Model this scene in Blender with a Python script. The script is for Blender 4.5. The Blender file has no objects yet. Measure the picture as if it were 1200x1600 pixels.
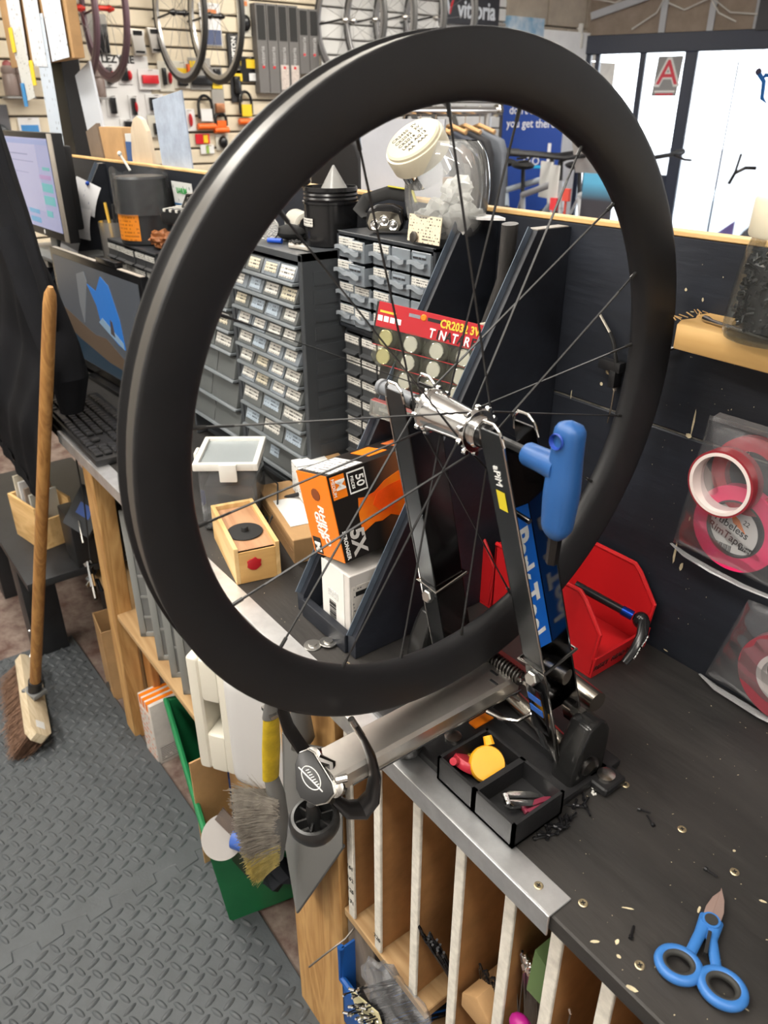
import bpy, bmesh, math, random
from mathutils import Vector, Matrix, Euler

# ---------------------------------------------------------------- camera, world, lights, exposure
SC = bpy.context.scene
COL = SC.collection
PI = math.pi
random.seed(7)

cam_data = bpy.data.cameras.new('camera')
cam = bpy.data.objects.new('camera', cam_data)
COL.objects.link(cam)
cam.matrix_world = Matrix(((0.6, -0.3685, 0.7100, 0.0),
                           (0.8, 0.2764, -0.5325, 0.0),
                           (0.0, 0.8875, 0.4608, 1.58),
                           (0, 0, 0, 1)))
cam_data.sensor_fit = 'VERTICAL'
cam_data.sensor_height = 36.0
cam_data.lens = 27.0
cam_data.clip_start = 0.02
cam_data.clip_end = 200
cam_data.dof.use_dof = True
cam_data.dof.focus_distance = 0.95
cam_data.dof.aperture_fstop = 9.0
SC.camera = cam

world = bpy.data.worlds.new('overcast_sky')
SC.world = world
world.use_nodes = True
wn = world.node_tree
wn.nodes.clear()
wo = wn.nodes.new('ShaderNodeOutputWorld')
wb = wn.nodes.new('ShaderNodeBackground')
wb.inputs['Color'].default_value = (0.93, 0.97, 1.0, 1)
wb.inputs['Strength'].default_value = 7.0
wn.links.new(wb.outputs[0], wo.inputs[0])

def area_light(name, loc, size, size_y, power, color=(1, 1, 1), rot=(0, 0, 0)):
    d = bpy.data.lights.new(name, 'AREA')
    d.shape = 'RECTANGLE'; d.size = size; d.size_y = size_y
    d.energy = power; d.color = color
    o = bpy.data.objects.new(name, d)
    COL.objects.link(o)
    o.location = loc; o.rotation_euler = rot
    return o

# ceiling battens of the workshop and of the shop floor; up-facing fill lights are added to brighten the ceiling
WARM = (1.0, 0.95, 0.87)
for loc, sx, sy, pw, col in (((-0.95, -0.15, 2.70), 1.5, 0.16, 24, WARM), ((-2.6, 0.25, 2.70), 1.5, 0.16, 24, WARM), ((0.9, -0.2, 2.70), 1.5, 0.16, 20, WARM),
                             ((-3.5, 2.6, 2.70), 0.3, 2.4, 50, (1.0, 0.94, 0.84)), ((-1.6, 2.9, 2.70), 0.3, 2.4, 40, (1.0, 0.96, 0.90)), ((-0.6, -1.5, 2.70), 1.5, 0.16, 34, WARM), ((-2.6, -1.2, 2.70), 1.5, 0.16, 26, WARM)):
    area_light('batten_light', loc, sx, sy, pw, col)
    area_light('added_fill_uplight', loc, sx, sy, pw * 0.75, col, (PI, 0, 0))

SC.view_settings.view_transform = 'Standard'
SC.view_settings.look = 'None'
SC.view_settings.gamma = 1.0
SC.view_settings.use_curve_mapping = False
SC.view_settings.exposure = 0.14

# ---------------------------------------------------------------- materials
MATS = {}

def mat(name, col, rough=0.5, metal=0.0, vary=0.0, vscale=8.0, bump=0.0, bscale=60.0,
        alpha=1.0, emit=0.0, coat=0.0, spec=0.5, stretch=None, col2=None, trans=0.0, ior=1.45):
    if name in MATS:
        return MATS[name]
    m = bpy.data.materials.new(name)
    m.use_nodes = True
    nt = m.node_tree
    b = nt.nodes['Principled BSDF']
    c = tuple(col) + (1,)
    b.inputs['Base Color'].default_value = c
    b.inputs['Roughness'].default_value = rough
    b.inputs['Metallic'].default_value = metal
    b.inputs['Alpha'].default_value = alpha
    b.inputs['Coat Weight'].default_value = coat
    b.inputs['Coat Roughness'].default_value = 0.15
    b.inputs['Specular IOR Level'].default_value = spec
    b.inputs['IOR'].default_value = ior
    b.inputs['Transmission Weight'].default_value = trans
    if emit:
        b.inputs['Emission Color'].default_value = c
        b.inputs['Emission Strength'].default_value = emit
    if vary or bump or col2:
        tc = nt.nodes.new('ShaderNodeTexCoord')
        mp = nt.nodes.new('ShaderNodeMapping')
        if stretch:
            mp.inputs['Scale'].default_value = stretch
        nt.links.new(tc.outputs['Object'], mp.inputs['Vector'])
        if vary or col2:
            n = nt.nodes.new('ShaderNodeTexNoise')
            n.inputs['Scale'].default_value = vscale
            n.inputs['Detail'].default_value = 6
            n.inputs['Roughness'].default_value = 0.65
            nt.links.new(mp.outputs[0], n.inputs['Vector'])
            r = nt.nodes.new('ShaderNodeValToRGB')
            lo = tuple(max(0, v * (1 - vary)) for v in col)
            hi = tuple(min(1, v * (1 + vary)) for v in col) if col2 is None else tuple(col2)
            r.color_ramp.elements[0].position = 0.33
            r.color_ramp.elements[1].position = 0.68
            r.color_ramp.elements[0].color = lo + (1,)
            r.color_ramp.elements[1].color = hi + (1,)
            nt.links.new(n.outputs['Fac'], r.inputs['Fac'])
            nt.links.new(r.outputs['Color'], b.inputs['Base Color'])
        if bump:
            n2 = nt.nodes.new('ShaderNodeTexNoise')
            n2.inputs['Scale'].default_value = bscale
            n2.inputs['Detail'].default_value = 4
            nt.links.new(mp.outputs[0], n2.inputs['Vector'])
            bp = nt.nodes.new('ShaderNodeBump')
            bp.inputs['Strength'].default_value = bump
            bp.inputs['Distance'].default_value = 0.002
            nt.links.new(n2.outputs['Fac'], bp.inputs['Height'])
            nt.links.new(bp.outputs['Normal'], b.inputs['Normal'])
    MATS[name] = m
    return m

def wood_mat(name, light, dark, axis='x', scale=14.0, rough=0.6, rings=5.0):
    """wood with grain running along the given local axis"""
    if name in MATS:
        return MATS[name]
    m = bpy.data.materials.new(name)
    m.use_nodes = True
    nt = m.node_tree
    b = nt.nodes['Principled BSDF']
    b.inputs['Roughness'].default_value = rough
    tc = nt.nodes.new('ShaderNodeTexCoord')
    mp = nt.nodes.new('ShaderNodeMapping')
    s = {'x': (0.12, 1, 1), 'y': (1, 0.12, 1), 'z': (1, 1, 0.12)}[axis]
    mp.inputs['Scale'].default_value = s
    nt.links.new(tc.outputs['Object'], mp.inputs['Vector'])
    w = nt.nodes.new('ShaderNodeTexNoise')
    w.inputs['Scale'].default_value = scale
    w.inputs['Detail'].default_value = 3
    w.inputs['Distortion'].default_value = 1.2
    nt.links.new(mp.outputs[0], w.inputs['Vector'])
    mul = nt.nodes.new('ShaderNodeMath'); mul.operation = 'MULTIPLY'; mul.inputs[1].default_value = rings
    nt.links.new(w.outputs['Fac'], mul.inputs[0])
    fr = nt.nodes.new('ShaderNodeMath'); fr.operation = 'PINGPONG'; fr.inputs[1].default_value = 0.5
    nt.links.new(mul.outputs[0], fr.inputs[0])
    n2 = nt.nodes.new('ShaderNodeTexNoise')
    n2.inputs['Scale'].default_value = scale * 9
    n2.inputs['Detail'].default_value = 5
    nt.links.new(mp.outputs[0], n2.inputs['Vector'])
    add = nt.nodes.new('ShaderNodeMath'); add.operation = 'MULTIPLY_ADD'
    add.inputs[1].default_value = 0.55
    nt.links.new(n2.outputs['Fac'], add.inputs[0])
    nt.links.new(fr.outputs[0], add.inputs[2])
    r = nt.nodes.new('ShaderNodeValToRGB')
    r.color_ramp.elements[0].position = 0.15
    r.color_ramp.elements[1].position = 0.75
    r.color_ramp.elements[0].color = tuple(dark) + (1,)
    r.color_ramp.elements[1].color = tuple(light) + (1,)
    nt.links.new(add.outputs[0], r.inputs['Fac'])
    nt.links.new(r.outputs['Color'], b.inputs['Base Color'])
    MATS[name] = m
    return m

def print_mat(name, paper, ink, rows=18.0, words=14.0, axis='xz', rough=0.55, cover=0.5, emit=0.0):
    """paper with rows of fine printed lines"""
    if name in MATS:
        return MATS[name]
    m = bpy.data.materials.new(name)
    m.use_nodes = True
    nt = m.node_tree
    b = nt.nodes['Principled BSDF']
    b.inputs['Roughness'].default_value = rough
    tc = nt.nodes.new('ShaderNodeTexCoord')
    sp = nt.nodes.new('ShaderNodeSeparateXYZ')
    nt.links.new(tc.outputs['Generated'], sp.inputs[0])
    ai, bi = 'XYZ'.index(axis[0].upper()), 'XYZ'.index(axis[1].upper())
    cb = nt.nodes.new('ShaderNodeCombineXYZ')
    m1 = nt.nodes.new('ShaderNodeMath'); m1.operation = 'MULTIPLY'; m1.inputs[1].default_value = words
    m2 = nt.nodes.new('ShaderNodeMath'); m2.operation = 'MULTIPLY'; m2.inputs[1].default_value = rows
    fl = nt.nodes.new('ShaderNodeMath'); fl.operation = 'FLOOR'
    nt.links.new(sp.outputs[ai], m1.inputs[0]); nt.links.new(sp.outputs[bi], m2.inputs[0])
    nt.links.new(m2.outputs[0], fl.inputs[0])
    nt.links.new(m1.outputs[0], cb.inputs[0]); nt.links.new(fl.outputs[0], cb.inputs[1])
    n = nt.nodes.new('ShaderNodeTexNoise'); n.inputs['Scale'].default_value = 1.7; n.inputs['Detail'].default_value = 5
    nt.links.new(cb.outputs[0], n.inputs['Vector'])
    g1 = nt.nodes.new('ShaderNodeMath'); g1.operation = 'GREATER_THAN'; g1.inputs[1].default_value = 1 - cover
    nt.links.new(n.outputs['Fac'], g1.inputs[0])
    fr = nt.nodes.new('ShaderNodeMath'); fr.operation = 'FRACT'
    nt.links.new(m2.outputs[0], fr.inputs[0])
    g2 = nt.nodes.new('ShaderNodeMath'); g2.operation = 'LESS_THAN'; g2.inputs[1].default_value = 0.45
    nt.links.new(fr.outputs[0], g2.inputs[0])
    mm = nt.nodes.new('ShaderNodeMath'); mm.operation = 'MULTIPLY'
    nt.links.new(g1.outputs[0], mm.inputs[0]); nt.links.new(g2.outputs[0], mm.inputs[1])
    mx = nt.nodes.new('ShaderNodeMixRGB')
    mx.inputs[1].default_value = tuple(paper) + (1,); mx.inputs[2].default_value = tuple(ink) + (1,)
    nt.links.new(mm.outputs[0], mx.inputs[0])
    nt.links.new(mx.outputs[0], b.inputs['Base Color'])
    if emit:
        nt.links.new(mx.outputs[0], b.inputs['Emission Color'])
        b.inputs['Emission Strength'].default_value = emit
    MATS[name] = m
    return m

def clear_mat(name, tint=(0.9, 0.92, 0.95), body=0.12, rough=0.12, bump=0.0, bscale=20.0, gloss=1.0):
    """thin clear plastic or glass: mostly see-through, a little milky, glossy"""
    if name in MATS:
        return MATS[name]
    m = bpy.data.materials.new(name)
    m.use_nodes = True
    nt = m.node_tree
    nt.nodes.clear()
    out = nt.nodes.new('ShaderNodeOutputMaterial')
    tr = nt.nodes.new('ShaderNodeBsdfTransparent'); tr.inputs['Color'].default_value = tuple(0.5 + 0.5 * t for t in tint) + (1,)
    df = nt.nodes.new('ShaderNodeBsdfDiffuse'); df.inputs['Color'].default_value = tuple(tint) + (1,)
    gl = nt.nodes.new('ShaderNodeBsdfGlossy'); gl.inputs['Roughness'].default_value = rough
    mx1 = nt.nodes.new('ShaderNodeMixShader'); mx1.inputs[0].default_value = body
    mx2 = nt.nodes.new('ShaderNodeMixShader')
    fr = nt.nodes.new('ShaderNodeFresnel'); fr.inputs['IOR'].default_value = 1.45
    nt.links.new(tr.outputs[0], mx1.inputs[1]); nt.links.new(df.outputs[0], mx1.inputs[2])
    nt.links.new(mx1.outputs[0], mx2.inputs[1]); nt.links.new(gl.outputs[0], mx2.inputs[2])
    gm = nt.nodes.new('ShaderNodeMath'); gm.operation = 'MULTIPLY'; gm.inputs[1].default_value = gloss
    nt.links.new(fr.outputs[0], gm.inputs[0]); nt.links.new(gm.outputs[0], mx2.inputs[0]); nt.links.new(mx2.outputs[0], out.inputs[0])
    if bump:
        tc = nt.nodes.new('ShaderNodeTexCoord')
        n2 = nt.nodes.new('ShaderNodeTexNoise'); n2.inputs['Scale'].default_value = bscale
        nt.links.new(tc.outputs['Object'], n2.inputs['Vector'])
        bp = nt.nodes.new('ShaderNodeBump'); bp.inputs['Strength'].default_value = bump; bp.inputs['Distance'].default_value = 0.01
        nt.links.new(n2.outputs['Fac'], bp.inputs['Height'])
        for s in (gl, fr, df):
            nt.links.new(bp.outputs['Normal'], s.inputs['Normal'])
    MATS[name] = m
    return m

# palette
black_paint = mat('black_board_paint', (0.0115, 0.0140, 0.0205), 0.52, vary=0.35, vscale=10, bump=0.35, bscale=55, stretch=(0.25, 1, 1.6))
bench_black = mat('bench_black', (0.019, 0.0185, 0.0185), 0.5, vary=0.35, vscale=9, col2=(0.034, 0.031, 0.0285), bump=0.45, bscale=70, stretch=(0.22, 1, 1))
edge_blue = mat('worn_edge_paint', (0.085, 0.11, 0.145), 0.6, vary=0.4, vscale=25, stretch=(1, 1, 0.3))
carbon = mat('matt_carbon', (0.0118, 0.0118, 0.0130), 0.46, vary=0.1, vscale=30, spec=0.5)
black_plastic = mat('black_plastic', (0.013, 0.013, 0.014), 0.42, bump=0.08, bscale=200)
black_gloss = mat('black_gloss', (0.010, 0.010, 0.011), 0.2)
black_rubber = mat('black_rubber', (0.014, 0.014, 0.014), 0.65)
dark_grey = mat('dark_grey_plastic', (0.045, 0.05, 0.056), 0.45)
mid_grey = mat('mid_grey_plastic', (0.16, 0.165, 0.165), 0.45)
chrome = mat('chrome', (0.62, 0.60, 0.57), 0.13, 1.0)
steel = mat('brushed_steel', (0.50, 0.48, 0.45), 0.27, 1.0, vary=0.18, vscale=30)
dark_steel = mat('dark_steel', (0.10, 0.095, 0.09), 0.3, 1.0)
alu = mat('mill_aluminium', (0.80, 0.81, 0.82), 0.42, 1.0, vary=0.12, vscale=20)
silver = mat('polished_silver', (0.78, 0.78, 0.77), 0.16, 1.0)
brass = mat('brass', (0.52, 0.40, 0.20), 0.35, 1.0)
white_plastic = mat('white_plastic', (0.64, 0.63, 0.59), 0.4)
white_paper = mat('white_paper', (0.62, 0.62, 0.61), 0.7)
cream_plastic = mat('cream_plastic', (0.60, 0.55, 0.42), 0.4)
red_plastic = mat('red_plastic', (0.50, 0.012, 0.015), 0.35)
blue_plastic = mat('blue_plastic', (0.020, 0.090, 0.275), 0.40)
green_plastic = mat('green_plastic', (0.012, 0.16, 0.055), 0.42, vary=0.15)
yellow_plastic = mat('yellow_plastic', (0.80, 0.38, 0.015), 0.35)
orange_print = mat('orange_print', (0.83, 0.20, 0.008), 0.4)
kraft = mat('kraft_card', (0.41, 0.245, 0.11), 0.75, vary=0.12, vscale=15)
pine = wood_mat('pine', (0.56, 0.33, 0.125), (0.36, 0.175, 0.05), 'z')
pine_x = wood_mat('pine_x', (0.68, 0.45, 0.20), (0.50, 0.29, 0.10), 'x')
pine_y = wood_mat('pine_y', (0.66, 0.44, 0.21), (0.50, 0.30, 0.11), 'y')
handle_wood = wood_mat('handle_wood', (0.40, 0.205, 0.062), (0.23, 0.10, 0.026), 'z', scale=22, rough=0.45)
pale_wood = wood_mat('pale_wood', (0.56, 0.47, 0.33), (0.42, 0.33, 0.21), 'x', scale=18)
grey_wood = wood_mat('grey_wood', (0.20, 0.165, 0.13), (0.12, 0.095, 0.07), 'z')
ply = wood_mat('ply', (0.46, 0.30, 0.145), (0.33, 0.19, 0.08), 'x', scale=9)
hardboard = mat('hardboard', (0.37, 0.185, 0.066), 0.75, vary=0.25, vscale=10)
white_edge = mat('white_painted_edge', (0.66, 0.63, 0.56), 0.75, vary=0.16, vscale=70, bump=0.5, bscale=90)
ink = mat('black_ink', (0.012, 0.012, 0.012), 0.6)
white_ink = mat('white_ink', (0.85, 0.85, 0.83), 0.5)
clear = clear_mat('clear_plastic', (0.80, 0.84, 0.88), 0.10, 0.1)
clear_milky = clear_mat('milky_plastic', (0.36, 0.41, 0.46), 0.42, 0.25)
clear_bag = clear_mat('polythene', (0.62, 0.63, 0.66), 0.11, 0.25, 0.10, 30.0, 0.45)
glass = clear_mat('window_glass', (0.93, 0.96, 1.0), 0.02, 0.02)

# ---------------------------------------------------------------- mesh helpers
class MB:
    """collects shapes in one bmesh; build() links them as ONE mesh object"""
    def __init__(self):
        self.bm = bmesh.new()

    def box(self, a, b, rot=None, at=None):
        c = [(a[i] + b[i]) / 2 for i in range(3)]
        s = [abs(b[i] - a[i]) for i in range(3)]
        r = bmesh.ops.create_cube(self.bm, size=1)
        M = Matrix.Translation(c) @ Matrix.Diagonal((s[0], s[1], s[2], 1))
        if rot is not None:
            p = Vector(at if at else c)
            M = Matrix.Translation(p) @ rot.to_4x4() @ Matrix.Translation(-p) @ M
        bmesh.ops.transform(self.bm, matrix=M, verts=r['verts'])
        return self

    def bar(self, p, q, w, h, up=(0, 0, 1)):
        p, q = Vector(p), Vector(q)
        d = q - p
        L = d.length
        z = d.normalized()
        x = Vector(up).cross(z)
        if x.length < 1e-5:
            x = Vector((1, 0, 0)).cross(z)
        x.normalize()
        y = z.cross(x)
        M = Matrix((x, y, z)).transposed().to_4x4()
        M.translation = (p + q) / 2
        r = bmesh.ops.create_cube(self.bm, size=1)
        bmesh.ops.transform(self.bm, matrix=M @ Matrix.Diagonal((w, h, L, 1)), verts=r['verts'])
        return self

    def tube(self, pts, rad, n=10, closed=False, caps=True, flat=None):
        pts = [Vector(p) for p in pts]
        m = len(pts)
        rads = rad if isinstance(rad, (list, tuple)) else [rad] * m
        rings = []
        prev = None
        for i, p in enumerate(pts):
            if closed:
                t = pts[(i + 1) % m] - pts[i - 1]
            else:
                t = pts[min(i + 1, m - 1)] - pts[max(i - 1, 0)]
            t.normalize()
            if prev is None:
                a = Vector((0, 0, 1)) if abs(t.z) < 0.9 else Vector((1, 0, 0))
                x = a.cross(t).normalized()
            else:
                x = (prev - t * prev.dot(t))
                if x.length < 1e-6:
                    x = Vector((1, 0, 0)).cross(t)
                x.normalize()
            prev = x
            y = t.cross(x)
            ring = []
            for k in range(n):
                a = 2 * PI * k / n
                fy = flat if flat else 1.0
                ring.append(self.bm.verts.new(p + rads[i] * (math.cos(a) * x + fy * math.sin(a) * y)))
            rings.append(ring)
        for i in range(m if closed else m - 1):
            A, B = rings[i], rings[(i + 1) % m]
            for k in range(n):
                self.bm.faces.new((A[k], A[(k + 1) % n], B[(k + 1) % n], B[k]))
        if caps and not closed:
            self.bm.faces.new(list(reversed(rings[0])))
            self.bm.faces.new(rings[-1])
        return self

    def lathe(self, prof, n=24, origin=(0, 0, 0), axis=(0, 0, 1), caps=True, closed=False, arc=None, sx=1.0, sy=1.0):
        z = Vector(axis).normalized()
        a = Vector((0, 0, 1)) if abs(z.z) < 0.9 else Vector((1, 0, 0))
        x = a.cross(z).normalized()
        y = z.cross(x)
        o = Vector(origin)
        rings = []
        for (r, h) in prof:
            ring = []
            for k in range(n):
                t = 2 * PI * k / n
                ring.append(self.bm.verts.new(o + z * h + max(r, 1e-5) * (sx * math.cos(t) * x + sy * math.sin(t) * y)))
            rings.append(ring)
        m = len(rings)
        for i in range(m if closed else m - 1):
            A, B = rings[i], rings[(i + 1) % m]
            for k in range(n):
                self.bm.faces.new((A[k], A[(k + 1) % n], B[(k + 1) % n], B[k]))
        if caps and not closed:
            self.bm.faces.new(list(reversed(rings[0])))
            self.bm.faces.new(rings[-1])
        return self

    def prism(self, poly, h0, h1, plane='xy'):
        """2-D outline extruded between two heights along the third axis"""
        def P(u, v, h):
            return {'xy': (u, v, h), 'xz': (u, h, v), 'yz': (h, u, v)}[plane]
        A = [self.bm.verts.new(P(u, v, h0)) for u, v in poly]
        B = [self.bm.verts.new(P(u, v, h1)) for u, v in poly]
        n = len(poly)
        self.bm.faces.new(A); self.bm.faces.new(list(reversed(B)))
        for k in range(n):
            self.bm.faces.new((A[k], B[k], B[(k + 1) % n], A[(k + 1) % n]))
        return self

    def poly(self, pts):
        self.bm.faces.new([self.bm.verts.new(p) for p in pts])
        return self

    def grid(self, fn, nu, nv, closed_u=False):
        V = [[self.bm.verts.new(fn(i / (nu if closed_u else nu - 1), j / (nv - 1))) for j in range(nv)] for i in range(nu)]
        for i in range(nu if closed_u else nu - 1):
            for j in range(nv - 1):
                I = (i + 1) % nu
                self.bm.faces.new((V[i][j], V[I][j], V[I][j + 1], V[i][j + 1]))
        return self

    def ball(self, c, r, seg=12, sc=(1, 1, 1)):
        q = bmesh.ops.create_uvsphere(self.bm, u_segments=seg, v_segments=max(6, seg // 2 + 1), radius=r)
        bmesh.ops.transform(self.bm, matrix=Matrix.Translation(c) @ Matrix.Diagonal((sc[0], sc[1], sc[2], 1)), verts=q['verts'])
        return self

    def xform(self, M):
        bmesh.ops.transform(self.bm, matrix=M, verts=self.bm.verts[:])
        return self

    def mesh(self, name, m, bevel=0.0, seg=2, smooth=True, angle=0.6, solid=0.0):
        bm = self.bm
        bmesh.ops.recalc_face_normals(bm, faces=bm.faces[:])
        if bevel:
            es = [e for e in bm.edges if len(e.link_faces) == 2 and e.calc_face_angle(0) > 0.5]
            bmesh.ops.bevel(bm, geom=es, offset=bevel, segments=seg, profile=0.6, affect='EDGES', clamp_overlap=True)
        if solid:
            bmesh.ops.solidify(bm, geom=bm.faces[:], thickness=solid)
        me = bpy.data.meshes.new(name)
        bm.to_mesh(me); bm.free()
        if smooth:
            me.shade_smooth()
            me.set_sharp_from_angle(angle=angle)
        if m is not None:
            me.materials.append(m)
        return me

    def build(self, name, m, parent=None, **kw):
        o = bpy.data.objects.new(name, self.mesh(name, m, **kw))
        COL.objects.link(o)
        if parent is not None:
            o.parent = parent
        return o

def tag(o, label, cat, group=None, kind=None):
    o['label'] = label
    if cat: o['category'] = cat
    if group: o['group'] = group
    if kind: o['kind'] = kind
    return o

def thing(name, label, cat, loc=(0, 0, 0), rotz=0.0, group=None, rot=None):
    o = bpy.data.objects.new(name, None)
    COL.objects.link(o)
    o.empty_display_size = 0.05
    o.location = loc
    o.rotation_euler = rot if rot else (0, 0, rotz)
    return tag(o, label, cat, group)

def struct(o, label=None):
    o['kind'] = 'structure'
    if label: o['label'] = label
    return o

def dup(root, loc, rot=None, label=None, group=None, scale=None):
    r = root.copy(); COL.objects.link(r); r.location = loc
    if rot is not None: r.rotation_euler = rot
    if scale is not None: r.scale = scale
    if label: r['label'] = label
    if group: r['group'] = group
    for ch in list(root.children):
        c = ch.copy(); COL.objects.link(c); c.parent = r
        for g in list(ch.children):
            d = g.copy(); COL.objects.link(d); d.parent = c
    return r

def child(parent, name, me, loc=(0, 0, 0), rot=(0, 0, 0), label=None):
    o = bpy.data.objects.new(name, me)
    COL.objects.link(o); o.parent = parent
    o.location = loc; o.rotation_euler = rot
    if label: o['label'] = label
    return o

_dg = None
def text(parent, name, body, size, loc, rot, m, depth=0.0004, shear=0.0, bold=0.0, align='CENTER', space=1.0, sx=1.0, line=1.0):
    cu = bpy.data.curves.new(name, 'FONT')
    cu.body = body; cu.size = size; cu.extrude = depth; cu.shear = shear; cu.offset = bold
    cu.align_x = align; cu.align_y = 'CENTER'; cu.space_character = space; cu.space_line = line
    cu.resolution_u = 3
    t = bpy.data.objects.new(name, cu); COL.objects.link(t)
    dg = bpy.context.evaluated_depsgraph_get()
    me = bpy.data.meshes.new_from_object(t.evaluated_get(dg))
    bpy.data.objects.remove(t); bpy.data.curves.remove(cu)
    me.materials.clear(); me.materials.append(m)
    o = bpy.data.objects.new(name, me); COL.objects.link(o)
    o.parent = parent; o.location = loc; o.rotation_euler = rot; o.scale = (sx, 1, 1)
    return o

def rot_basis(xd, yd):
    """euler whose local x and y axes point along xd and yd"""
    x = Vector(xd).normalized(); z = x.cross(Vector(yd)).normalized(); y = z.cross(x)
    return Matrix((x, y, z)).transposed().to_euler()
# ================================================================ THE SETTING
floor_mat = mat('worn_red_floor', (0.115, 0.058, 0.045), 0.7, vscale=16, col2=(0.24, 0.19, 0.16), vary=0.3, bump=0.3, bscale=30)
concrete = mat('concrete_block', (0.40, 0.345, 0.28), 0.85, vary=0.12, vscale=6, bump=0.4, bscale=90)
slat_cream = mat('slat_cream', (0.62, 0.545, 0.415), 0.5, vary=0.04)
slat_white = mat('slat_white', (0.66, 0.66, 0.65), 0.5, vary=0.04)
groove_dark = mat('groove_dark', (0.10, 0.085, 0.07), 0.7)
plaster = mat('plaster_white', (0.84, 0.85, 0.86), 0.8, vary=0.04)
frame_navy = mat('frame_navy', (0.022, 0.030, 0.055), 0.45)
asphalt = mat('street', (0.30, 0.30, 0.31), 0.85, vary=0.1)

MB_floor = MB().box((-4.9, -2.6, -0.05), (2.6, 8.0, 0.0))
struct(MB_floor.build('floor', floor_mat, smooth=False))
struct(MB().box((-4.9, -2.6, 2.9), (2.6, 8.0, 2.95)).build('ceiling', mat('ceiling_white', (0.80, 0.79, 0.77), 0.9), smooth=False))
struct(MB().box((2.5, -2.6, 0), (2.6, 8.0, 2.9)).build('wall_right', plaster, smooth=False))
struct(MB().box((-4.9, -2.7, 0), (2.6, -2.6, 2.9)).build('wall_front', mat('shop_wall_grey', (0.55, 0.54, 0.52), 0.8), smooth=False))

# --- slat wall on the left (separate boards with dark slots between)
wl = MB().box((-4.90, -2.6, 0), (-4.825, 5.7, 2.9)).build('wall_left', groove_dark, smooth=False)
struct(wl, 'slatwall panelling behind the shop displays')
PITCH = 0.087
slat_a = MB().box((-4.825, -0.4, 0), (-4.80, 3.09, PITCH - 0.010)).mesh('slat', slat_cream, bevel=0.004, seg=1)
slat_b = MB().box((-4.825, 3.10, 0), (-4.80, 4.72, PITCH - 0.010)).mesh('slat', slat_white, bevel=0.004, seg=1)
for i in range(25):
    z = 0.70 + i * PITCH
    if z < 2.80:
        child(wl, 'slat', slat_a, (0, 0, z)); child(wl, 'slat', slat_b, (0, 0, z))
# blockwork part next to the door, block by block
blk = MB().box((0, 0, 0), (0.10, 0.43, 0.205)).mesh('block', concrete, bevel=0.006, seg=1)
for r in range(5):
    for c in range(3):
        y = 4.73 + c * 0.44 - (0.22 if r % 2 else 0)
        if y < 4.5: continue
        child(wl, 'block', blk, (-4.90, y, 1.75 + r * 0.215))
struct(MB().box((-4.92, 5.02, 0), (-4.78, 5.70, 2.15)).build('wall_pier', plaster, bevel=0.004), 'white plaster pier beside the shop doors')

# --- door wall, angled; local x runs along the wall, local y out of the room
DW = Matrix(((0.8976, -0.4408, 0, -4.80), (0.4408, 0.8976, 0, 5.64), (0, 0, 1, 0), (0, 0, 0, 1)))
def dw_obj(o):
    o.matrix_world = DW
    return o
wb_ = MB().box((-0.2, 0.0, 2.13), (7.2, 0.15, 2.9)).box((2.9, 0.0, 0), (7.2, 0.15, 2.13)).build('wall_back', mat('header_board', (0.31, 0.25, 0.20), 0.85, vary=0.15), smooth=False)
struct(dw_obj(wb_), 'wall over and beside the glazed shop doors')
for x in (0.55, 0.90, 1.22):
    child(wb_, 'stud', MB().box((0, -0.03, 2.13), (0.045, 0.0, 2.9)).mesh('stud', mat('zinc_stud', (0.45, 0.47, 0.5), 0.5)), (x, 0, 0))
child(wb_, 'rail', MB().bar((0.02, -0.03, 2.26), (0.62, -0.03, 2.42), 0.02, 0.05).mesh('rail', mat('zinc_stud', (0.45, 0.47, 0.5), 0.5)))
def frame_box(name, a, b, parent=None):
    o = MB().box(a, b).build(name, frame_navy, parent, bevel=0.004, seg=1)
    return o
d1 = thing('door_1', 'dark framed glass shop doors glowing with daylight', None)
del d1['label']; d1['kind'] = 'structure'
d1.matrix_world = DW
for nm, a, b in (('header', (-0.06, -0.03, 2.0), (2.9, 0.05, 2.13)), ('jamb', (0.0, -0.02, 0), (0.05, 0.05, 2.0)), ('jamb', (0.085, -0.01, 0), (0.12, 0.05, 2.0)),
                 ('mullion', (0.435, -0.02, 0), (0.483, 0.04, 2.0)), ('post', (0.775, -0.03, 0), (0.87, 0.05, 2.0)),
                 ('mid_rail', (0.12, -0.02, 1.02), (0.435, 0.04, 1.13)), ('mid_rail', (0.483, -0.02, 1.02), (0.775, 0.04, 1.13)),
                 ('bottom_rail', (0.12, -0.02, 0), (0.775, 0.04, 0.2)), ('bottom_rail', (0.87, -0.02, 0), (2.9, 0.04, 0.06)),
                 ('edge_strip', (1.16, -0.008, 0.06), (1.172, 0.02, 1.93)), ('jamb', (2.05, -0.02, 0), (2.13, 0.05, 2.0)), ('jamb', (2.82, -0.02, 0), (2.9, 0.05, 2.0))):
    frame_box(nm, a, b, d1)
for a, b in ((0.12, 0.435), (0.483, 0.775), (0.87, 2.05), (2.13, 2.82)):
    MB().box((a, 0.008, 0.06), (b, 0.014, 2.0)).build('pane', glass, d1, smooth=False)

# outside: pavement, road and a far building face
struct(MB().box((-30, 3, -0.08), (30, 40, -0.06)).build('street_ground', asphalt, smooth=False))

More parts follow.
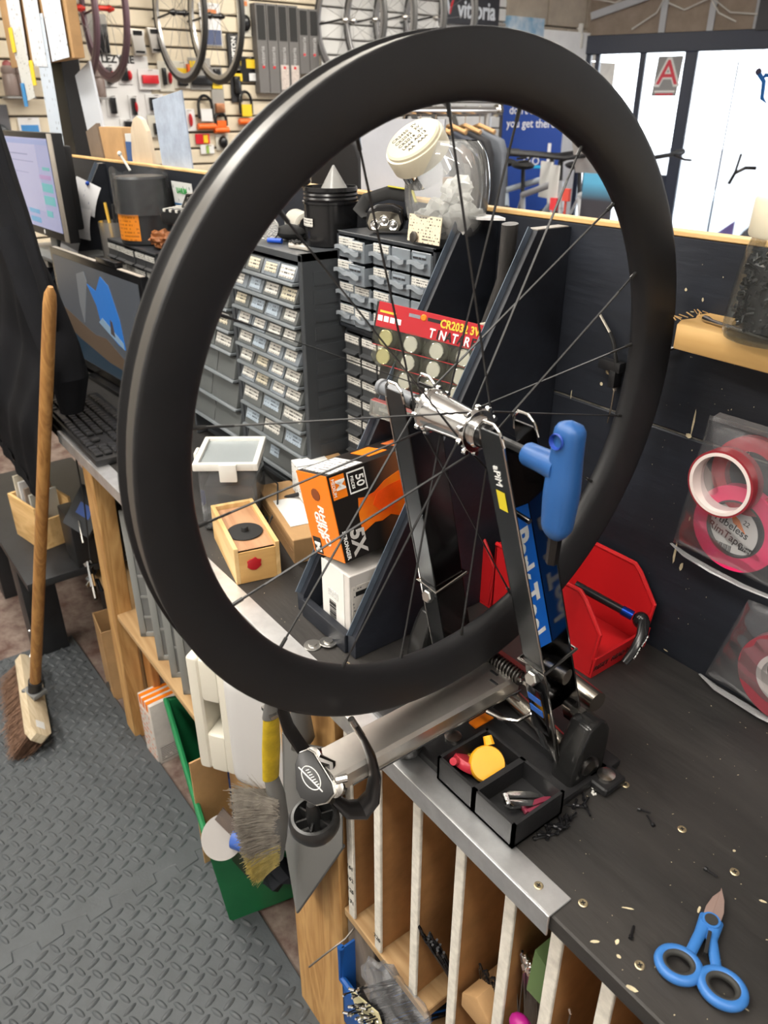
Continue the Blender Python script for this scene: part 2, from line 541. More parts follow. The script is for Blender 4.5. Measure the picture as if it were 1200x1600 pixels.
# --- rubber floor mats with raised tread
mat_rubber = mat('eva_mat', (0.062, 0.069, 0.075), 0.55, vary=0.12, vscale=14, bump=0.15, bscale=180)
def seam(x, y0, y1, w=0.016, p=0.052):
    pts = []
    y = y0
    s = 1
    while y < y1:
        pts += [(x - s * w, y), (x - s * w * 0.6, y + p * 0.95)]
        y += p; s = -s
    return pts
SEAM = seam(-1.262, -0.75, 0.425)
def floor_tile(name, label, left, right):
    t = thing(name, label, 'floor mat', (0, 0, 0.0), group='rubber tread mats')
    poly = left + list(reversed(right))
    MB().prism(poly, 0.001, 0.012).build('tile', mat_rubber, t, bevel=0.002, seg=1)
    xs = [p[0] for p in poly]
    mb = MB()
    P = 0.0270
    a0, a1 = min(xs), max(xs)
    y = -0.73; j = 0
    lx = max(p[0] for p in left) + 0.006; rx = min(p[0] for p in right) - 0.006
    while y < 0.418:
        x = lx + 0.010; i = 0
        while x < rx - 0.008:
            # alternate ovals, one family along the mat, one across
            ang = (0.35 if (i + j) % 2 else 0.35 + PI / 2)
            ca, sa = math.cos(ang), math.sin(ang)
            L, Wd = 0.0165, 0.0058
            base, top = [], []
            for k in range(10):
                t_ = 2 * PI * k / 10
                u, v = L * math.cos(t_), Wd * math.sin(t_) * (1 if abs(math.cos(t_)) < 0.9 else 0.7)
                base.append(mb.bm.verts.new((x + u * ca - v * sa, y + u * sa + v * ca, 0.0118)))
                top.append(mb.bm.verts.new((x + 0.72 * u * ca - 0.5 * v * sa, y + 0.72 * u * sa + 0.5 * v * ca, 0.0164)))
            for k in range(10):
                mb.bm.faces.new((base[k], base[(k + 1) % 10], top[(k + 1) % 10], top[k]))
            mb.bm.faces.new(top)
            x += P; i += 1
        y += P; j += 1
    o = mb.build('tread', mat_rubber, t, angle=1.2)
    o['kind'] = 'stuff'
    return t
floor_tile('floor_mat', 'dark grey rubber tread mat under the broom, farther of the two', [(-2.33, -0.75), (-2.33, 0.425)], SEAM)
floor_tile('floor_mat', 'dark grey rubber tread mat nearest the camera below the green crate', SEAM, [(-0.12, -0.75), (-0.12, 0.425)])

# ================================================================ BENCH
BZ = 0.92
wt = MB().box((-2.80, 0.40, BZ - 0.022), (0.9, 0.82, BZ)).build('worktop', bench_black, bevel=0.002, seg=1)
tag(wt, 'long black painted workbench top with worn scratches', 'worktop')
tr = MB().box((-1.80, 0.397, BZ), (-0.274, 0.427, BZ + 0.002)).box((-1.80, 0.3955, BZ - 0.026), (-0.274, 0.398, BZ + 0.002))
tag(tr.build('edge_trim', alu, bevel=0.0006, seg=1), 'aluminium angle strip along the front edge of the black bench', 'trim')

# back panels of the bench: boards with a seam, and a bare wood top strip
def board(name, a, b, m, label):
    o = MB().box(a, b).build(name, m, bevel=0.0015, seg=1)
    return tag(o, label, 'panel', 'black boards behind the bench')
board('back_board', (-2.80, 0.82, 0.90), (0.9, 0.838, 1.2285), black_paint, 'lower black board of the bench back, below the pale seam')
board('back_board', (-2.80, 0.82, 1.2315), (0.9, 0.838, 1.456), black_paint, 'upper black board of the bench back, under the bare wood strip')
tag(MB().box((-2.80, 0.823, 1.2280), (0.9, 0.834, 1.232)).build('seam_filler', mat('seam_pale', (0.16, 0.15, 0.13), 0.7, vary=0.8, vscale=14)), 'pale seam line between the two black back boards', 'trim')
tag(MB().box((-2.80, 0.819, 1.456), (0.9, 0.839, 1.462)).build('top_strip', pine_x, bevel=0.001, seg=1), 'bare wood strip along the top of the black back boards', 'trim')

# triangular plywood brackets
def bracket(x, label, top=1.452, ty=0.757, toe=0.47, tz=0.955):
    t = thing('plywood_bracket', label, 'bracket', (x, 0.82, BZ), group='black plywood brackets on the bench')
    pr = [(toe - 0.82, 0.0005), (-0.0005, 0.0005), (-0.0005, top - BZ - 0.001), (ty - 0.82, top - BZ - 0.001), (toe - 0.82, tz - BZ)]
    MB().prism(pr, -0.009, 0.009, 'yz').build('side_panel', black_paint, t, bevel=0.0008, seg=1)
    # worn sloping edge
    a = Vector((0, toe - 0.8203, tz - BZ)); b = Vector((0, ty - 0.8203, top - BZ - 0.001))
    MB().bar(a, b, 0.0176, 0.0012, up=(1, 0, 0)).build('worn_edge', edge_blue, t)
    MB().box((-0.0088, ty - 0.82, top - BZ - 0.001), (0.0088, -0.006, top - BZ + 0.0002)).build('top_edge', mat('bare_grey_ply', (0.30, 0.28, 0.25), 0.7, vary=0.2), t)
    return t
bracket(-0.700, 'black triangular plywood bracket nearest the wheel hub, pale worn sloping edge')
bracket(-0.832, 'black triangular plywood bracket just left of the battery card')
bracket(-2.45, 'black triangular plywood bracket behind the lower monitor with pinned notes', ty=0.80, toe=0.50)
lg = thing('bracket_ledge', 'low black wooden ledge between the two brackets', 'ledge', (0, 0, 0))
MB().box((-0.822, 0.478, BZ + 0.0005), (-0.710, 0.80, BZ + 0.006)).build('base_board', black_paint, lg)
MB().box((-0.822, 0.466, BZ + 0.0005), (-0.710, 0.478, BZ + 0.030)).build('front_lip', black_paint, lg, bevel=0.001, seg=1)

# ---------------------------------------------------------------- bench carcass
def post(name, a, b, m, label):
    return tag(MB().box(a, b).build(name, m, bevel=0.002, seg=1), label, 'post')
tag(MB().prism([(-1.800, 0.0), (-1.735, 0.0), (-1.665, 0.897), (-1.730, 0.897)], 0.42, 0.465, 'xz').build('bench_post', pine, bevel=0.002, seg=1), 'pine post at the left under the keyboard end of the bench', 'post')
post('bench_post', (-1.725, 0.475, 0.0), (-1.665, 0.495, 0.43), wood_mat('orange_pine', (0.50, 0.24, 0.07), (0.36, 0.15, 0.04), 'z'), 'short orange stained board beside the pine post')
post('bench_post', (-0.835, 0.42, 0.0), (-0.675, 0.455, 0.897), pine, 'broad pine post behind the dustpan')
post('bench_post', (-0.672, 0.43, 0.0), (-0.60, 0.47, 0.44), grey_wood, 'weathered dark grey timber beside the broad pine post')
post('bench_post', (0.30, 0.42, 0.0), (0.36, 0.465, 0.897), pine, 'pine post at the right end of the bench')
tag(MB().box((-1.70, 0.425, 0.430), (-0.84, 0.80, 0.447)).build('lower_shelf', ply, bevel=0.0015, seg=1), 'plywood shelf under the bench holding the organiser cases', 'shelf')
tag(MB().box((-0.672, 0.425, 0.445), (-0.47, 0.80, 0.462)).build('lower_shelf', ply, bevel=0.0015, seg=1), 'plywood shelf below the white edged hardboard dividers', 'shelf')
tag(MB().box((-2.08, 0.47, 0.36), (-1.70, 0.80, 0.378)).build('lower_shelf', ply, bevel=0.0015, seg=1), 'plywood shelf at far left above the cardboard bin', 'shelf')
tag(MB().box((-2.8, 0.80, 0.0), (0.9, 0.815, 0.896)).build('under_bench_back', mat('dark_board', (0.055, 0.035, 0.025), 0.8, vary=0.3)), 'dark board closing the back of the space under the bench', 'panel')

# upright hardboard dividers, white edged, with pencilled sizes
div_x = [(-0.651, 'nearest the dustpan'), (-0.583, 'second from the dustpan'), (-0.501, 'third from the dustpan'), (-0.423, 'fourth from the dustpan'),
         (-0.345, 'fifth from the dustpan'), (-0.282, 'sixth from the dustpan'), (-0.219, 'seventh from the dustpan'), (-0.150, 'at the bottom right of the bench')]
dm = MB().box((-0.003, 0.004, 0), (0.003, 0.36, 0.43)).mesh('panel', hardboard)
de = MB().box((-0.0075, 0, 0), (0.0075, 0.005, 0.43)).mesh('white_edge', white_edge, bevel=0.001, seg=1)
DIVS = []
for k, (x, w) in enumerate(div_x):
    z0 = 0.463 if k < 3 else 0.381
    t = thing('hardboard_divider', 'brown hardboard divider with white front edge, ' + w, 'divider', (x, 0.425, z0), 0.02 * (-1) ** k, group='upright dividers under the bench')
    a = child(t, 'panel', dm); b = child(t, 'front_edge', de, label='white painted front edge')
    if k > 2: a.scale = b.scale = (1, 1, 1.19)
    DIVS.append(t)
for t, marks in ((DIVS[0], ('161', '162', '125', '131')), (DIVS[1], ('220',)), (DIVS[5], ('26.8', '2.6'))):
    for i, s in enumerate(marks):
        text(t, 'pencil_mark', s, 0.011, (0, -0.0008, (0.115 if t is DIVS[0] else 0.03 if t is DIVS[1] else 0.26) - i * 0.026), (PI / 2, 0, 0), ink, depth=0.0002)
tag(MB().box((-0.468, 0.425, 0.362), (0.30, 0.80, 0.380)).build('lower_shelf', ply, bevel=0.0015, seg=1), 'plywood shelf at the bottom right under the last dividers', 'shelf')
# ================================================================ THE BICYCLE WHEEL (deep carbon rim, silver hub)
WC = Vector((-0.5105, 0.466, 1.3213))
wn_ = Vector((1.0, 0.006, -0.024)).normalized()
ROTW = Matrix((wn_, wn_.cross(Vector((0, 0, 1))).normalized() * -1, Vector((0, 0, 1)))).transposed()
# local frame: x = axle, y, z in the wheel plane
_y = Vector((0, 0, 1)).cross(wn_).normalized(); _z = wn_.cross(_y)
WM = Matrix((wn_, _y, _z)).transposed().to_4x4(); WM.translation = WC
wheel = thing('carbon_wheel', 'bare black deep section carbon wheel held in the truing stand', 'wheel')
wheel.matrix_world = WM
prof = [(0.2672, 0.0), (0.2680, 0.0042), (0.2705, 0.0078), (0.2760, 0.0108), (0.285, 0.0134), (0.295, 0.0151), (0.305, 0.0162), (0.3135, 0.0167), (0.3160, 0.0166), (0.3166, 0.0160), (0.3166, 0.0140), (0.3150, 0.0132), (0.3118, 0.0130), (0.3098, 0.0105), (0.3085, 0.0065), (0.3062, 0.0045), (0.3058, 0.0)]
full = [(r, u) for r, u in prof] + [(r, -u) for r, u in reversed(prof[1:-1])]
MB().lathe(full, n=128, axis=(1, 0, 0), caps=False, closed=True).build('rim', carbon, wheel, angle=0.9)
MB().lathe([(0.3105, -0.004), (0.3150, -0.002), (0.3153, 0.0060), (0.3153, 0.0128), (0.3140, 0.0131)], n=128, axis=(1, 0, 0), caps=False).build('rim_bed_sheen', mat('rim_bed_sheen', (0.055, 0.051, 0.045), 0.38), wheel, angle=0.9)  # paler ring on the bed: reflected light put into its colour
# hub: shell, two flanges, end caps, axle bore
hs = [(0.0130, -0.0355), (0.0205, -0.0350), (0.0222, -0.0330), (0.0222, -0.0295), (0.0200, -0.0275), (0.0192, -0.022), (0.0168, 0.010), (0.0160, 0.0245), (0.0178, 0.0275), (0.0212, 0.0300), (0.0212, 0.0330), (0.0200, 0.0345), (0.0150, 0.0350)]
hub = MB().lathe(hs, n=40, axis=(1, 0, 0)).build('hub_shell', silver, wheel, angle=0.5)
for s in (-1, 1):
    MB().lathe([(0.0150, 0.0335 * s), (0.0152, 0.037 * s), (0.0135, 0.039 * s), (0.0135, 0.041 * s)], n=32, axis=(1, 0, 0)).build('end_ring', silver, wheel, angle=0.5)
    MB().lathe([(0.0128, 0.041 * s), (0.0125, 0.0475 * s), (0.0095, 0.050 * s), (0.0095, 0.055 * s)], n=28, axis=(1, 0, 0)).build('end_cap', black_gloss, wheel, angle=0.5)
    # spoke lugs round the flange
    for k in range(10):
        a = 2 * PI * (k + 0.5 * (s > 0)) / 10
        c = Vector((0.0315 * s, 0.0222 * math.cos(a), 0.0222 * math.sin(a)))
        MB().lathe([(0.0026, -0.0024), (0.0030, 0), (0.0026, 0.0024)], n=10, origin=c, axis=(1, 0, 0)).build('spoke_lug', silver, hub)
spoke_m = mat('black_spoke', (0.016, 0.016, 0.017), 0.45)
nip = MB().tube([(0, 0, 0), (0, 0, 0.012)], 0.0018, 8).mesh('nipple', mat('nipple_black', (0.02, 0.02, 0.02), 0.35))
NS = 20
for k in range(NS):
    a = 2 * PI * (k + 0.35) / NS
    s = 1 if k % 2 else -1
    lead = (1 if (k // 2) % 2 else -1)
    ah = a + lead * 2 * PI * 2.6 / NS
    p = Vector((0.0315 * s, 0.024 * math.cos(ah), 0.024 * math.sin(ah)))
    q = Vector((0.002 * s, 0.272 * math.cos(a), 0.272 * math.sin(a)))
    d = (q - p)
    m1, m2 = p + d * 0.12, p + d * 0.86
    sp = MB().tube([p, m1], 0.0011, 6).bar(m1, m2, 0.0009, 0.0022, up=(1, 0, 0)).tube([m2, q], 0.0011, 6)
    so = sp.build('spoke', spoke_m, wheel, smooth=False)
    n = child(so, 'nipple', nip)
    n.matrix_local = Matrix.Translation(q - d.normalized() * 0.014) @ d.to_track_quat('Z', 'Y').to_matrix().to_4x4()
# valve hole plug
MB().tube([(0.0, 0.2655 * math.cos(2.2), 0.2655 * math.sin(2.2)), (0.0, 0.2690 * math.cos(2.2), 0.2690 * math.sin(2.2))], 0.004, 12).build('valve_hole', black_rubber, wheel)

# ================================================================ TRUING STAND
stand = thing('truing_stand', 'chrome and black wheel truing stand with tray base', 'truing stand', (-0.51, 0.55, BZ))
def SL(p):
    return (p[0] + 0.51, p[1] - 0.55, p[2] - BZ)
stand_dark = mat('stand_dark_chrome', (0.115, 0.115, 0.12), 0.16, 1.0)
stand_face = mat('stand_grey_face', (0.085, 0.09, 0.095), 0.22, 0.85)
nickel = mat('nickel', (0.5, 0.46, 0.40), 0.25, 1.0)
class Upright:
    """C channel, open side away from the wheel; splayed and leaning back towards its foot"""
    def __init__(self, sgn, xweb, ytop, lean, splay):
        self.sgn, self.xw, self.yt, self.lean, self.splay = sgn, xweb, ytop, lean, splay
    def p(self, ux, uy, z):
        return Vector(SL((self.xw + self.sgn * (ux + self.splay * (1.345 - z)), self.yt + self.lean * (1.333 - z) + uy, z)))
    def slab(self, x0, x1, y0, y1, zlo, zhi, y1lo=None, x1lo=None):
        m = MB()
        ylo = y1 if y1lo is None else y1lo
        xlo = x1 if x1lo is None else x1lo
        v = [self.p(x0, y0, zlo), self.p(xlo, y0, zlo), self.p(xlo, ylo, zlo), self.p(x0, ylo, zlo), self.p(x0, y0, zhi), self.p(x1, y0, zhi), self.p(x1, y1, zhi), self.p(x0, y1, zhi)]
        V = [m.bm.verts.new(q) for q in v]
        for f in ((0, 1, 2, 3), (7, 6, 5, 4), (0, 4, 5, 1), (1, 5, 6, 2), (2, 6, 7, 3), (3, 7, 4, 0)):
            m.bm.faces.new([V[i] for i in f])
        return m
    def make(self, label, zlo=0.950):
        D, W, th = 0.029, 0.044, 0.0022
        root = self.slab(0, th, 0, W, zlo + 0.04, 1.312).build('upright', stand_dark, stand, bevel=0.0006, seg=1)
        root['label'] = label
        self.slab(0, D, 0, th, zlo, 1.336).build('front_flange', stand_face, root, bevel=0.0006, seg=1)
        self.slab(0, D, W - th, W, zlo + 0.02, 1.334).build('rear_flange', stand_dark, root, bevel=0.0006, seg=1)
        for y in (th / 2, W - th / 2):
            pts = [self.p(0, y, 1.325), self.p(D * 0.08, y, 1.338), self.p(D * 0.3, y, 1.344), self.p(D * 0.7, y, 1.344), self.p(D * 0.92, y, 1.338), self.p(D, y, 1.325)]
            MB().tube(pts, 0.0015, 8).build('bright_lip', chrome, root)
        MB().tube([self.p(D, 0, z) for z in (1.325, 1.2, 1.08, zlo)], 0.0012, 6).build('bright_edge', chrome, root)
        # wire clip with bolt
        z = 1.075
        cp = [self.p(-0.003, -0.003, z), self.p(D + 0.002, -0.003, z), self.p(D + 0.002, W + 0.004, z + 0.010), self.p(-0.003, W + 0.004, z + 0.010)]
        MB().tube(cp, 0.0021, 8, closed=True).build('wire_clip', chrome, root)
        MB().lathe([(0.0082, 0), (0.0082, 0.006), (0.0068, 0.0075)], n=6, origin=self.p(D * 0.45, -0.001, z - 0.016), axis=(0, -1, 0.2)).build('bolt', mat('zinc_bolt', (0.62, 0.61, 0.58), 0.3, 1.0), root)
        return root
UR, ULf = Upright(1, -0.4575, 0.446, 0.212, 0.12), Upright(-1, -0.5650, 0.447, 0.25, 0.05)
up_r = UR.make('right upright, the one nearer the camera')
up_l = ULf.make('left upright behind the wheel')
stk = MB().poly([UR.p(0.0027, 0.003, 1.080), UR.p(0.0027, 0.041, 1.080), UR.p(0.0027, 0.041, 1.248), UR.p(0.0027, 0.003, 1.248)]).build('sticker', mat('sticker_blue', (0.01, 0.14, 0.62), 0.3), up_r)
_dn = (UR.p(0, 0, 1.1) - UR.p(0, 0, 1.2)).normalized()
text(stk, 'lettering', 'Park Tool', 0.033, tuple(UR.p(0.0034, 0.021, 1.160)), rot_basis(_dn, (0, 1, 0.0)), white_ink, bold=0.0010)
MB().poly([UR.p(0.009, -0.0006, 1.258), UR.p(0.020, -0.0006, 1.258), UR.p(0.020, -0.0006, 1.278), UR.p(0.009, -0.0006, 1.278)]).build('yellow_badge', mat('badge_yellow', (0.75, 0.62, 0.03), 0.4), up_r)
text(up_r, 'lettering', 'aPiM', 0.011, tuple(UR.p(0.0145, -0.0006, 1.293)), rot_basis(_dn, (1, 0, 0.1)), white_ink)
MB().tube([UR.p(0.002, 0.026, 1.055), UR.p(0.030, 0.030, 1.055)], 0.009, 20).build('cross_tube', nickel, stand)
MB().lathe([(0.0048, 0), (0.0048, 0.005), (0.0028, 0.006), (0.0028, 0.030)], n=14, origin=UR.p(0.002, 0.014, 1.252), axis=(1, 0, -0.1)).build('guide_pin', chrome, stand)
# slider plate with blue stripes low on the right upright
pl = UR.slab(0.002, 0.024, -0.006, -0.0025, 0.985, 1.048).build('slider_plate', stand_dark, stand, bevel=0.001)
for z in (1.028, 1.012):
    UR.slab(0.004, 0.022, -0.0068, -0.0058, z, z + 0.008).build('blue_stripe', mat('stripe_blue', (0.02, 0.10, 0.38), 0.4), pl)
# bright foot plate running down to the pivot tube
m_ = MB(); m_.poly([UR.p(0.0, -0.0005, 1.02), UR.p(0.029, -0.0005, 1.02), UR.p(0.030, -0.004, 0.950), UR.p(-0.020, 0.012, 0.962)]); m_.build('foot_plate', chrome, stand, solid=0.0025)
# base tube, spring, pivots
MB().tube([SL((-0.600, 0.575, 0.955)), SL((-0.386, 0.543, 0.955))], 0.0105, 20).build('pivot_tube', mat('nickel', (0.5, 0.46, 0.40), 0.25, 1.0), stand)
MB().tube([SL((-0.44, 0.590, 1.000)), SL((-0.385, 0.585, 1.000))], 0.012, 20).build('pivot_tube', mat('nickel', (0.5, 0.46, 0.40), 0.25, 1.0), stand)
sp_pts = []
for k in range(12 * 12):
    a = 2 * PI * k / 12
    t_ = k / 144
    sp_pts.append(SL((-0.532 + 0.060 * t_, 0.557 + 0.0080 * math.cos(a), 0.989 + 0.0080 * math.sin(a))))
MB().tube(sp_pts, 0.0017, 6).build('coil_spring', dark_steel, stand)
MB().lathe([(0.007, 0), (0.007, 0.014)], n=6, origin=SL((-0.394, 0.556, 1.000)), axis=(1, 0, 0)).lathe([(0.0045, -0.012), (0.0045, 0.02)], n=12, origin=SL((-0.394, 0.556, 1.000)), axis=(1, 0, 0)).build('adjuster_bolt', steel, stand)
MB().box(SL((-0.575, 0.548, 0.955)), SL((-0.465, 0.600, 0.965))).build('bridge_plate', mat('plate_steel', (0.26, 0.25, 0.24), 0.35, 1.0, vary=0.2), stand, bevel=0.001)
# caliper arm: pressed channel that slopes down towards the bench front
A = Vector(SL((-0.501, 0.560, 0.979))); B = Vector(SL((-0.501, 0.298, 0.979)))
arm_steel = mat('arm_steel', (0.74, 0.72, 0.68), 0.38, 1.0, vary=0.10, vscale=12)
mb = MB()
prf = [(-0.024, 0.004), (-0.020, 0.008), (0.019, 0.008), (0.0225, 0.004), (0.0225, -0.014), (0.0205, -0.014), (0.0205, 0.003), (0.018, 0.006), (-0.019, 0.006), (-0.022, 0.003), (-0.022, -0.014), (-0.024, -0.014)]
ra = [mb.bm.verts.new(A + Vector((u, 0, v))) for u, v in prf]
rb = [mb.bm.verts.new(B + Vector((u, 0, v))) for u, v in prf]
for k in range(len(prf)):
    k2 = (k + 1) % len(prf)
    mb.bm.faces.new((ra[k], ra[k2], rb[k2], rb[k]))
arm = mb.build('caliper_arm', arm_steel, stand, angle=0.4)
for s in range(2):
    MB().bar(A + Vector((-0.006 + s * 0.012, -0.02 - s * 0.012, 0.0085)), A + Vector((0.006 + s * 0.012, -0.02 - s * 0.012, 0.0085)), 0.003, 0.001).build('slot', black_plastic, arm)
MB().tube([A + Vector((0.024, 0.002, -0.012)), B + Vector((0.024, 0.02, -0.012))], 0.0016, 6).build('edge_wire', chrome, arm)
MB().tube([A + Vector((0.018, 0.0, 0.004)), A + Vector((0.052, 0.004, -0.002)), A + Vector((0.066, -0.010, -0.006)), A + Vector((0.060, -0.040, -0.012)), A + Vector((0.044, -0.050, -0.014)), A + Vector((0.026, -0.055, -0.014))], 0.0026, 8).build('release_wire', chrome, arm)
# caliper head: badge plate turned to the front, jaws, knob
HC = Vector(SL((-0.497, 0.281, 0.982)))
_n = Vector((0.42, -0.58, 0.70)).normalized(); _x = Vector((0.67, 0.31, -0.68)); _x = (_x - _n * _x.dot(_n)).normalized()
HM = Matrix((_x, -_n, _x.cross(-_n))).transposed().to_4x4(); HM.translation = HC; HM = HM @ Matrix.Scale(0.82, 4)
ph = [(-0.034, 0.006), (-0.030, 0.017), (-0.022, 0.020), (0.020, 0.017), (0.032, 0.012), (0.034, -0.002), (0.028, -0.014), (0.010, -0.024), (-0.002, -0.022), (-0.026, -0.006)]
head = MB().prism(ph, -0.004, 0.002, 'xz').xform(HM).build('caliper_head', mat('badge_black', (0.03, 0.03, 0.031), 0.35, 0.3), stand, bevel=0.0012)
MB().prism([(u * 1.05, v * 1.05) for u, v in ph], 0.0022, 0.008, 'xz').xform(HM).build('back_plate', steel, head, bevel=0.001)
MB().tube([HM @ Vector((0.016 * math.cos(2 * PI * k / 28), -0.0046, 0.001 + 0.0095 * math.sin(2 * PI * k / 28))) for k in range(28)], 0.0005, 5, closed=True).build('engraved_ring', white_ink, head)
MB().tube([HM @ Vector((-0.020, -0.0046, -0.004)), HM @ Vector((0.022, -0.0046, 0.003))], 0.0007, 5).build('engraved_stroke', white_ink, head)
for k in range(7):
    MB().tube([HM @ Vector((-0.011 + k * 0.0036, -0.0046, 0.001)), HM @ Vector((-0.0095 + k * 0.0036, -0.0046, 0.005))], 0.0005, 5).build('engraved_stroke', white_ink, head)
for u in (-0.022, 0.026):
    MB().lathe([(0.006, 0), (0.0095, 0.001), (0.008, 0.005), (0.0095, 0.009), (0.008, 0.013), (0.0095, 0.017), (0.006, 0.019)], n=20, origin=HM @ Vector((u, 0.007, 0.014)), axis=-_n).build('thrust_ring', steel, head)
MB().tube([HM @ Vector((-0.014, 0.010, 0.018)), HM @ Vector((0.0, 0.014, 0.026)), HM @ Vector((0.016, 0.012, 0.016))], 0.006, 10).build('joint_link', dark_steel, head)
MB().tube([HM @ Vector((0.020, 0.006, 0.022)), HM @ Vector((0.026, 0.010, 0.034))], 0.0045, 10).build('joint_link', steel, head)
jawm = mat('jaw_dark', (0.035, 0.033, 0.033), 0.3, 0.7)
jl = [Vector(SL(v)) for v in ((-0.515, 0.296, 0.978), (-0.530, 0.289, 0.995), (-0.535, 0.279, 1.022), (-0.538, 0.275, 1.050), (-0.537, 0.280, 1.075), (-0.531, 0.292, 1.088))]
MB().tube(jl, [0.008, 0.0085, 0.0085, 0.0085, 0.007, 0.003], 12, flat=0.45).build('jaw', jawm, stand)
jr = [Vector(SL(v)) for v in ((-0.482, 0.296, 0.958), (-0.474, 0.308, 0.940), (-0.470, 0.324, 0.933), (-0.468, 0.336, 0.945), (-0.470, 0.341, 0.972), (-0.474, 0.338, 1.000), (-0.478, 0.332, 1.022), (-0.482, 0.325, 1.040))]
MB().tube(jr, [0.008, 0.0115, 0.0135, 0.0125, 0.0105, 0.009, 0.0065, 0.0045], 14, flat=0.5).build('jaw', jawm, stand)
MB().tube([Vector(SL((-0.479, 0.331, 1.024))), Vector(SL((-0.484, 0.322, 1.048)))], [0.0042, 0.0036], 10).build('jaw_pin', steel, stand)
KC = Vector(SL((-0.496, 0.281, 0.923)))
kn = MB().lathe([(0.0165, -0.013), (0.0225, -0.0140), (0.0268, -0.005), (0.0268, 0.003), (0.0238, 0.0085), (0.0208, 0.009), (0.0195, 0.002), (0.0165, -0.006)], n=36, origin=KC, axis=(0.05, -0.12, 1), caps=False, closed=True)
knob = kn.build('adjusting_knob', mat('satin_black', (0.018, 0.018, 0.018), 0.3), stand)
MB().lathe([(0.0190, -0.0100), (0.0190, -0.0080)], n=36, origin=KC, axis=(0.05, -0.12, 1)).lathe([(0.008, -0.008), (0.0085, 0.010), (0.005, 0.028)], n=16, origin=KC, axis=(0.05, -0.12, 1)).build('knob_hub', mat('satin_black', (0.018, 0.018, 0.018), 0.3), knob)
for k in range(6):
    a = 2 * PI * k / 6 + 0.3
    d = Vector((math.cos(a), math.sin(a), 0.0))
    MB().bar(KC + d * 0.006, KC + d * 0.020, 0.0020, 0.012).build('knob_rib', mat('satin_black', (0.018, 0.018, 0.018), 0.3), knob)
# moulded black base with tray pockets, feet and end knobs
bs = MB()
bs.box(SL((-0.600, 0.425, BZ + 0.0005)), SL((-0.352, 0.600, BZ + 0.012)))
bs.box(SL((-0.600, 0.535, BZ + 0.010)), SL((-0.372, 0.598, BZ + 0.022)))
base = bs.build('base', black_plastic, stand, bevel=0.004, seg=2)
def pocket(x0, x1, y0, y1, z0, z1, t=0.0035):
    p = MB()
    p.box(SL((x0, y0, z0)), SL((x1, y1, z0 + 0.003)))
    p.box(SL((x0, y0, z0)), SL((x0 + t, y1, z1))); p.box(SL((x1 - t, y0, z0)), SL((x1, y1, z1)))
    p.box(SL((x0, y0, z0)), SL((x1, y0 + t, z1))); p.box(SL((x0, y1 - t, z0)), SL((x1, y1, z1)))
    return p.build('tray_pocket', black_plastic, base)
pocket(-0.462, -0.404, 0.420, 0.494, BZ + 0.004, BZ + 0.036)
pocket(-0.404, -0.346, 0.420, 0.494, BZ + 0.004, BZ + 0.036)
for x, y in ((-0.492, 0.470), (-0.347, 0.566)):
    MB().lathe([(0.010, 0), (0.010, 0.003), (0.006, 0.004)], n=20, origin=SL((x, y, BZ + 0.012)), axis=(0, 0, 1)).build('mount_bolt', steel, base)
MB().box(SL((-0.375, 0.548, BZ + 0.0005)), SL((-0.332, 0.584, BZ + 0.012))).build('mount_tab', black_plastic, base, bevel=0.005, seg=3)
for x0, sg in ((-0.388, 1), (-0.616, -1)):
    k = MB()
    pr = [(-0.034, 0.0), (0.024, 0.0), (0.027, 0.045), (0.026, 0.062), (0.018, 0.076), (0.004, 0.082), (-0.010, 0.078), (-0.018, 0.062), (-0.026, 0.044)]
    k.prism([(u + 0.552 - 0.55, v + 0.004) for u, v in pr], x0 + 0.51, x0 + 0.51 + 0.030 * sg, 'yz')
    kk = k.build('end_cap', mat('gloss_cap', (0.012, 0.012, 0.012), 0.2), base, bevel=0.009, seg=4)
    MB().lathe([(0.011, 0), (0.011, 0.0015), (0.009, 0.003)], n=24, origin=SL((x0 + 0.030 * sg, 0.545, BZ + 0.030)), axis=(sg, 0, 0)).build('cap_bolt', dark_steel, kk)
MB().ball(SL((-0.512, 0.418, BZ + 0.016)), 0.017, 16).build('foot_ball', mat('satin_black', (0.018, 0.018, 0.018), 0.3), base)
tag(stand, 'chrome and black wheel truing stand with tray base', 'truing stand')

# ================================================================ BLUE P-HANDLE HEX KEY in the axle
hx = thing('hex_key', 'blue p-handled hex key pushed into the wheel axle', 'hex key')
hx.matrix_world = WM
MB().tube([(0.046, 0, 0), (0.098, 0, 0)], 0.0052, 6).build('hex_shaft', mat('black_oxide', (0.05, 0.05, 0.05), 0.3, 0.9), hx, smooth=False)
MB().lathe([(0.0095, 0.094), (0.0105, 0.096), (0.0108, 0.110), (0.0116, 0.122), (0.0135, 0.132)], n=24, axis=(1, 0, 0)).build('neck', blue_plastic, hx)
# the grip hangs below the neck, plane of its eye faces the camera side
def grip_pt(u, v):
    t = v
    zz = 0.044 - 0.108 * t
    wv = 0.0138 + 0.0024 * math.exp(-((t - 0.60) / 0.26) ** 2)
    if t < 0.10: wv *= math.sqrt(max(0.0, 1 - ((0.10 - t) / 0.10) ** 2)) * 0.9 + 0.1
    if t > 0.88: wv *= max(0.45, 1 - ((t - 0.88) / 0.12) ** 2 * 0.5)
    a = 2 * PI * u
    ex = math.copysign(abs(math.cos(a)) ** 0.8, math.cos(a)); ey = math.copysign(abs(math.sin(a)) ** 0.8, math.sin(a))
    return Vector((0.137 + 0.95 * wv * ex, 0.80 * wv * ey, zz))
g = MB(); g.grid(grip_pt, 28, 30, closed_u=True)
bmesh.ops.holes_fill(g.bm, edges=[e for e in g.bm.edges if len(e.link_faces) == 1])
grip = g.build('grip', blue_plastic, hx, angle=1.2)
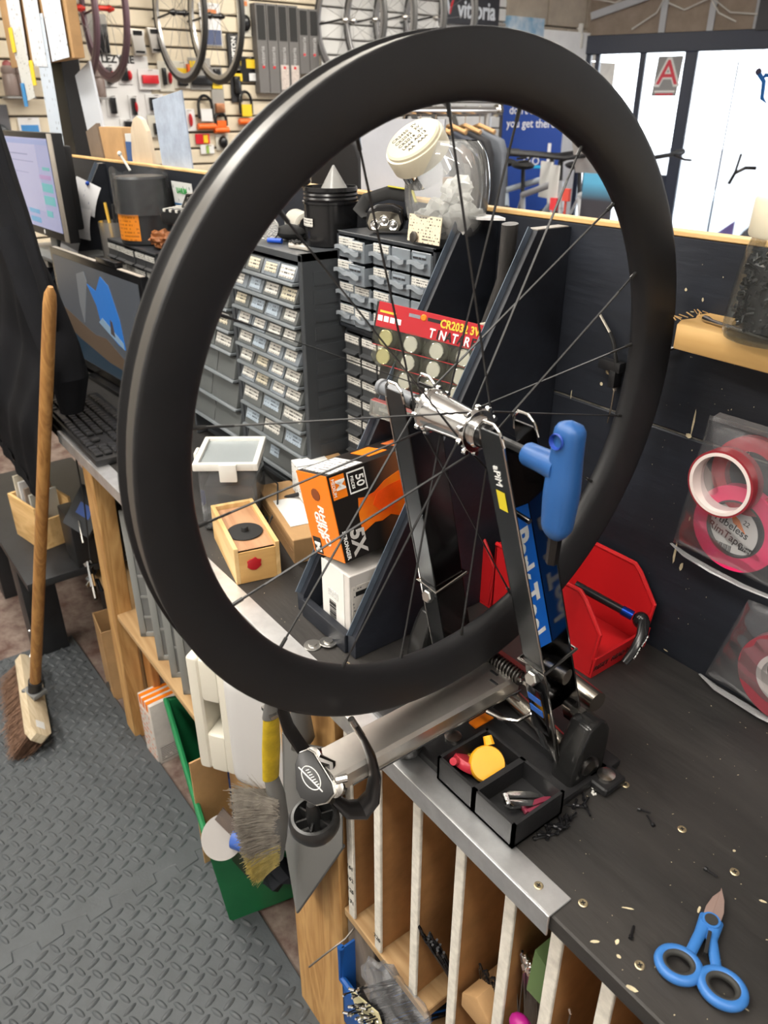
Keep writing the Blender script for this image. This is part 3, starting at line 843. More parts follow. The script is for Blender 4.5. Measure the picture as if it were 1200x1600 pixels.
MB().lathe([(0.0066, 0.0085), (0.0050, 0.0125), (0.0001, 0.0130)], n=16, origin=(0.1345, -0.0225, 0.028), axis=(0, 1, 0), caps=False).build('hanging_eye', mat('deep_blue', (0.02, 0.06, 0.35), 0.4), grip)
MB().lathe([(0.0058, -0.0005), (0.0070, 0.0004), (0.0064, 0.0016)], n=24, origin=(0.1345, -0.0128, 0.028), axis=(0, 1, 0), caps=False, closed=True).build('eye_rim', mat('deep_blue', (0.02, 0.06, 0.35), 0.4), grip)
MB().tube([(0.137, 0, -0.060), (0.137, 0, -0.090)], [0.0062, 0.0058], 6).build('socket_tip', mat('black_oxide', (0.05, 0.05, 0.05), 0.3, 0.9), hx, smooth=False)
# ================================================================ RIGHT SIDE OF THE BENCH
def open_bin(label, loc, rotz=0.0):
    t = thing('parts_bin', label, 'storage bin', loc, rotz, group='red open fronted bins')
    pr = [(-0.185, 0.004), (0.0, 0.004), (0.006, 0.072), (-0.020, 0.108), (-0.030, 0.118), (-0.185, 0.118)]
    for y in (0.0, 0.112):
        MB().prism(pr, y, y + 0.003, 'xz').build('side', red_plastic, t, bevel=0.0008, seg=1)
        MB().tube([(0.001, y + 0.0015, 0.03), (0.006, y + 0.0015, 0.072), (-0.022, y + 0.0015, 0.109), (-0.032, y + 0.0015, 0.118), (-0.185, y + 0.0015, 0.118)], 0.0032, 8).build('rolled_rim', red_plastic, t)
    MB().box((-0.185, 0, 0), (0.0, 0.115, 0.004)).build('floor_panel', red_plastic, t)
    MB().box((-0.185, 0, 0), (-0.182, 0.115, 0.118)).build('back_panel', red_plastic, t)
    fr = MB().prism([(0.0, 0.0), (0.003, 0.0), (0.007, 0.034), (0.003, 0.034)], 0.0, 0.115, 'xz').build('front_lip', red_plastic, t, bevel=0.0006, seg=1)
    return t, fr
ba, fl_ = open_bin('red open fronted bin nearer the tape bags, pencil writing on its lip', (-0.476, 0.694, BZ + 0.0005))
text(fl_, 'handwriting', 'RESET  READ HARD+CB', 0.011, (0.0058, 0.058, 0.017), rot_basis((0, 1, 0), (0.1, 0, 1)), mat('pencil', (0.06, 0.005, 0.005), 0.7), shear=0.2)
open_bin('red open fronted bin behind the right upright, farther from the tape', (-0.672, 0.70, BZ + 0.0005))
# quick release lever lying in the near bin
qr = thing('axle_lever', 'black axle with blue collar and cam lever resting in the red bin', 'axle lever', (0, 0, 0))
P1, P2 = Vector((-0.560, 0.752, 1.000)), Vector((-0.470, 0.782, 0.978))
MB().tube([P1, P1.lerp(P2, 0.72)], 0.0058, 12).build('axle', black_gloss, qr)
MB().tube([P1.lerp(P2, 0.72), P1.lerp(P2, 0.88)], 0.0068, 14).build('collar', mat('anod_blue', (0.01, 0.05, 0.35), 0.25, 0.8), qr)
MB().ball(P2, 0.011, 14, (1, 1, 1.1)).build('cam_head', black_gloss, qr)
lv = [P2 + Vector((0.006, -0.002, 0.004)), P2 + Vector((0.018, -0.020, -0.006)), P2 + Vector((0.020, -0.036, -0.022)), P2 + Vector((0.018, -0.050, -0.036))]
le = MB().tube(lv, [0.008, 0.0075, 0.0065, 0.005], 12, flat=0.6).build('lever', black_gloss, qr)
text(le, 'lettering', 'Park Tool', 0.009, lv[1].lerp(lv[2], 0.6) + Vector((0.0068, -0.001, 0.0)), rot_basis((0.02, -0.66, -0.62), (0.2, -0.6, 0.7)), white_ink, depth=0.0003)

# --- shelf board on the back wall, rough sawn left end
sh = MB()
sh.prism([(-0.470, 0.745), (0.30, 0.715), (0.30, 0.8185), (-0.478, 0.8185), (-0.482, 0.80), (-0.474, 0.785), (-0.479, 0.765)], 1.353, 1.380, 'xy')
shelf = sh.build('wall_shelf', wood_mat('shelf_ply', (0.66, 0.42, 0.17), (0.54, 0.32, 0.11), 'x', scale=7), bevel=0.0012, seg=1)
tag(shelf, 'thick plywood shelf board on the black wall with rough sawn end', 'shelf')
for k in range(9):
    a = (-0.480 + random.uniform(-.002, .006), 0.756 + k * 0.0072, 1.3805)
    MB().bar(a, (a[0] - random.uniform(0.003, 0.010), a[1] + random.uniform(-.006, .006), 1.382 + random.uniform(0, 0.004)), 0.0012, 0.0008).build('splinter', pine_x, shelf)
# --- glass jar with black screws
jar = thing('glass_jar', 'glass jar full of small black screws with a cream lid', 'jar', (-0.373, 0.766, 1.381))
MB().lathe([(0.046, 0.0), (0.050, 0.004), (0.0505, 0.016), (0.047, 0.060), (0.043, 0.085), (0.040, 0.094), (0.040, 0.100)], n=40, caps=False).build('glass_body', clear_mat('jar_glass', (0.86, 0.9, 0.88), 0.02, 0.04, gloss=0.6), jar, angle=1.0)
MB().lathe([(0.048, 0.0002), (0.048, 0.004)], n=40).build('glass_base', clear_mat('jar_glass', (0.86, 0.9, 0.88), 0.02, 0.04, gloss=0.6), jar)
MB().lathe([(0.0435, 0.096), (0.0445, 0.098), (0.0440, 0.128), (0.042, 0.131)], n=40).build('lid', cream_plastic, jar)
sc = MB()
for k in range(620):
    a = random.uniform(0, 2 * PI); r = 0.0425 * math.sqrt(random.uniform(0.45, 1)); zz = 0.010 + 0.066 * random.random()
    r *= 1 - 0.12 * zz / 0.1
    c = Vector((r * math.cos(a), r * math.sin(a), zz))
    d = Vector((random.gauss(0, 1), random.gauss(0, 1), random.gauss(0, 0.7))).normalized()
    sc.tube([c - d * 0.0035, c + d * 0.0035], [0.0022, 0.0011], 5)
so_ = sc.build('screws', mat('screw_black', (0.015, 0.015, 0.017), 0.28, 0.4), jar, smooth=False); so_['kind'] = 'stuff'
MB().lathe([(0.036, 0.010), (0.037, 0.04), (0.033, 0.070)], n=20).build('screw_core', mat('screw_black', (0.015, 0.015, 0.017), 0.28, 0.4), jar)
tag(MB().tube([(-0.458, 0.775, 1.3840), (-0.452, 0.773, 1.3836), (-0.445, 0.770, 1.3834), (-0.30, 0.728, 1.3834)], [0.0032, 0.0036, 0.0024, 0.0024], 10).build('steel_rod', mat('rod_steel', (0.55, 0.54, 0.56), 0.2, 1.0)), 'thin steel rod lying on the plywood shelf in front of the jar', 'rod')
tag(MB().tube([(-0.545, 0.812, 1.318), (-0.508, 0.812, 1.335), (-0.50, 0.818, 1.336)], [0.0022, 0.0026, 0.0022], 8).build('shelf_pin', steel), 'steel pin under the rough end of the plywood shelf', 'pin')

# --- wall fittings behind the wheel
cab = thing('wall_cable', 'black cable with bare steel end hanging on the black wall', 'cable', (0, 0, 0))
MB().tube([(-0.6245, 0.812, 1.353), (-0.603, 0.810, 1.3335)], 0.0021, 8).build('steel_end', mat('bright_end', (0.75, 0.72, 0.62), 0.25, 1.0), cab)
MB().tube([(-0.603, 0.810, 1.3335), (-0.594, 0.809, 1.322), (-0.586, 0.808, 1.30), (-0.586, 0.809, 1.278)], 0.0026, 8).build('sleeve', black_rubber, cab)
MB().tube([(-0.586, 0.809, 1.270), (-0.585, 0.812, 1.262)], 0.003, 8).tube([(-0.585, 0.811, 1.263), (-0.587, 0.813, 1.240), (-0.591, 0.815, 1.215)], 0.0013, 6).build('inner_wire', mat('bright_end', (0.75, 0.72, 0.62), 0.25, 1.0), cab)
tag(MB().box((-0.612, 0.806, 1.286), (-0.578, 0.8195, 1.299)).box((-0.592, 0.804, 1.266), (-0.582, 0.8195, 1.288)).build('wall_clip', black_plastic, bevel=0.0015), 'small black plastic clip screwed to the wall behind the rim', 'clip')
# countersunk screw shared by bench and wall
scr = MB().lathe([(0.0044, 0), (0.0046, 0.0005), (0.0036, 0.0011), (0.0014, 0.0008)], n=16).mesh('head', mat('screw_brass', (0.46, 0.38, 0.24), 0.4, 0.9))
scx = MB().box((-0.0022, -0.0005, 0.0007), (0.0022, 0.0005, 0.0013)).box((-0.0005, -0.0022, 0.0007), (0.0005, 0.0022, 0.0013)).mesh('cross_slot', ink)
def screw(loc, rot, label, group):
    t = thing('wood_screw', label, 'screw', loc, group=group, rot=rot)
    child(t, 'head', scr); child(t, 'cross_slot', scx)
    return t
for p, l in (((-0.265, 0.433), 'brass screw head in the bench beside the end of the metal strip'), ((-0.196, 0.426), 'brass screw head in the bench left of the scissor handles'),
             ((-0.198, 0.578), 'brass screw head in the bench above the scissor tip'), ((-0.259, 0.581), 'brass screw head in the middle of the bare bench'),
             ((-0.332, 0.583), 'brass screw head in the bench beside the stand mounting tab'), ((-0.490, 0.4335), 'brass screw head in the bench in front of the stand tray'),
             ((-0.690, 0.455), 'brass screw head in the bench under the bracket toe'), ((-0.745, 0.441), 'brass screw head in the bench beside the two washers'), ((-0.105, 0.425), 'brass screw head in the bench below the scissors')):
    screw((p[0], p[1], BZ + 0.0002), (0, 0, random.uniform(0, 1)), l, 'countersunk screws in the bench top')
screw((-0.603, 0.8195, 1.281), (PI / 2, 0, 0.4), 'brass screw head in the black wall beside the small clip', 'screws in the back wall')
screw((-0.399, 0.8195, 1.236), (PI / 2, 0, 0.7), 'brass screw head inside the white tape ring on the wall', 'screws in the back wall')
t_ = screw((-0.302, 0.412, BZ + 0.0022), (0, 0, 0.2), 'steel screw head near the end of the aluminium strip', 'screws in the metal strip')

# --- chipped paint on wall and bench: small bare flecks and gouges
chip = mat('bare_wood_chip', (0.50, 0.43, 0.28), 0.8, vary=0.3, vscale=60)
def fleck_wall(x, z, w, h, n=7):
    pts = []
    for k in range(n):
        a = 2 * PI * k / n
        r = random.uniform(0.6, 1.1)
        pts.append((x + w * r * math.cos(a), 0.8193, z + h * r * math.sin(a)))
    return pts
wall_marks = MB()
for x, z, w, h in ((-0.472, 1.252, 0.0016, 0.020), (-0.474, 1.232, 0.005, 0.004), (-0.462, 1.075, 0.002, 0.018), (-0.450, 1.058, 0.003, 0.008), (-0.513, 1.400, 0.002, 0.002), (-0.49, 1.392, 0.0015, 0.003), (-0.50, 1.377, 0.003, 0.001), (-0.452, 1.128, 0.0012, 0.004),
                   (-0.447, 0.9250, 0.004, 0.0015), (-0.612, 1.262, 0.003, 0.003), (-0.66, 1.235, 0.001, 0.008), (-0.445, 1.213, 0.0015, 0.001), (-0.432, 1.19, 0.001, 0.001)):
    wall_marks.poly(fleck_wall(x, z, w, h))
for k in range(60):
    x = random.uniform(-0.52, -0.40); z = random.uniform(0.98, 1.22) if k % 2 else random.uniform(1.26, 1.44)
    s = random.uniform(0.0003, 0.0009)
    wall_marks.poly(fleck_wall(x, z, s, s * random.uniform(0.5, 2), 5))
o = wall_marks.build('paint_chips', chip, smooth=False); tag(o, 'tiny bare wood chips and scratches scattered over the black wall', 'paint chips', kind='stuff')
bench_marks = MB()
def fleck(x, y, w, h, a=0.0, n=7, z=BZ + 0.0003):
    pts = []
    for k in range(n):
        t = 2 * PI * k / n
        r = random.uniform(0.6, 1.1)
        u, v = w * r * math.cos(t), h * r * math.sin(t)
        pts.append((x + u * math.cos(a) - v * math.sin(a), y + u * math.sin(a) + v * math.cos(a), z))
    bench_marks.poly(pts)
for x, y, w, h, a in ((-0.234, 0.412, 0.005, 0.0018, 0.9), (-0.237, 0.462, 0.006, 0.0012, 0.7), (-0.222, 0.428, 0.004, 0.002, 1.8), (-0.212, 0.418, 0.003, 0.002, 0.3), (-0.188, 0.404, 0.006, 0.003, 0.4), (-0.196, 0.515, 0.005, 0.0015, 1.9), (-0.165, 0.57, 0.004, 0.0015, 0.4), (-0.158, 0.60, 0.003, 0.0015, 0.4), (-0.212, 0.60, 0.002, 0.002, 0)):
    fleck(x, y, w, h, a)
for k in range(160):
    x = random.uniform(-0.36, 0.0); y = random.uniform(0.41, 0.80)
    s = random.uniform(0.0002, 0.0007)
    fleck(x, y, s, s * random.uniform(0.5, 3), random.uniform(0, 3), 5)
for k in range(60):
    x = random.uniform(-1.2, -0.70); y = random.uniform(0.43, 0.60)
    s = random.uniform(0.0003, 0.0008)
    fleck(x, y, s, s * random.uniform(0.5, 3), random.uniform(0, 3), 5)
o = bench_marks.build('bench_chips', chip, smooth=False); tag(o, 'tiny wood chips and crumbs scattered over the black bench top', 'paint chips', kind='stuff')
for x, y, l in ((-0.349, 0.552, 'white crumb on the bench by the spilled black bolts'), (-0.344, 0.545, 'longer white crumb on the bench by the spilled black bolts'), (-0.205, 0.735, 'white scrap on the bench below the tape bags'), (-0.100, 0.452, 'white scrap on the bench right of the scissor handles')):
    c = MB()
    for k in range(4):
        c.ball((x + random.uniform(-.003, .003), y + random.uniform(-.003, .003), BZ + 0.0012), 0.0016, 6)
    tag(c.build('crumb', white_plastic), l, 'crumb', 'white crumbs on the bench')

# --- small black bolts: a spill by the tray and a few strays
bolt = MB().tube([(0, 0, 0), (0.011, 0, 0)], 0.0011, 6).lathe([(0.0021, -0.0028), (0.0021, 0.0), (0.0011, 0.0002)], n=10, axis=(1, 0, 0)).mesh('bolt', mat('screw_black', (0.015, 0.015, 0.017), 0.28, 0.4))
def one_bolt(x, y, a, label, z=BZ + 0.0022, tilt=0.0):
    o = bpy.data.objects.new('bolt', bolt); COL.objects.link(o)
    o.location = (x, y, z); o.rotation_euler = (0, tilt, a)
    return tag(o, label, 'bolt', 'small black bolts on the bench')
for x, y, a, l in ((-0.300, 0.566, 0.5, 'stray black bolt on the bench, upper of the middle pair'), (-0.281, 0.561, 2.7, 'stray black bolt on the bench, lower of the middle pair'), (-0.215, 0.557, 0.1, 'stray black bolt left of the scissor tip'), (-0.217, 0.441, 2.0, 'stray black bolt near the bench edge'), (-0.336, 0.566, 1.9, 'stray black bolt below the stand mounting tab'), (-0.357, 0.535, 2.0, 'single black bolt standing apart above the spill'), (-0.346, 0.530, 2.4, 'black bolt with bright shank at the right of the spill')):
    one_bolt(x, y, a, l)
for k in range(26):
    t = random.random()
    one_bolt(-0.340 + random.uniform(-.006, .006) + 0.004 * (1 - t), 0.448 + 0.078 * t, random.uniform(0, 6.28), 'small black bolt in the spill along the tray', BZ + 0.0022 + random.choice((0, 0, 0.002)))

# --- scissors
sg = thing('scissors', 'blue and black handled workshop scissors lying on the bench', 'scissors', (0, 0, BZ + 0.0008))
tip, piv = Vector((-0.193, 0.545, 0)), Vector((-0.180, 0.506, 0))
d = (tip - piv).normalized(); nrm = Vector((-d.y, d.x, 0))
blade = mat('blade_steel', (0.55, 0.40, 0.35), 0.35, 0.7)
for s, off in ((1, 0.0), (-1, 0.0018)):
    pts = [piv - d * 0.004 + nrm * 0.0075 * s, piv - d * 0.004 - nrm * 0.001 * s, tip - nrm * 0.0006 * s + d * 0.001, tip - d * 0.012 + nrm * 0.0052 * s, piv + d * 0.016 + nrm * 0.0078 * s]
    MB().prism([(p.x, p.y) for p in pts], 0.004 + off, 0.0056 + off).build('blade', blade, sg, bevel=0.0003, seg=1)
L1, L2 = Vector((-0.174, 0.448, 0)), Vector((-0.140, 0.460, 0))
sblue = mat('scissor_blue', (0.035, 0.150, 0.42), 0.4)
for s, c, rr in ((1, L1, (0.0160, 0.0138)), (-1, L2, (0.0165, 0.0142))):
    arm_ = MB().tube([piv + Vector((0, 0, 0.005)) + d * 0.004 + nrm * 0.003 * s, piv - d * 0.016 + nrm * 0.005 * s + Vector((0, 0, 0.006)), c.lerp(piv, 0.27) - nrm * 0.002 * s + Vector((0, 0, 0.007))], [0.0075, 0.0050, 0.0046], 14, flat=0.7).build('handle', sblue, sg)
    rp, ip = [], []
    ax = 0.55 if s > 0 else 0.35
    for k in range(36):
        a = 2 * PI * k / 36
        u, v = rr[0] * math.cos(a), rr[1] * math.sin(a)
        rp.append(c + Vector((u * math.cos(ax) - v * math.sin(ax), u * math.sin(ax) + v * math.cos(ax), 0.0075)))
        u, v = u * 0.80, v * 0.80
        ip.append(c + Vector((u * math.cos(ax) - v * math.sin(ax), u * math.sin(ax) + v * math.cos(ax), 0.0082)))
    MB().tube(rp, 0.0046, 12, closed=True).build('loop', sblue, arm_)
    MB().tube(ip, 0.0034, 12, closed=True).build('soft_insert', mat('scissor_grip', (0.028, 0.028, 0.026), 0.6), arm_, )
MB().lathe([(0.0085, 0.0), (0.0085, 0.009), (0.0078, 0.0105)], n=24, origin=piv).build('pivot_boss', sblue, sg)
MB().lathe([(0.0058, 0.0), (0.0058, 0.0112)], n=24, origin=piv).build('pivot_cap', mat('scissor_grip', (0.028, 0.028, 0.026), 0.6), sg)
MB().bar(piv - d * 0.012 + Vector((0.002, 0, 0.009)), piv - d * 0.034 + Vector((0.004, 0, 0.008)), 0.003, 0.006).build('spring_slot', ink, sg)

# --- spoke wrenches in the tray pockets
def wrench(label, c, m, rotz, kind):
    t = thing('spoke_wrench', label, 'spoke wrench', c, rotz, group='spoke wrenches in the stand tray')
    if kind == 'disc':
        MB().lathe([(0.004, -0.006), (0.0185, -0.006), (0.020, -0.003), (0.020, 0.003), (0.0185, 0.006), (0.004, 0.006)], n=32).build('disc_body', m, t)
        MB().lathe([(0.0078, -0.008), (0.0078, 0.008), (0.0035, 0.0085), (0.0035, 0.004)], n=20, origin=(0.017, -0.010, 0)).build('nipple_slot', mat('wrench_gold', (0.5, 0.32, 0.05), 0.35, 0.3), t)
        MB().tube([(-0.010, 0.018, 0), (-0.018, 0.024, 0)], [0.006, 0.005], 10).build('nose', m, t)
    else:
        for s in (-1, 1):
            MB().prism([(-0.020, s * 0.002), (-0.012, s * 0.0085), (0.016, s * 0.0085), (0.026, s * 0.0055), (0.026, s * 0.001), (-0.012, s * 0.001)], -0.003, 0.003).build('plate', m, t, bevel=0.0008)
        MB().tube([(-0.016, -0.006, 0), (-0.016, 0.006, 0)], 0.0035, 10).build('cross_pin', m, t)
    return t
w1 = wrench('round yellow spoke wrench in the left tray pocket', (-0.428, 0.462, BZ + 0.027), yellow_plastic, 0.4, 'disc'); w1.rotation_euler = (0.55, 0.5, 0.4)
w2 = wrench('round red spoke wrench tucked under the yellow one', (-0.447, 0.450, BZ + 0.020), mat('wrench_red', (0.45, 0.03, 0.05), 0.35), 2.2, 'disc'); w2.rotation_euler = (0.5, 0.4, 2.6); w2.scale = (0.85, 0.85, 0.85)
w3 = wrench('bright steel spoke wrench in the right tray pocket', (-0.375, 0.458, BZ + 0.022), silver, 1.2, 'bar'); w3.rotation_euler = (0.3, 0.35, 1.25)
w4 = wrench('dark red spoke wrench beside the steel one in the right tray pocket', (-0.362, 0.470, BZ + 0.016), mat('wrench_dark_red', (0.16, 0.02, 0.04), 0.35), 1.3, 'bar'); w4.scale = (0.8, 0.8, 0.8)
tag(MB().box((-0.498, 0.50, BZ + 0.0122), (-0.486, 0.53, BZ + 0.0155)).build('orange_scrap', orange_print, bevel=0.001), 'small orange plastic scrap on the stand base beside the caliper arm', 'scrap')

# --- clear bags with tape rolls hanging on the wall
def tape_ring(t, name, c, r0, r1, w, m, ax=(0, -1, 0)):
    return MB().lathe([(r0, 0), (r1, 0), (r1, w), (r0, w)], n=56, origin=c, axis=ax, caps=False, closed=True).build(name, m, t, angle=0.4)
bagA = thing('tape_bag', 'clear bag with pink and red rim tape rolls hanging on the wall', 'tape bag', (0, 0, 0))
pink = mat('tape_pink', (0.80, 0.022, 0.135), 0.45); maroon = mat('tape_maroon', (0.23, 0.020, 0.028), 0.35)
big = tape_ring(bagA, 'pink_tape', (-0.386, 0.8165, 1.146), 0.036, 0.0535, 0.012, pink)
tape_ring(bagA, 'tape_core', (-0.386, 0.8160, 1.146), 0.0335, 0.036, 0.0115, mat('core_black', (0.03, 0.03, 0.032), 0.35))
lbl = MB().lathe([(0.0001, 0), (0.0330, 0.0), (0.0330, 0.0006), (0.0001, 0.0006)], n=48, origin=(-0.3925, 0.8100, 1.140), axis=(0, -1, 0), caps=False, closed=True).build('round_label', mat('label_white', (0.70, 0.69, 0.66), 0.5), bagA)
RL = rot_basis((0.965, 0, -0.26), (0.26, 0, 0.965))
text(lbl, 'lettering', 'Tubeless\nRimTape', 0.0135, (-0.3955, 0.8090, 1.1395), RL, ink, depth=0.0002, bold=0.0001)
text(lbl, 'size_mark', '17MM', 0.0058, (-0.3705, 0.8088, 1.1235), RL, white_ink, depth=0.0003)
MB().box((-0.379, 0.8091, 1.1205), (-0.362, 0.8094, 1.1265)).build('size_box', ink, lbl)
for k in range(18):
    x = -0.4105 + k * 0.0013
    w = random.choice((0.0004, 0.0007, 0.0009))
    MB().box((x, 0.8091, 1.1130), (x + w, 0.8094, 1.1205)).build('barcode_bar', ink, lbl)
MB().poly([(-0.398, 0.8092, 1.164), (-0.385, 0.8092, 1.157), (-0.374, 0.8092, 1.142), (-0.392, 0.8092, 1.151)]).build('orange_flash', orange_print, lbl)
text(lbl, 'size_row', '12', 0.0085, (-0.4055, 0.8090, 1.1600), RL, ink, depth=0.0002); text(lbl, 'size_row', '22', 0.0085, (-0.3760, 0.8090, 1.1555), RL, ink, depth=0.0002)
MB().poly([(-0.4205, 0.8092, 1.1555), (-0.4205, 0.8092, 1.149), (-0.4165, 0.8092, 1.152)]).build('arrow_mark', ink, lbl)
tape_ring(bagA, 'red_tape', (-0.405, 0.8050, 1.203), 0.0375, 0.0400, 0.022, maroon)
tape_ring(bagA, 'white_core', (-0.405, 0.8048, 1.203), 0.0335, 0.0375, 0.0225, mat('core_white', (0.68, 0.60, 0.57), 0.4))
tape_ring(bagA, 'red_roll', (-0.385, 0.8180, 1.213), 0.030, 0.047, 0.010, mat('tape_red', (0.42, 0.012, 0.03), 0.3))
def bag_film(t, corners, bulge, nm='bag_film', seed=3):
    rnd = random.Random(seed)
    ph = [rnd.uniform(0, 6) for _ in range(6)]
    c = [Vector(p) for p in corners]
    def fn(u, v, s):
        p = c[0].lerp(c[1], u).lerp(c[3].lerp(c[2], u), v)
        w = 4 * (u * (1 - u) * v * (1 - v)) ** 0.5
        wr = 0.0007 * (math.sin(17 * u + 9 * v + ph[0]) + math.sin(31 * v - 11 * u + ph[1])) * min(1, 3 * w)
        return p + Vector((0, s * (bulge * min(1, w * 0.75) + 0.0004) + (wr if s < 0 else 0), 0))
    m = MB(); m.grid(lambda u, v: fn(u, v, -1), 30, 30)
    return m.build(nm, clear_bag, t, angle=3)
bag_film(bagA, [(-0.452, 0.817, 1.266), (-0.33, 0.817, 1.268), (-0.300, 0.817, 1.085), (-0.466, 0.817, 1.088)], 0.036)
MB().poly([(-0.4525, 0.8165, 1.2605), (-0.33, 0.8165, 1.2615), (-0.33, 0.8160, 1.273), (-0.440, 0.8160, 1.273)]).build('bag_flap', clear_mat('polythene_fold', (0.55, 0.55, 0.56), 0.30, 0.2), bagA)
MB().tube([(-0.466, 0.812, 1.088), (-0.440, 0.806, 1.085), (-0.40, 0.802, 1.083), (-0.36, 0.803, 1.081), (-0.31, 0.808, 1.081)], [0.002, 0.005, 0.006, 0.005, 0.004], 8, flat=0.4).build('bag_hem', clear_mat('polythene_fold', (0.55, 0.55, 0.56), 0.30, 0.2), bagA)
bagB = thing('tape_bag', 'clear bag with a dull red tape roll low at the right edge of the wall', 'tape bag', (0, 0, 0))
tape_ring(bagB, 'red_tape', (-0.283, 0.812, 0.990), 0.034, 0.058, 0.014, mat('tape_dull_red', (0.26, 0.045, 0.06), 0.5))
tape_ring(bagB, 'white_core', (-0.283, 0.811, 0.990), 0.028, 0.034, 0.0145, mat('core_white', (0.68, 0.60, 0.57), 0.4))
bag_film(bagB, [(-0.355, 0.816, 1.060), (-0.22, 0.816, 1.075), (-0.21, 0.816, 0.925), (-0.385, 0.816, 0.925)], 0.030, seed=8)
MB().tube([(-0.389, 0.810, 0.9265), (-0.36, 0.802, 0.926), (-0.30, 0.80, 0.926), (-0.24, 0.806, 0.926)], [0.002, 0.005, 0.006, 0.004], 8, flat=0.5).build('bag_hem', clear_mat('polythene_fold', (0.55, 0.55, 0.56), 0.30, 0.2), bagB)
# ================================================================ DRAWER CABINETS AND BOXES
lab_print = print_mat('drawer_label', (0.55, 0.54, 0.50), (0.05, 0.05, 0.05), 3.0, 16.0, 'xz', cover=0.5)
lab_cream = print_mat('drawer_label_cream', (0.50, 0.46, 0.35), (0.05, 0.05, 0.05), 3.0, 12.0, 'xz', cover=0.5)
lab_blue = print_mat('drawer_label_blue', (0.30, 0.36, 0.42), (0.07, 0.08, 0.1), 3.0, 10.0, 'xz', cover=0.45)
grey_drawer = mat('grey_drawer', (0.10, 0.108, 0.108), 0.35)
grey_rail = mat('grey_rail', (0.115, 0.13, 0.14), 0.4)

def tilt_cabinet(label, x0, x1, yf, rows, seed, ztop=1.38):
    """tall cabinet of clear-fronted tilting drawers: rows = list of (height, columns, label kind)"""
    rnd = random.Random(seed)
    t = thing('drawer_cabinet', label, 'drawer cabinet', (x0, yf, BZ + 0.0005), group='small parts drawer cabinets')
    W = x1 - x0; H = ztop - BZ; D = 0.815 - yf
    b = MB()
    b.box((0, 0.004, 0), (0.008, D, H)); b.box((W - 0.012, 0.004, 0), (W, D, H))
    b.box((0, 0.030, 0), (W, D, 0.010)); b.box((0, D - 0.006, 0), (W, D, H)); b.box((0, 0.004, H - 0.012), (W, D, H))
    b.build('carcass', dark_grey, t, bevel=0.0015, seg=1)
    for k in range(14):
        z = 0.02 + k * (H - 0.04) / 14
        MB().box((W, 0.025, z), (W + 0.0012, D - 0.004, z + 0.022)).build('side_rib', dark_grey, t)
    z = H - 0.016
    for (h, n, kind) in rows:
        z -= h
        if z < 0.004: break
        # ledge that the drawers of this row tilt over
        MB().prism([(-0.009, z + 0.001), (0.016, z + 0.001), (0.016, z + 0.006), (-0.007, z + 0.006)], 0.009, W - 0.013, 'yz').build('ledge', grey_rail, t, bevel=0.0008, seg=1)
        cw = (W - 0.022) / n
        for c in range(n):
            xa = 0.009 + c * cw + 0.0015; xb = 0.009 + (c + 1) * cw - 0.0015
            d = MB().prism([(-0.004, z + 0.007), (0.010, z + 0.007), (0.016, z + h - 0.004), (0.006, z + h - 0.004)], xa, xb, 'yz')
            dr = d.build('drawer', clear_milky if kind == 'clear' and rnd.random() < 0.25 else grey_drawer, t, bevel=0.0022, seg=2)
            # sloping clear bin face above
            lw = (xb - xa) * rnd.uniform(0.66, 0.84); lh = min(h * rnd.uniform(0.40, 0.52), 0.018); xo = xa + ((xb - xa) - lw) * rnd.uniform(0.2, 0.8)
            if kind == 'wide':
                lw *= 0.22; xo = xa + (xb - xa) * 0.42
            r = rnd.random()
            m = lab_print if r < 0.66 else (lab_cream if r < 0.84 else lab_blue)
            if kind == 'none': continue
            zc = z + h * 0.58
            def yy(zz): return -0.004 + 0.010 * (zz - z - 0.007) / max(1e-4, (h - 0.011)) - 0.0008
            MB().poly([(xo, yy(zc - lh / 2), zc - lh / 2), (xo + lw, yy(zc - lh / 2), zc - lh / 2), (xo + lw, yy(zc + lh / 2), zc + lh / 2), (xo, yy(zc + lh / 2), zc + lh / 2)]).build('label_card', m, dr, smooth=False)
    return t
CX0, CX1 = -1.338, -1.091
tilt_cabinet('tall grey drawer cabinet beside the clear drawers, four labels to a row', CX0, CX1, 0.650,
             [(0.035, 4, 'clear')] * 7 + [(0.047, 3, 'grey')] * 2 + [(0.052, 1, 'wide')] * 2, 11)
tilt_cabinet('tall grey drawer cabinet farther left, half hidden by the rim', -1.600, -1.344, 0.650,
             [(0.035, 4, 'clear')] * 2 + [(0.043, 3, 'grey')] * 3 + [(0.055, 3, 'none')] + [(0.06, 2, 'none')] * 2 + [(0.07, 1, 'none')], 5, 1.372)

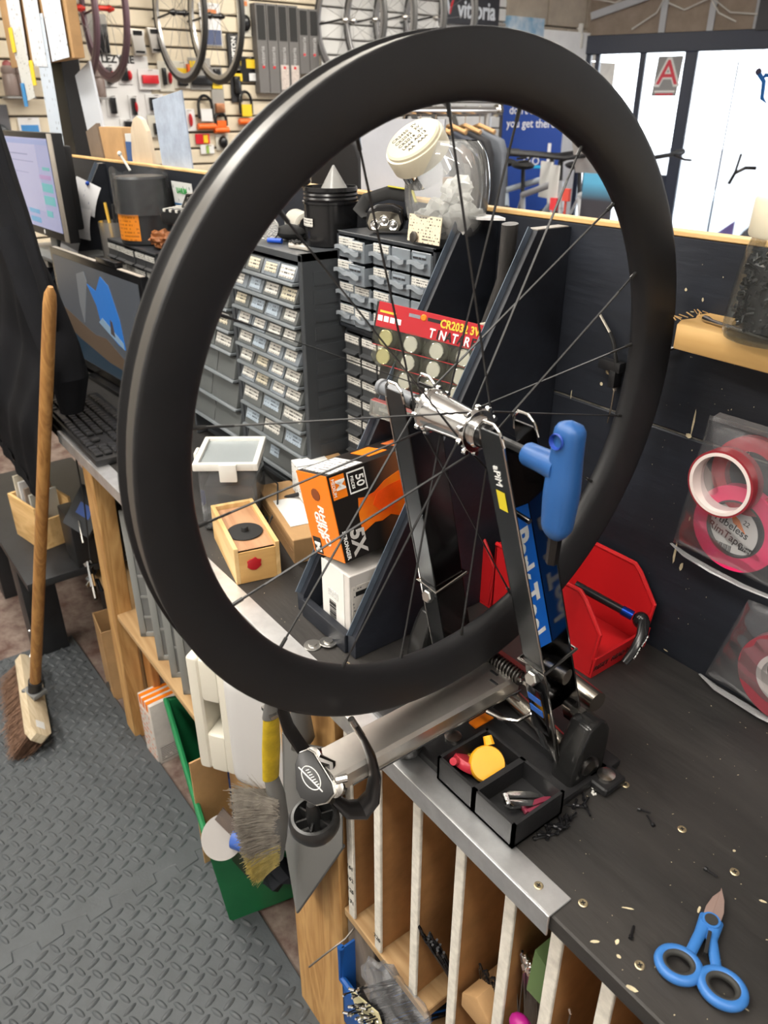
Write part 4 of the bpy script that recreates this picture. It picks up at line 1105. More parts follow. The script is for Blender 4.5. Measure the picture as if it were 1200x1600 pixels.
def box_cabinet(label, name, x0, x1, yf, yb, z0, z1, rows, cols, drawer_m, seed, labels, handle_m, kind='clear'):
    rnd = random.Random(seed)
    t = thing(name, label, 'drawer cabinet', (x0, yf, z0), group='small parts drawer cabinets')
    W, D, H = x1 - x0, yb - yf, z1 - z0
    b = MB(); th = 0.006
    b.box((0, 0, 0), (W, D, th)); b.box((0, 0, H - th), (W, D, H)); b.box((0, 0, 0), (th, D, H)); b.box((W - th, 0, 0), (W, D, H)); b.box((0, D - 0.004, 0), (W, D, H))
    ch = (H - 2 * th) / rows; cw = (W - 2 * th) / cols
    for r in range(1, rows): b.box((th, 0.004, th + r * ch - 0.001), (W - th, D, th + r * ch + 0.001))
    for c in range(1, cols): b.box((th + c * cw - 0.001, 0.004, th), (th + c * cw + 0.001, D, H - th))
    b.build('carcass', mat('cabinet_black', (0.02, 0.023, 0.028), 0.45), t, bevel=0.001, seg=1)
    for r in range(rows):
        for c in range(cols):
            xa, xb = th + c * cw + 0.002, th + (c + 1) * cw - 0.002
            za, zb = th + (rows - 1 - r) * ch + 0.002, th + (rows - r) * ch - 0.002
            out = rnd.choice((0, 0, 0, 0.003)) if not (kind == 'clear' and c == 1 and r < 2) else 0.014
            d = MB()
            d.box((xa, -0.002 - out, za), (xb, 0.0005 - out, zb)); d.box((xa, -out, za), (xa + 0.0015, D * 0.8 - out, zb - 0.003)); d.box((xb - 0.0015, -out, za), (xb, D * 0.8 - out, zb - 0.003)); d.box((xa, -out, za), (xb, D * 0.8 - out, za + 0.0015))
            dr = d.build('drawer', drawer_m, t, bevel=0.0008, seg=1)
            # contents glimpsed through the front
            if rnd.random() < 0.8:
                MB().box((xa + 0.004, 0.004 - out, za + 0.002), (xb - 0.004, D * 0.6 - out, za + (zb - za) * rnd.uniform(0.2, 0.45))).build('contents', mat('contents_' + str(rnd.randrange(4)), [(0.10, 0.10, 0.11), (0.22, 0.20, 0.17), (0.05, 0.05, 0.06), (0.18, 0.10, 0.06)][rnd.randrange(4)], 0.6), dr)
            zm = (za + zb) / 2
            if kind == 'clear':
                mh = MB()
                n = 9
                def wave(u, v):
                    return Vector((xa - 0.003 + (xb - xa) * 0.92 * u, -0.0025 - out - 0.006 * v, zm + 0.001 + 0.0022 * math.sin(u * 2 * PI) - 0.004 * (v - 0.5) - 0.0045 * (1 - v)))
                mh.grid(lambda u, v: wave(u, v) + Vector((0, 0, 0.0032)), 9, 3); mh.grid(lambda u, v: wave(u, v) - Vector((0, 0, 0.0032)), 9, 3)
                mh.grid(lambda u, v: wave(u, 1.0) + Vector((0, 0, 0.0032 - 0.0064 * v)), 9, 2)
                mh.build('handle', handle_m, dr)
                if rnd.random() < 0.45 and labels:
                    MB().box((xa + 0.002, -0.0028 - out, zb - 0.0125), (xb - 0.003, -0.0021 - out, zb - 0.001)).build('label_card', lab_print, dr)
                elif rnd.random() < 0.75:
                    MB().box((xa + 0.004, -0.0026 - out, zb - 0.010), (xb - 0.010, -0.0021 - out, zb - 0.0035)).build('marker_scrawl', print_mat('scrawl', (0.24, 0.28, 0.32), (0.015, 0.015, 0.018), 1.0, 9.0, 'xz', cover=0.6), dr)
            else:
                MB().box((xa + 0.001, -0.0034 - out, zb - 0.0145), (xb - 0.001, -0.0021 - out, zb - 0.002)).build('label_card', lab_print, dr)
                MB().prism([(-0.002 - out, za + 0.002), (-0.010 - out, za + 0.001), (-0.010 - out, za + 0.003), (-0.002 - out, za + 0.006)], xa + 0.002, xb - 0.002, 'yz').build('pull', drawer_m, dr)
    return t
box_cabinet('black cabinet of clear plastic drawers under the big lidded jar', 'drawer_cabinet', -1.0895, -0.8435, 0.722, 0.818, 1.2615, 1.414, 4, 5, clear_milky, 4, True, clear_mat('milky_handle', (0.36, 0.40, 0.44), 0.62, 0.25))
box_cabinet('black cabinet of small labelled drawers below the clear drawers', 'drawer_cabinet', -1.080, -0.8435, 0.727, 0.818, BZ + 0.0005, 1.2605, 9, 5, mat('smoke_drawer', (0.045, 0.047, 0.05), 0.3), 9, True, None, 'black')
box_cabinet('black drawer cabinet under the orange labelled tub at the left', 'drawer_cabinet', -2.130, -1.80, 0.690, 0.818, BZ + 0.0005, 1.290, 9, 5, mat('smoke_drawer', (0.045, 0.047, 0.05), 0.3), 21, True, None, 'black')

# ---------------------------------------------------------------- things on top of the cabinets
tub = thing('screw_tub', 'black threaded plastic tub with a bag of bits, on the grey cabinet', 'tub', (-1.155, 0.755, 1.381))
MB().lathe([(0.041, 0), (0.043, 0.002), (0.0455, 0.066), (0.0475, 0.067), (0.0475, 0.070), (0.0445, 0.071), (0.0455, 0.074), (0.0440, 0.077), (0.0455, 0.080), (0.0440, 0.083), (0.0455, 0.086), (0.0445, 0.092), (0.043, 0.092), (0.041, 0.02)], n=44).build('body', black_gloss, tub, angle=0.5)
lt = MB()
lt.grid(lambda u, v: Vector((0.0462 * math.cos(-2.15 + 0.85 * u), 0.0462 * math.sin(-2.15 + 0.85 * u), 0.032 + 0.013 * v)), 8, 2)
lt.build('label_strip', lab_print, tub)
bagp = MB()
bagp.grid(lambda u, v: Vector((0.002 + 0.034 * (1 - v * 0.95) * math.cos(2 * PI * u) * (1 + 0.15 * math.sin(6 * PI * u)), 0.006 + 0.026 * (1 - v * 0.95) * math.sin(2 * PI * u), 0.078 + 0.046 * v)), 22, 10, closed_u=True)
bagp.build('bag_peak', clear_mat('bag_peak', (0.6, 0.6, 0.58), 0.4, 0.2), tub, angle=2)

hl = thing('head_lamp', 'black head torch with three bulbs and yellow strap edge', 'head torch', (-1.005, 0.757, 1.4145), rot=(0, 0, 0.75))
MB().prism([(-0.026, 0.004), (0.026, 0.004), (0.031, 0.018), (0.026, 0.036), (0.012, 0.042), (-0.012, 0.042), (-0.026, 0.036), (-0.031, 0.018)], -0.010, 0.020, 'xz').build('housing', black_gloss, hl, bevel=0.006, seg=3)
MB().prism([(-0.022, 0.005), (0.022, 0.005), (0.0265, 0.016), (0.022, 0.030), (0.010, 0.033), (-0.010, 0.033), (-0.022, 0.030), (-0.0265, 0.016)], -0.0125, -0.0095, 'xz').build('reflector', mat('smoked_chrome', (0.35, 0.33, 0.28), 0.15, 1.0), hl, bevel=0.001)
for x, z in ((-0.014, 0.014), (0.014, 0.014), (0.0, 0.020)):
    MB().lathe([(0.0082, 0.0), (0.0075, 0.002), (0.003, 0.0), (0.0028, 0.004), (0.001, 0.005)], n=20, origin=(x, -0.012, z), axis=(0, -1, 0)).build('bulb', silver, hl)
st_ = [Vector((-0.030, 0.004, 0.022)), Vector((-0.046, 0.020, 0.030)), Vector((-0.040, 0.050, 0.044)), Vector((-0.005, 0.055, 0.054)), Vector((0.035, 0.040, 0.050)), Vector((0.045, 0.018, 0.034)), Vector((0.031, 0.004, 0.024))]
MB().tube(st_, 0.010, 10, flat=0.2).build('strap', mat('strap_black', (0.015, 0.015, 0.015), 0.8), hl)
MB().tube([p + Vector((0, -0.002, 0.0095)) for p in st_[3:6]], 0.003, 8, flat=0.5).build('strap_edge', mat('strap_yellow', (0.45, 0.40, 0.04), 0.7), hl)

# big lidded sweet jar on its foot, mouth slanted to the front left
jr_ = thing('sweet_jar', 'big clear plastic jar with slanted cream lid full of small bags', 'jar', (-0.880, 0.770, 1.4145))
jg = clear_mat('jar_plastic', (0.92, 0.94, 0.95), 0.14, 0.05)
def jar_pt(u, v):
    a = 2 * PI * u; t = PI * (0.10 + 0.72 * v)
    r = 0.068 * (math.sin(t) ** 0.62)
    z = 0.071 - 0.074 * math.cos(t)
    k = 1.0
    return Vector((r * 1.10 * math.cos(a) + 0.006 * v, 0.66 * r * math.sin(a) - 0.004, max(0.0, z)))
j = MB(); j.grid(jar_pt, 44, 26, closed_u=True); j.build('body', jg, jr_, angle=2)
lid_c = Vector((-0.026, -0.028, 0.116)); lid_ax = Vector((0.06, -0.64, 0.76)).normalized()
MB().lathe([(0.037, -0.030), (0.038, -0.002), (0.040, 0.0)], n=44, origin=lid_c, axis=lid_ax, caps=False).build('neck', jg, jr_)
lid = MB().lathe([(0.041, -0.004), (0.043, -0.004), (0.0435, 0.016), (0.0425, 0.020), (0.0400, 0.0205), (0.0395, 0.024), (0.0370, 0.0265), (0.0340, 0.0245), (0.0001, 0.0243)], n=56, origin=lid_c, axis=lid_ax).build('lid', cream_plastic, jr_, angle=0.6)
lx = Vector((0.62, -0.55, 0.04)); lx = (lx - lid_ax * lx.dot(lid_ax)).normalized()
_lx = Vector((0.30, 0.40, 0.85)); _lx = (_lx - lid_ax * _lx.dot(lid_ax)).normalized()
_ly = lid_ax.cross(_lx)
text(lid, 'lettering', 'CR2450  3V\nCR2032  3V\nCR2016  3V\nLR44 AG13\nAA  AAA', 0.0085, tuple(lid_c + lid_ax * 0.0247 + _ly * 0.004), rot_basis(_lx, _ly), ink, depth=0.0002, line=1.25)
crump = clear_mat('crumpled_bags', (0.88, 0.88, 0.84), 0.72, 0.3)
rnd = random.Random(3)
def crumple(c, r, seed, sc=(1, 1, 1)):
    rn = random.Random(seed)
    m = MB()
    q = bmesh.ops.create_icosphere(m.bm, subdivisions=3, radius=r)
    for v in m.bm.verts:
        v.co *= 1 + rn.uniform(-0.28, 0.22)
        v.co.x *= sc[0]; v.co.y *= sc[1]; v.co.z *= sc[2]
        v.co += Vector(c)
    return m
for k, (c, r, s) in enumerate((((0.034, 0.0, 0.032), 0.026, (1.05, 1.1, 1.05)), ((0.006, -0.002, 0.040), 0.026, (1.1, 1.1, 0.9)), ((-0.028, 0.0, 0.028), 0.024, (1.1, 1.1, 0.8)), ((0.030, -0.004, 0.070), 0.020, (1, 1.1, 1)))):
    crumple(c, r, k + 2, s).build('plastic_bag', crump, jr_, smooth=False)
cd = MB().box((-0.026, 0.0, 0), (0.044, 0.0012, 0.036)).xform(Matrix.Translation((0.000, -0.049, 0.004)) @ Matrix.Rotation(-0.12, 4, 'X')).build('instruction_card', print_mat('instr_card', (0.62, 0.54, 0.40), (0.07, 0.06, 0.05), 9.0, 10.0, 'xz', cover=0.45), jr_)
MB().lathe([(0.0075, 0), (0.0075, 0.002), (0.006, 0.0025)], n=24, origin=(-0.008, -0.0510, 0.0105), axis=(0, -1, 0.15)).build('coin_cell', mat('old_cell', (0.10, 0.09, 0.08), 0.35, 0.8), jr_)
tag(MB().prism([(-0.845, 0.760), (-0.800, 0.762), (-0.775, 0.784), (-0.80, 0.796), (-0.84, 0.790)], 1.4525, 1.456).build('paper_scrap', white_paper), 'white paper scrap lying on top of the bracket by the jar', 'paper')

# reflector, silver container, pouch and blue cap on the grey cabinets
rf = thing('reflector', 'round clear bicycle reflector standing on the grey cabinet', 'reflector', (-1.255, 0.690, 1.3815), rotz=0.7)
MB().lathe([(0.0195, 0), (0.0205, 0.003), (0.0195, 0.007)], n=36, origin=(0, 0, 0.0205), axis=(0, -1, 0)).build('lens', mat('prism_lens', (0.42, 0.42, 0.41), 0.18, 0.75, bump=1.0, bscale=420), rf)
MB().box((-0.006, 0.0, 0), (0.006, 0.012, 0.012)).build('clip', black_plastic, rf, bevel=0.001)
can = thing('silver_tube', 'white and silver tube lying behind the reflector', 'tube', (-1.280, 0.760, 1.4035))
MB().tube([(-0.02, 0.012, 0), (0.05, -0.008, 0)], 0.0215, 28).build('body', mat('white_foil', (0.62, 0.60, 0.54), 0.3, 0.4), can)
MB().tube([(0.05, -0.008, 0), (0.066, -0.0125, 0)], 0.0185, 28).build('cap', silver, can)
tag(MB().ball((-1.235, 0.722, 1.395), 0.024, 14, (1.3, 1, 0.55)).build('black_cloth', mat('cloth_black', (0.012, 0.012, 0.012), 0.9)), 'crumpled black cloth between the reflector and the tub', 'cloth')
tag(MB().tube([(-1.235, 0.676, 1.3855), (-1.212, 0.690, 1.3855)], 0.0042, 12).build('blue_stub', mat('cap_blue', (0.01, 0.07, 0.45), 0.35)), 'small blue plastic stub in front of the black tub', 'stub')
po = thing('open_pouch', 'small open white pouch of black bits in front of the tub', 'pouch', (-1.160, 0.688, 1.3815), rotz=-0.25)
MB().prism([(-0.036, 0.0), (-0.015, -0.010), (0.0, -0.014), (0.02, -0.004), (0.045, 0.004), (0.045, 0.010), (0.015, 0.010), (-0.005, 0.012), (-0.02, 0.006)], 0.0, 0.006).build('pouch_body', mat('foil_white', (0.50, 0.47, 0.42), 0.35, 0.3), po, bevel=0.002)
bt = MB()
for k in range(70):
    bt.ball((random.uniform(-0.018, 0.014), random.uniform(-0.008, 0.006), 0.0075 + random.uniform(0, 0.002)), 0.0014, 6)
o = bt.build('black_bits', black_gloss, po); o['kind'] = 'stuff'

# ---------------------------------------------------------------- battery card leaning on the brackets
cdm = Matrix.Translation((-0.872, 0.616, 1.2060)) @ Matrix.Rotation(0.40, 4, 'Z') @ Matrix.Rotation(-0.14, 4, 'X') @ Matrix.Rotation(0.09, 4, 'Y') @ Matrix.Scale(1.16, 4)
card = thing('battery_card', 'red topped blister card of coin cells leaning on the brackets', 'battery card')
card.matrix_world = cdm
MB().box((0.0, 0, 0.075), (0.140, 0.0012, 0.1255)).prism([(0.0, 0.0755), (0.017, 0.0755), (0.017, -0.02), (0.125, -0.02), (0.128, 0.0755), (0.14, 0.0755), (0.14, 0.08), (0.0, 0.08)], 0, 0.0012, 'xz').build('backing', mat('card_black', (0.018, 0.018, 0.016), 0.35), card)
hdr = MB().prism([(0.002, 0.0965), (0.138, 0.0965), (0.140, 0.1260), (0.003, 0.1260)], -0.0004, 0.0016, 'xz').build('red_header', mat('card_red', (0.42, 0.018, 0.026), 0.4), card, bevel=0.0003, seg=1)
RT = (PI / 2, 0, 0)
text(hdr, 'lettering', 'CR2032 3V', 0.0130, (0.112, -0.0008, 0.1170), RT, mat('gold_ink', (0.75, 0.50, 0.05), 0.4), bold=0.0004, sx=0.82)
xx = 0.078
for ch, m in (('T', white_ink), ('I', ink), ('N', white_ink), ('A', ink), ('T', white_ink), ('A', ink), ('R', white_ink), ('E', ink)):
    text(hdr, 'letter', ch, 0.0150, (xx, -0.0008, 0.1035), RT, m, bold=0.0003, shear=0.12, sx=0.8)
    xx += 0.0078 if ch != 'I' else 0.0062
MB().box((0.045, -0.0006, 0.1165), (0.060, -0.0003, 0.1205)).build('hang_slot', mat('slot_grey', (0.22, 0.23, 0.26), 0.5), hdr)
MB().box((0.070, -0.0006, 0.1165), (0.088, -0.0003, 0.1205)).build('hang_slot', ink, hdr)
MB().lathe([(0.004, 0), (0.003, 0.001)], n=14, origin=(0.0645, -0.0004, 0.119), axis=(0, -1, 0)).build('flame_mark', mat('flame_orange', (0.75, 0.20, 0.01), 0.4), hdr)
MB().box((0.006, -0.0007, 0.1140), (0.028, -0.0004, 0.1165)).build('gold_band', mat('gold_ink', (0.75, 0.50, 0.05), 0.4), hdr)
for k in range(4):
    MB().box((0.004 + k * 0.0085, -0.0007, 0.1040), (0.0105 + k * 0.0085, -0.0004, 0.1105)).build('icon_box', white_ink, hdr)
for z in (0.0745, 0.0525, 0.0300, 0.008):
    MB().box((0.002 if z > 0.07 else 0.018, -0.0006, z), (0.132, -0.0002, z + 0.0009)).build('red_rule', mat('rule_red', (0.55, 0.04, 0.05), 0.4), card)
cell_f = MB().lathe([(0.0098, 0), (0.0100, 0.0008), (0.0098, 0.0028), (0.0090, 0.0032), (0.0086, 0.0028), (0.0001, 0.0028)], n=28, axis=(0, -1, 0)).mesh('coin_cell', silver, angle=0.5)
cell_g = MB().lathe([(0.0098, 0), (0.0100, 0.0008), (0.0098, 0.0028), (0.0090, 0.0032), (0.0086, 0.0028), (0.0001, 0.0028)], n=28, axis=(0, -1, 0)).mesh('coin_cell', mat('cell_gold', (0.70, 0.66, 0.38), 0.2, 1.0), angle=0.5)
bls = MB().lathe([(0.0135, 0), (0.0125, 0.0042), (0.0110, 0.0046), (0.0001, 0.0046)], n=24, axis=(0, -1, 0), sx=1.25).mesh('blister', clear_mat('blister', (0.80, 0.82, 0.70), 0.03, 0.06, gloss=0.5))
for r in range(4):
    for c in range(4):
        if r >= 2 and c == 0: continue
        loc = (0.0195 + c * 0.0345, 0, 0.0855 - r * 0.0222)
        child(card, 'coin_cell', cell_g if c == 0 else cell_f, loc)
        child(card, 'blister', bls, loc)
for x in (0.036, 0.0715, 0.106):
    MB().tube([(x, -0.001, 0.094), (x, -0.001, 0.0 if x > 0.02 else 0.075)], 0.0012, 6).build('blister_ridge', clear_mat('blister', (0.80, 0.82, 0.70), 0.03, 0.06, gloss=0.5), card)

# small clear card case clipped between upright and bracket
cc = thing('clear_case', 'small flat clear case with red edge beside the left upright', 'case', (-0.780, 0.600, 1.205), rot=(0.0, 0.10, 0.35))
MB().box((-0.040, 0, 0), (0.035, 0.010, 0.024)).build('shell', clear_mat('case_clear', (0.6, 0.62, 0.58), 0.25, 0.1), cc, bevel=0.002)
MB().box((-0.038, 0.001, 0.0225), (0.034, 0.009, 0.0240)).build('red_edge', mat('card_red', (0.42, 0.018, 0.026), 0.4), cc)
MB().box((-0.026, 0.003, 0.010), (0.026, 0.006, 0.014)).build('paper_slip', white_paper, cc)
tag(MB().lathe([(0.0065, -0.052), (0.0072, -0.05), (0.0075, 0.0), (0.006, 0.001)], n=18, origin=(-0.5705, 0.4662, 1.3228), axis=(1, 0.006, -0.024)).lathe([(0.0085, -0.056), (0.0088, -0.051), (0.0070, -0.050)], n=18, origin=(-0.5705, 0.4662, 1.3228), axis=(1, 0.006, -0.024)).build('axle_adapter', mat('lever_grey', (0.16, 0.17, 0.185), 0.4)), 'grey round axle adapter sticking out left of the hub', 'adapter')

# folded black tube with cream band behind the nearer bracket
ft = thing('rolled_tube', 'bundle of dark rubber tube with cream bands between the brackets', 'rubber tube', (0, 0, 0))
MB().tube([(-0.752, 0.770, 1.452), (-0.760, 0.775, 1.38), (-0.775, 0.765, 1.32), (-0.790, 0.745, 1.262), (-0.80, 0.735, 1.20), (-0.80, 0.73, 1.10)], [0.013, 0.0125, 0.012, 0.011, 0.011, 0.010], 12, flat=0.7).build('tube_bundle', mat('tube_grey', (0.055, 0.052, 0.05), 0.5, vary=0.5, vscale=60, stretch=(1, 1, 0.1)), ft)
for z, x in ((1.318, -0.7755), (1.302, -0.780)):
    ring = [Vector((x + 0.015 * math.cos(2 * PI * k / 20), 0.763 + 0.011 * math.sin(2 * PI * k / 20), z + 0.005 * math.cos(2 * PI * k / 20))) for k in range(20)]
    MB().tube(ring, 0.0028, 6, closed=True).build('band', mat('band_cream', (0.55, 0.50, 0.40), 0.6), ft)
MB().tube([(-0.765, 0.752, 1.302), (-0.772, 0.748, 1.290), (-0.778, 0.748, 1.272)], 0.0028, 6).build('band_tail', mat('band_cream', (0.55, 0.50, 0.40), 0.6), ft)

def grad_mat(name, c0, c1, axis, a, b):
    m = mat(name, c0, 0.35)
    nt = m.node_tree
    tc = nt.nodes.new('ShaderNodeTexCoord'); sp = nt.nodes.new('ShaderNodeSeparateXYZ'); r = nt.nodes.new('ShaderNodeValToRGB')
    nt.links.new(tc.outputs['Generated'], sp.inputs[0]); nt.links.new(sp.outputs['xyz'.index(axis)], r.inputs['Fac'])
    r.color_ramp.elements[0].position = a; r.color_ramp.elements[1].position = b
    r.color_ramp.elements[0].color = tuple(c0) + (1,); r.color_ramp.elements[1].color = tuple(c1) + (1,)
    nt.links.new(r.outputs[0], nt.nodes['Principled BSDF'].inputs['Base Color'])
    return m
# ---------------------------------------------------------------- orange glove box on the white box
gb = thing('glove_box', 'orange and black box of disposable gloves tilted on the white box', 'box')
gb.matrix_world = Matrix.Translation((-0.760, 0.478, 1.046)) @ Matrix.Rotation(0.0, 4, 'Z') @ Matrix.Rotation(0.06, 4, 'X') @ Matrix.Rotation(-0.24, 4, 'Y')
GW, GL, GH = 0.078, 0.225, 0.120
gx = GW / 2
MB().box((-gx, 0.001, 0), (gx, GL, GH)).build('carton', mat('box_black', (0.016, 0.013, 0.012), 0.35), gb, bevel=0.0008, seg=1)
oe = MB().box((-gx, 0.0, 0), (gx, 0.0012, GH)).build('orange_end', orange_print, gb)
# local rotations: text on end face reads top to bottom
RE = rot_basis((0, 0, -1), (1, 0, 0))
text(oe, 'lettering', 'RHINO\nGRIP', 0.0180, (0.000, -0.0006, 0.048), RE, white_ink, bold=0.0004, shear=0.18, line=0.78)
hm = MB().lathe([(0.0001, 0), (0.011, 0), (0.011, 0.0006), (0.0001, 0.0006)], n=10, origin=(0.002, -0.0002, 0.091), axis=(0, -1, 0), sx=1.0, sy=0.8).build('emblem_patch', mat('emblem_brown', (0.22, 0.05, 0.01), 0.5), oe)
mbx = MB().box((-0.034, -0.0008, 0.002), (-0.014, -0.0002, 0.026)).build('size_panel', ink, oe)
text(mbx, 'lettering', 'M', 0.019, (-0.024, -0.0010, 0.012), RE, white_ink, bold=0.0008)
# printed long side (+x face)
sd = MB().box((gx, 0.0012, 0), (gx + 0.0006, GL, GH)).build('printed_side', grad_mat('side_print', (0.012, 0.010, 0.009), (0.36, 0.12, 0.04), 'y', 0.28, 0.75), gb)
RS = rot_basis((0, 0, -1), (0, 1, 0))       # reading downwards on the +x face
RSf = Matrix(((0, 0, 1), (0, 1, 0), (-1, 0, 0))).to_euler()
def side_text(body, size, y, z, m, **kw):
    x, yv = Vector((0, 0, -1)), Vector((0, 1, 0))
    zz = Vector((1, 0, 0))
    R = Matrix((x, yv, zz)).transposed()
    return text(sd, 'lettering', body, size, (gx + 0.0010, y, z), R.to_euler(), m, **kw)
mp_ = MB().box((gx + 0.0004, 0.004, GH - 0.034), (gx + 0.0009, 0.026, GH - 0.003)).build('size_panel', orange_print, sd)
side_text('M', 0.020, 0.0175, GH - 0.016, white_ink, bold=0.0004)
side_text('MEDIUM', 0.0065, 0.0075, GH - 0.018, white_ink)
fr_ = MB()
for a, b in (((0.030, GH - 0.034), (0.058, GH - 0.032)), ((0.030, GH - 0.006), (0.058, GH - 0.004)), ((0.030, GH - 0.034), (0.0315, GH - 0.004)), ((0.0565, GH - 0.034), (0.058, GH - 0.004))):
    fr_.box((gx + 0.0004, a[0], a[1]), (gx + 0.0009, b[0], b[1]))
fr_.build('count_frame', white_ink, sd)
side_text('50', 0.017, 0.048, GH - 0.019, white_ink, bold=0.0002)
side_text('PIECES', 0.0060, 0.0365, GH - 0.019, white_ink)
side_text('5X', 0.029, 0.0265, 0.0225, mat('grey_ink', (0.50, 0.48, 0.46), 0.4), bold=0.0010)
side_text('STRONGER', 0.0078, 0.0080, 0.0225, white_ink, bold=0.0001)
gv = MB()
gl_o = [(0.036, 0.030), (0.058, 0.038), (0.070, 0.036), (0.085, 0.040), (0.105, 0.030), (0.125, 0.034), (0.140, 0.050), (0.145, 0.075), (0.135, 0.088), (0.110, 0.094), (0.085, 0.088), (0.066, 0.078), (0.050, 0.076), (0.040, 0.078), (0.036, 0.055)]
gv.prism(gl_o, gx + 0.0005, gx + 0.0010, 'yz').build('glove_picture', mat('glove_orange', (0.85, 0.22, 0.01), 0.35, col2=(0.75, 0.08, 0.004), vary=0.1, vscale=18), sd)
MB().prism([(0.060, 0.062), (0.072, 0.048), (0.095, 0.050), (0.115, 0.060), (0.135, 0.066), (0.120, 0.082), (0.090, 0.080), (0.070, 0.076)], gx + 0.0008, gx + 0.0013, 'yz').build('glove_picture', mat('glove_red', (0.80, 0.075, 0.004), 0.35, vary=0.2, vscale=20), sd)
# top face print
tp = MB().box((-gx + 0.006, 0.008, GH), (gx - 0.004, 0.060, GH + 0.0005)).build('white_panel', print_mat('top_panel', (0.66, 0.66, 0.66), (0.2, 0.2, 0.2), 7.0, 12.0, 'xy'), gb)
MB().box((-gx + 0.012, 0.082, GH), (gx - 0.02, 0.112, GH + 0.0005)).build('orange_panel', orange_print, gb)
MB().box((-gx + 0.018, 0.130, GH), (gx - 0.012, 0.165, GH + 0.0005)).build('orange_panel', mat('panel_rust', (0.55, 0.13, 0.03), 0.5), gb)
MB().box((gx - 0.018, 0.172, GH), (gx - 0.010, 0.215, GH + 0.0005)).build('white_rule', white_ink, gb)

# white carton with labels under it (its square code is left blank)
wbx = thing('white_carton', 'white carton with printed labels standing on the ledge between the brackets', 'carton', (-0.750, 0.4805, BZ + 0.0065))
MB().box((-0.032, 0.0, 0), (0.032, 0.135, 0.108)).build('carton', mat('carton_white', (0.58, 0.55, 0.52), 0.6, vary=0.05), wbx, bevel=0.001, seg=1)
lf = MB().box((-0.034, -0.0012, -0.004), (0.020, 0.0, 0.108)).build('address_label', mat('label_white', (0.70, 0.69, 0.66), 0.5), wbx)
for k in range(16):
    z = 0.016 + k * 0.0022
    MB().box((-0.016, -0.0018, z), (0.000, -0.0011, z + random.choice((0.0006, 0.001, 0.0014)))).build('barcode_bar', ink, lf)
MB().box((-0.018, -0.0016, 0.056), (0.006, -0.0011, 0.068)).build('small_print', print_mat('small_print', (0.66, 0.66, 0.64), (0.2, 0.2, 0.2), 8.0, 10.0, 'zx'), lf)
spn = MB().box((0.032, 0.004, 0.004), (0.0326, 0.120, 0.090)).build('side_label', print_mat('side_label', (0.62, 0.58, 0.53), (0.16, 0.15, 0.15), 15.0, 9.0, 'yz', cover=0.42), wbx)
MB().box((0.0324, 0.010, 0.074), (0.0330, 0.105, 0.081)).build('black_band', ink, spn)

# ---------------------------------------------------------------- cardboard boxes, wooden box, clear container, cables
kb = thing('cardboard_box', 'flat brown cardboard box behind the wooden box', 'cardboard box', (-0.955, 0.532, BZ + 0.0005), rotz=-0.235)
MB().box((-0.225, 0.0, 0), (0.0, 0.12, 0.045)).build('carton', kraft, kb, bevel=0.0012, seg=1)
MB().box((-0.222, -0.0008, 0.0215), (-0.001, 0.0, 0.0225)).build('flap_seam', mat('kraft_dark', (0.22, 0.12, 0.05), 0.8), kb)
MB().box((-0.150, 0.010, 0.0452), (-0.045, 0.100, 0.0460)).build('white_label', white_paper, kb)
kb2 = thing('cardboard_box', 'brown cardboard box with printed white sheet, on top of the flat one', 'cardboard box', (-1.000, 0.600, BZ + 0.0475), rotz=-0.235)
MB().box((-0.115, 0.0, 0), (0.02, 0.09, 0.060)).build('carton', kraft, kb2, bevel=0.0012, seg=1)
MB().box((-0.114, -0.0012, 0.004), (-0.006, 0.0, 0.0602)).box((-0.114, -0.0012, 0.0602), (-0.006, 0.060, 0.0612)).build('printed_sheet', print_mat('sheet_print', (0.72, 0.72, 0.70), (0.10, 0.10, 0.10), 13.0, 8.0, 'xz', cover=0.42), kb2)

wdb = thing('wooden_box', 'small pine box with red wax mark and black disc on top', 'wooden box', (-0.955, 0.427, BZ + 0.0005), rotz=-0.235)
WL, WW, WH = 0.165, 0.073, 0.064
pine_box = wood_mat('box_pine', (0.70, 0.48, 0.22), (0.52, 0.31, 0.11), 'x', scale=10)
pine_end = wood_mat('box_pine_end', (0.60, 0.35, 0.12), (0.44, 0.22, 0.06), 'y', scale=12)
for nm, a, b, m in (('side_panel', (-WL, 0, 0), (0, 0.007, WH), pine_box), ('side_panel', (-WL, WW - 0.007, 0), (0, WW, WH), pine_box),
                    ('end_panel', (-0.007, 0.007, 0), (0, WW - 0.007, WH - 0.008), pine_end), ('end_panel', (-WL, 0.007, 0), (-WL + 0.008, WW - 0.007, WH), pine_box),
                    ('base', (-WL + 0.008, 0.007, 0), (-0.007, WW - 0.007, 0.006), pine_box), ('sliding_lid', (-WL + 0.008, 0.006, WH - 0.012), (-0.001, WW - 0.006, WH - 0.008), wood_mat('lid_wood', (0.46, 0.26, 0.14), (0.36, 0.18, 0.09), 'x'))):
    MB().box(a, b).build(nm, m, wdb, bevel=0.0006, seg=1)
wx = MB()
ws = [(0.0120 * math.cos(2 * PI * k / 14) * random.uniform(0.8, 1.15) + 0.030, 0.0125 * math.sin(2 * PI * k / 14) * random.uniform(0.75, 1.1) + 0.033) for k in range(14)]
wx.prism(ws, 0.0, 0.0022, 'yz').build('wax_mark', mat('wax_red', (0.42, 0.015, 0.02), 0.25), wdb, bevel=0.0008)
dsk = thing('disc_washer', 'black flat disc with a short spindle on the wooden box', 'disc', (-1.008, 0.474, BZ + 0.0572), rotz=0)
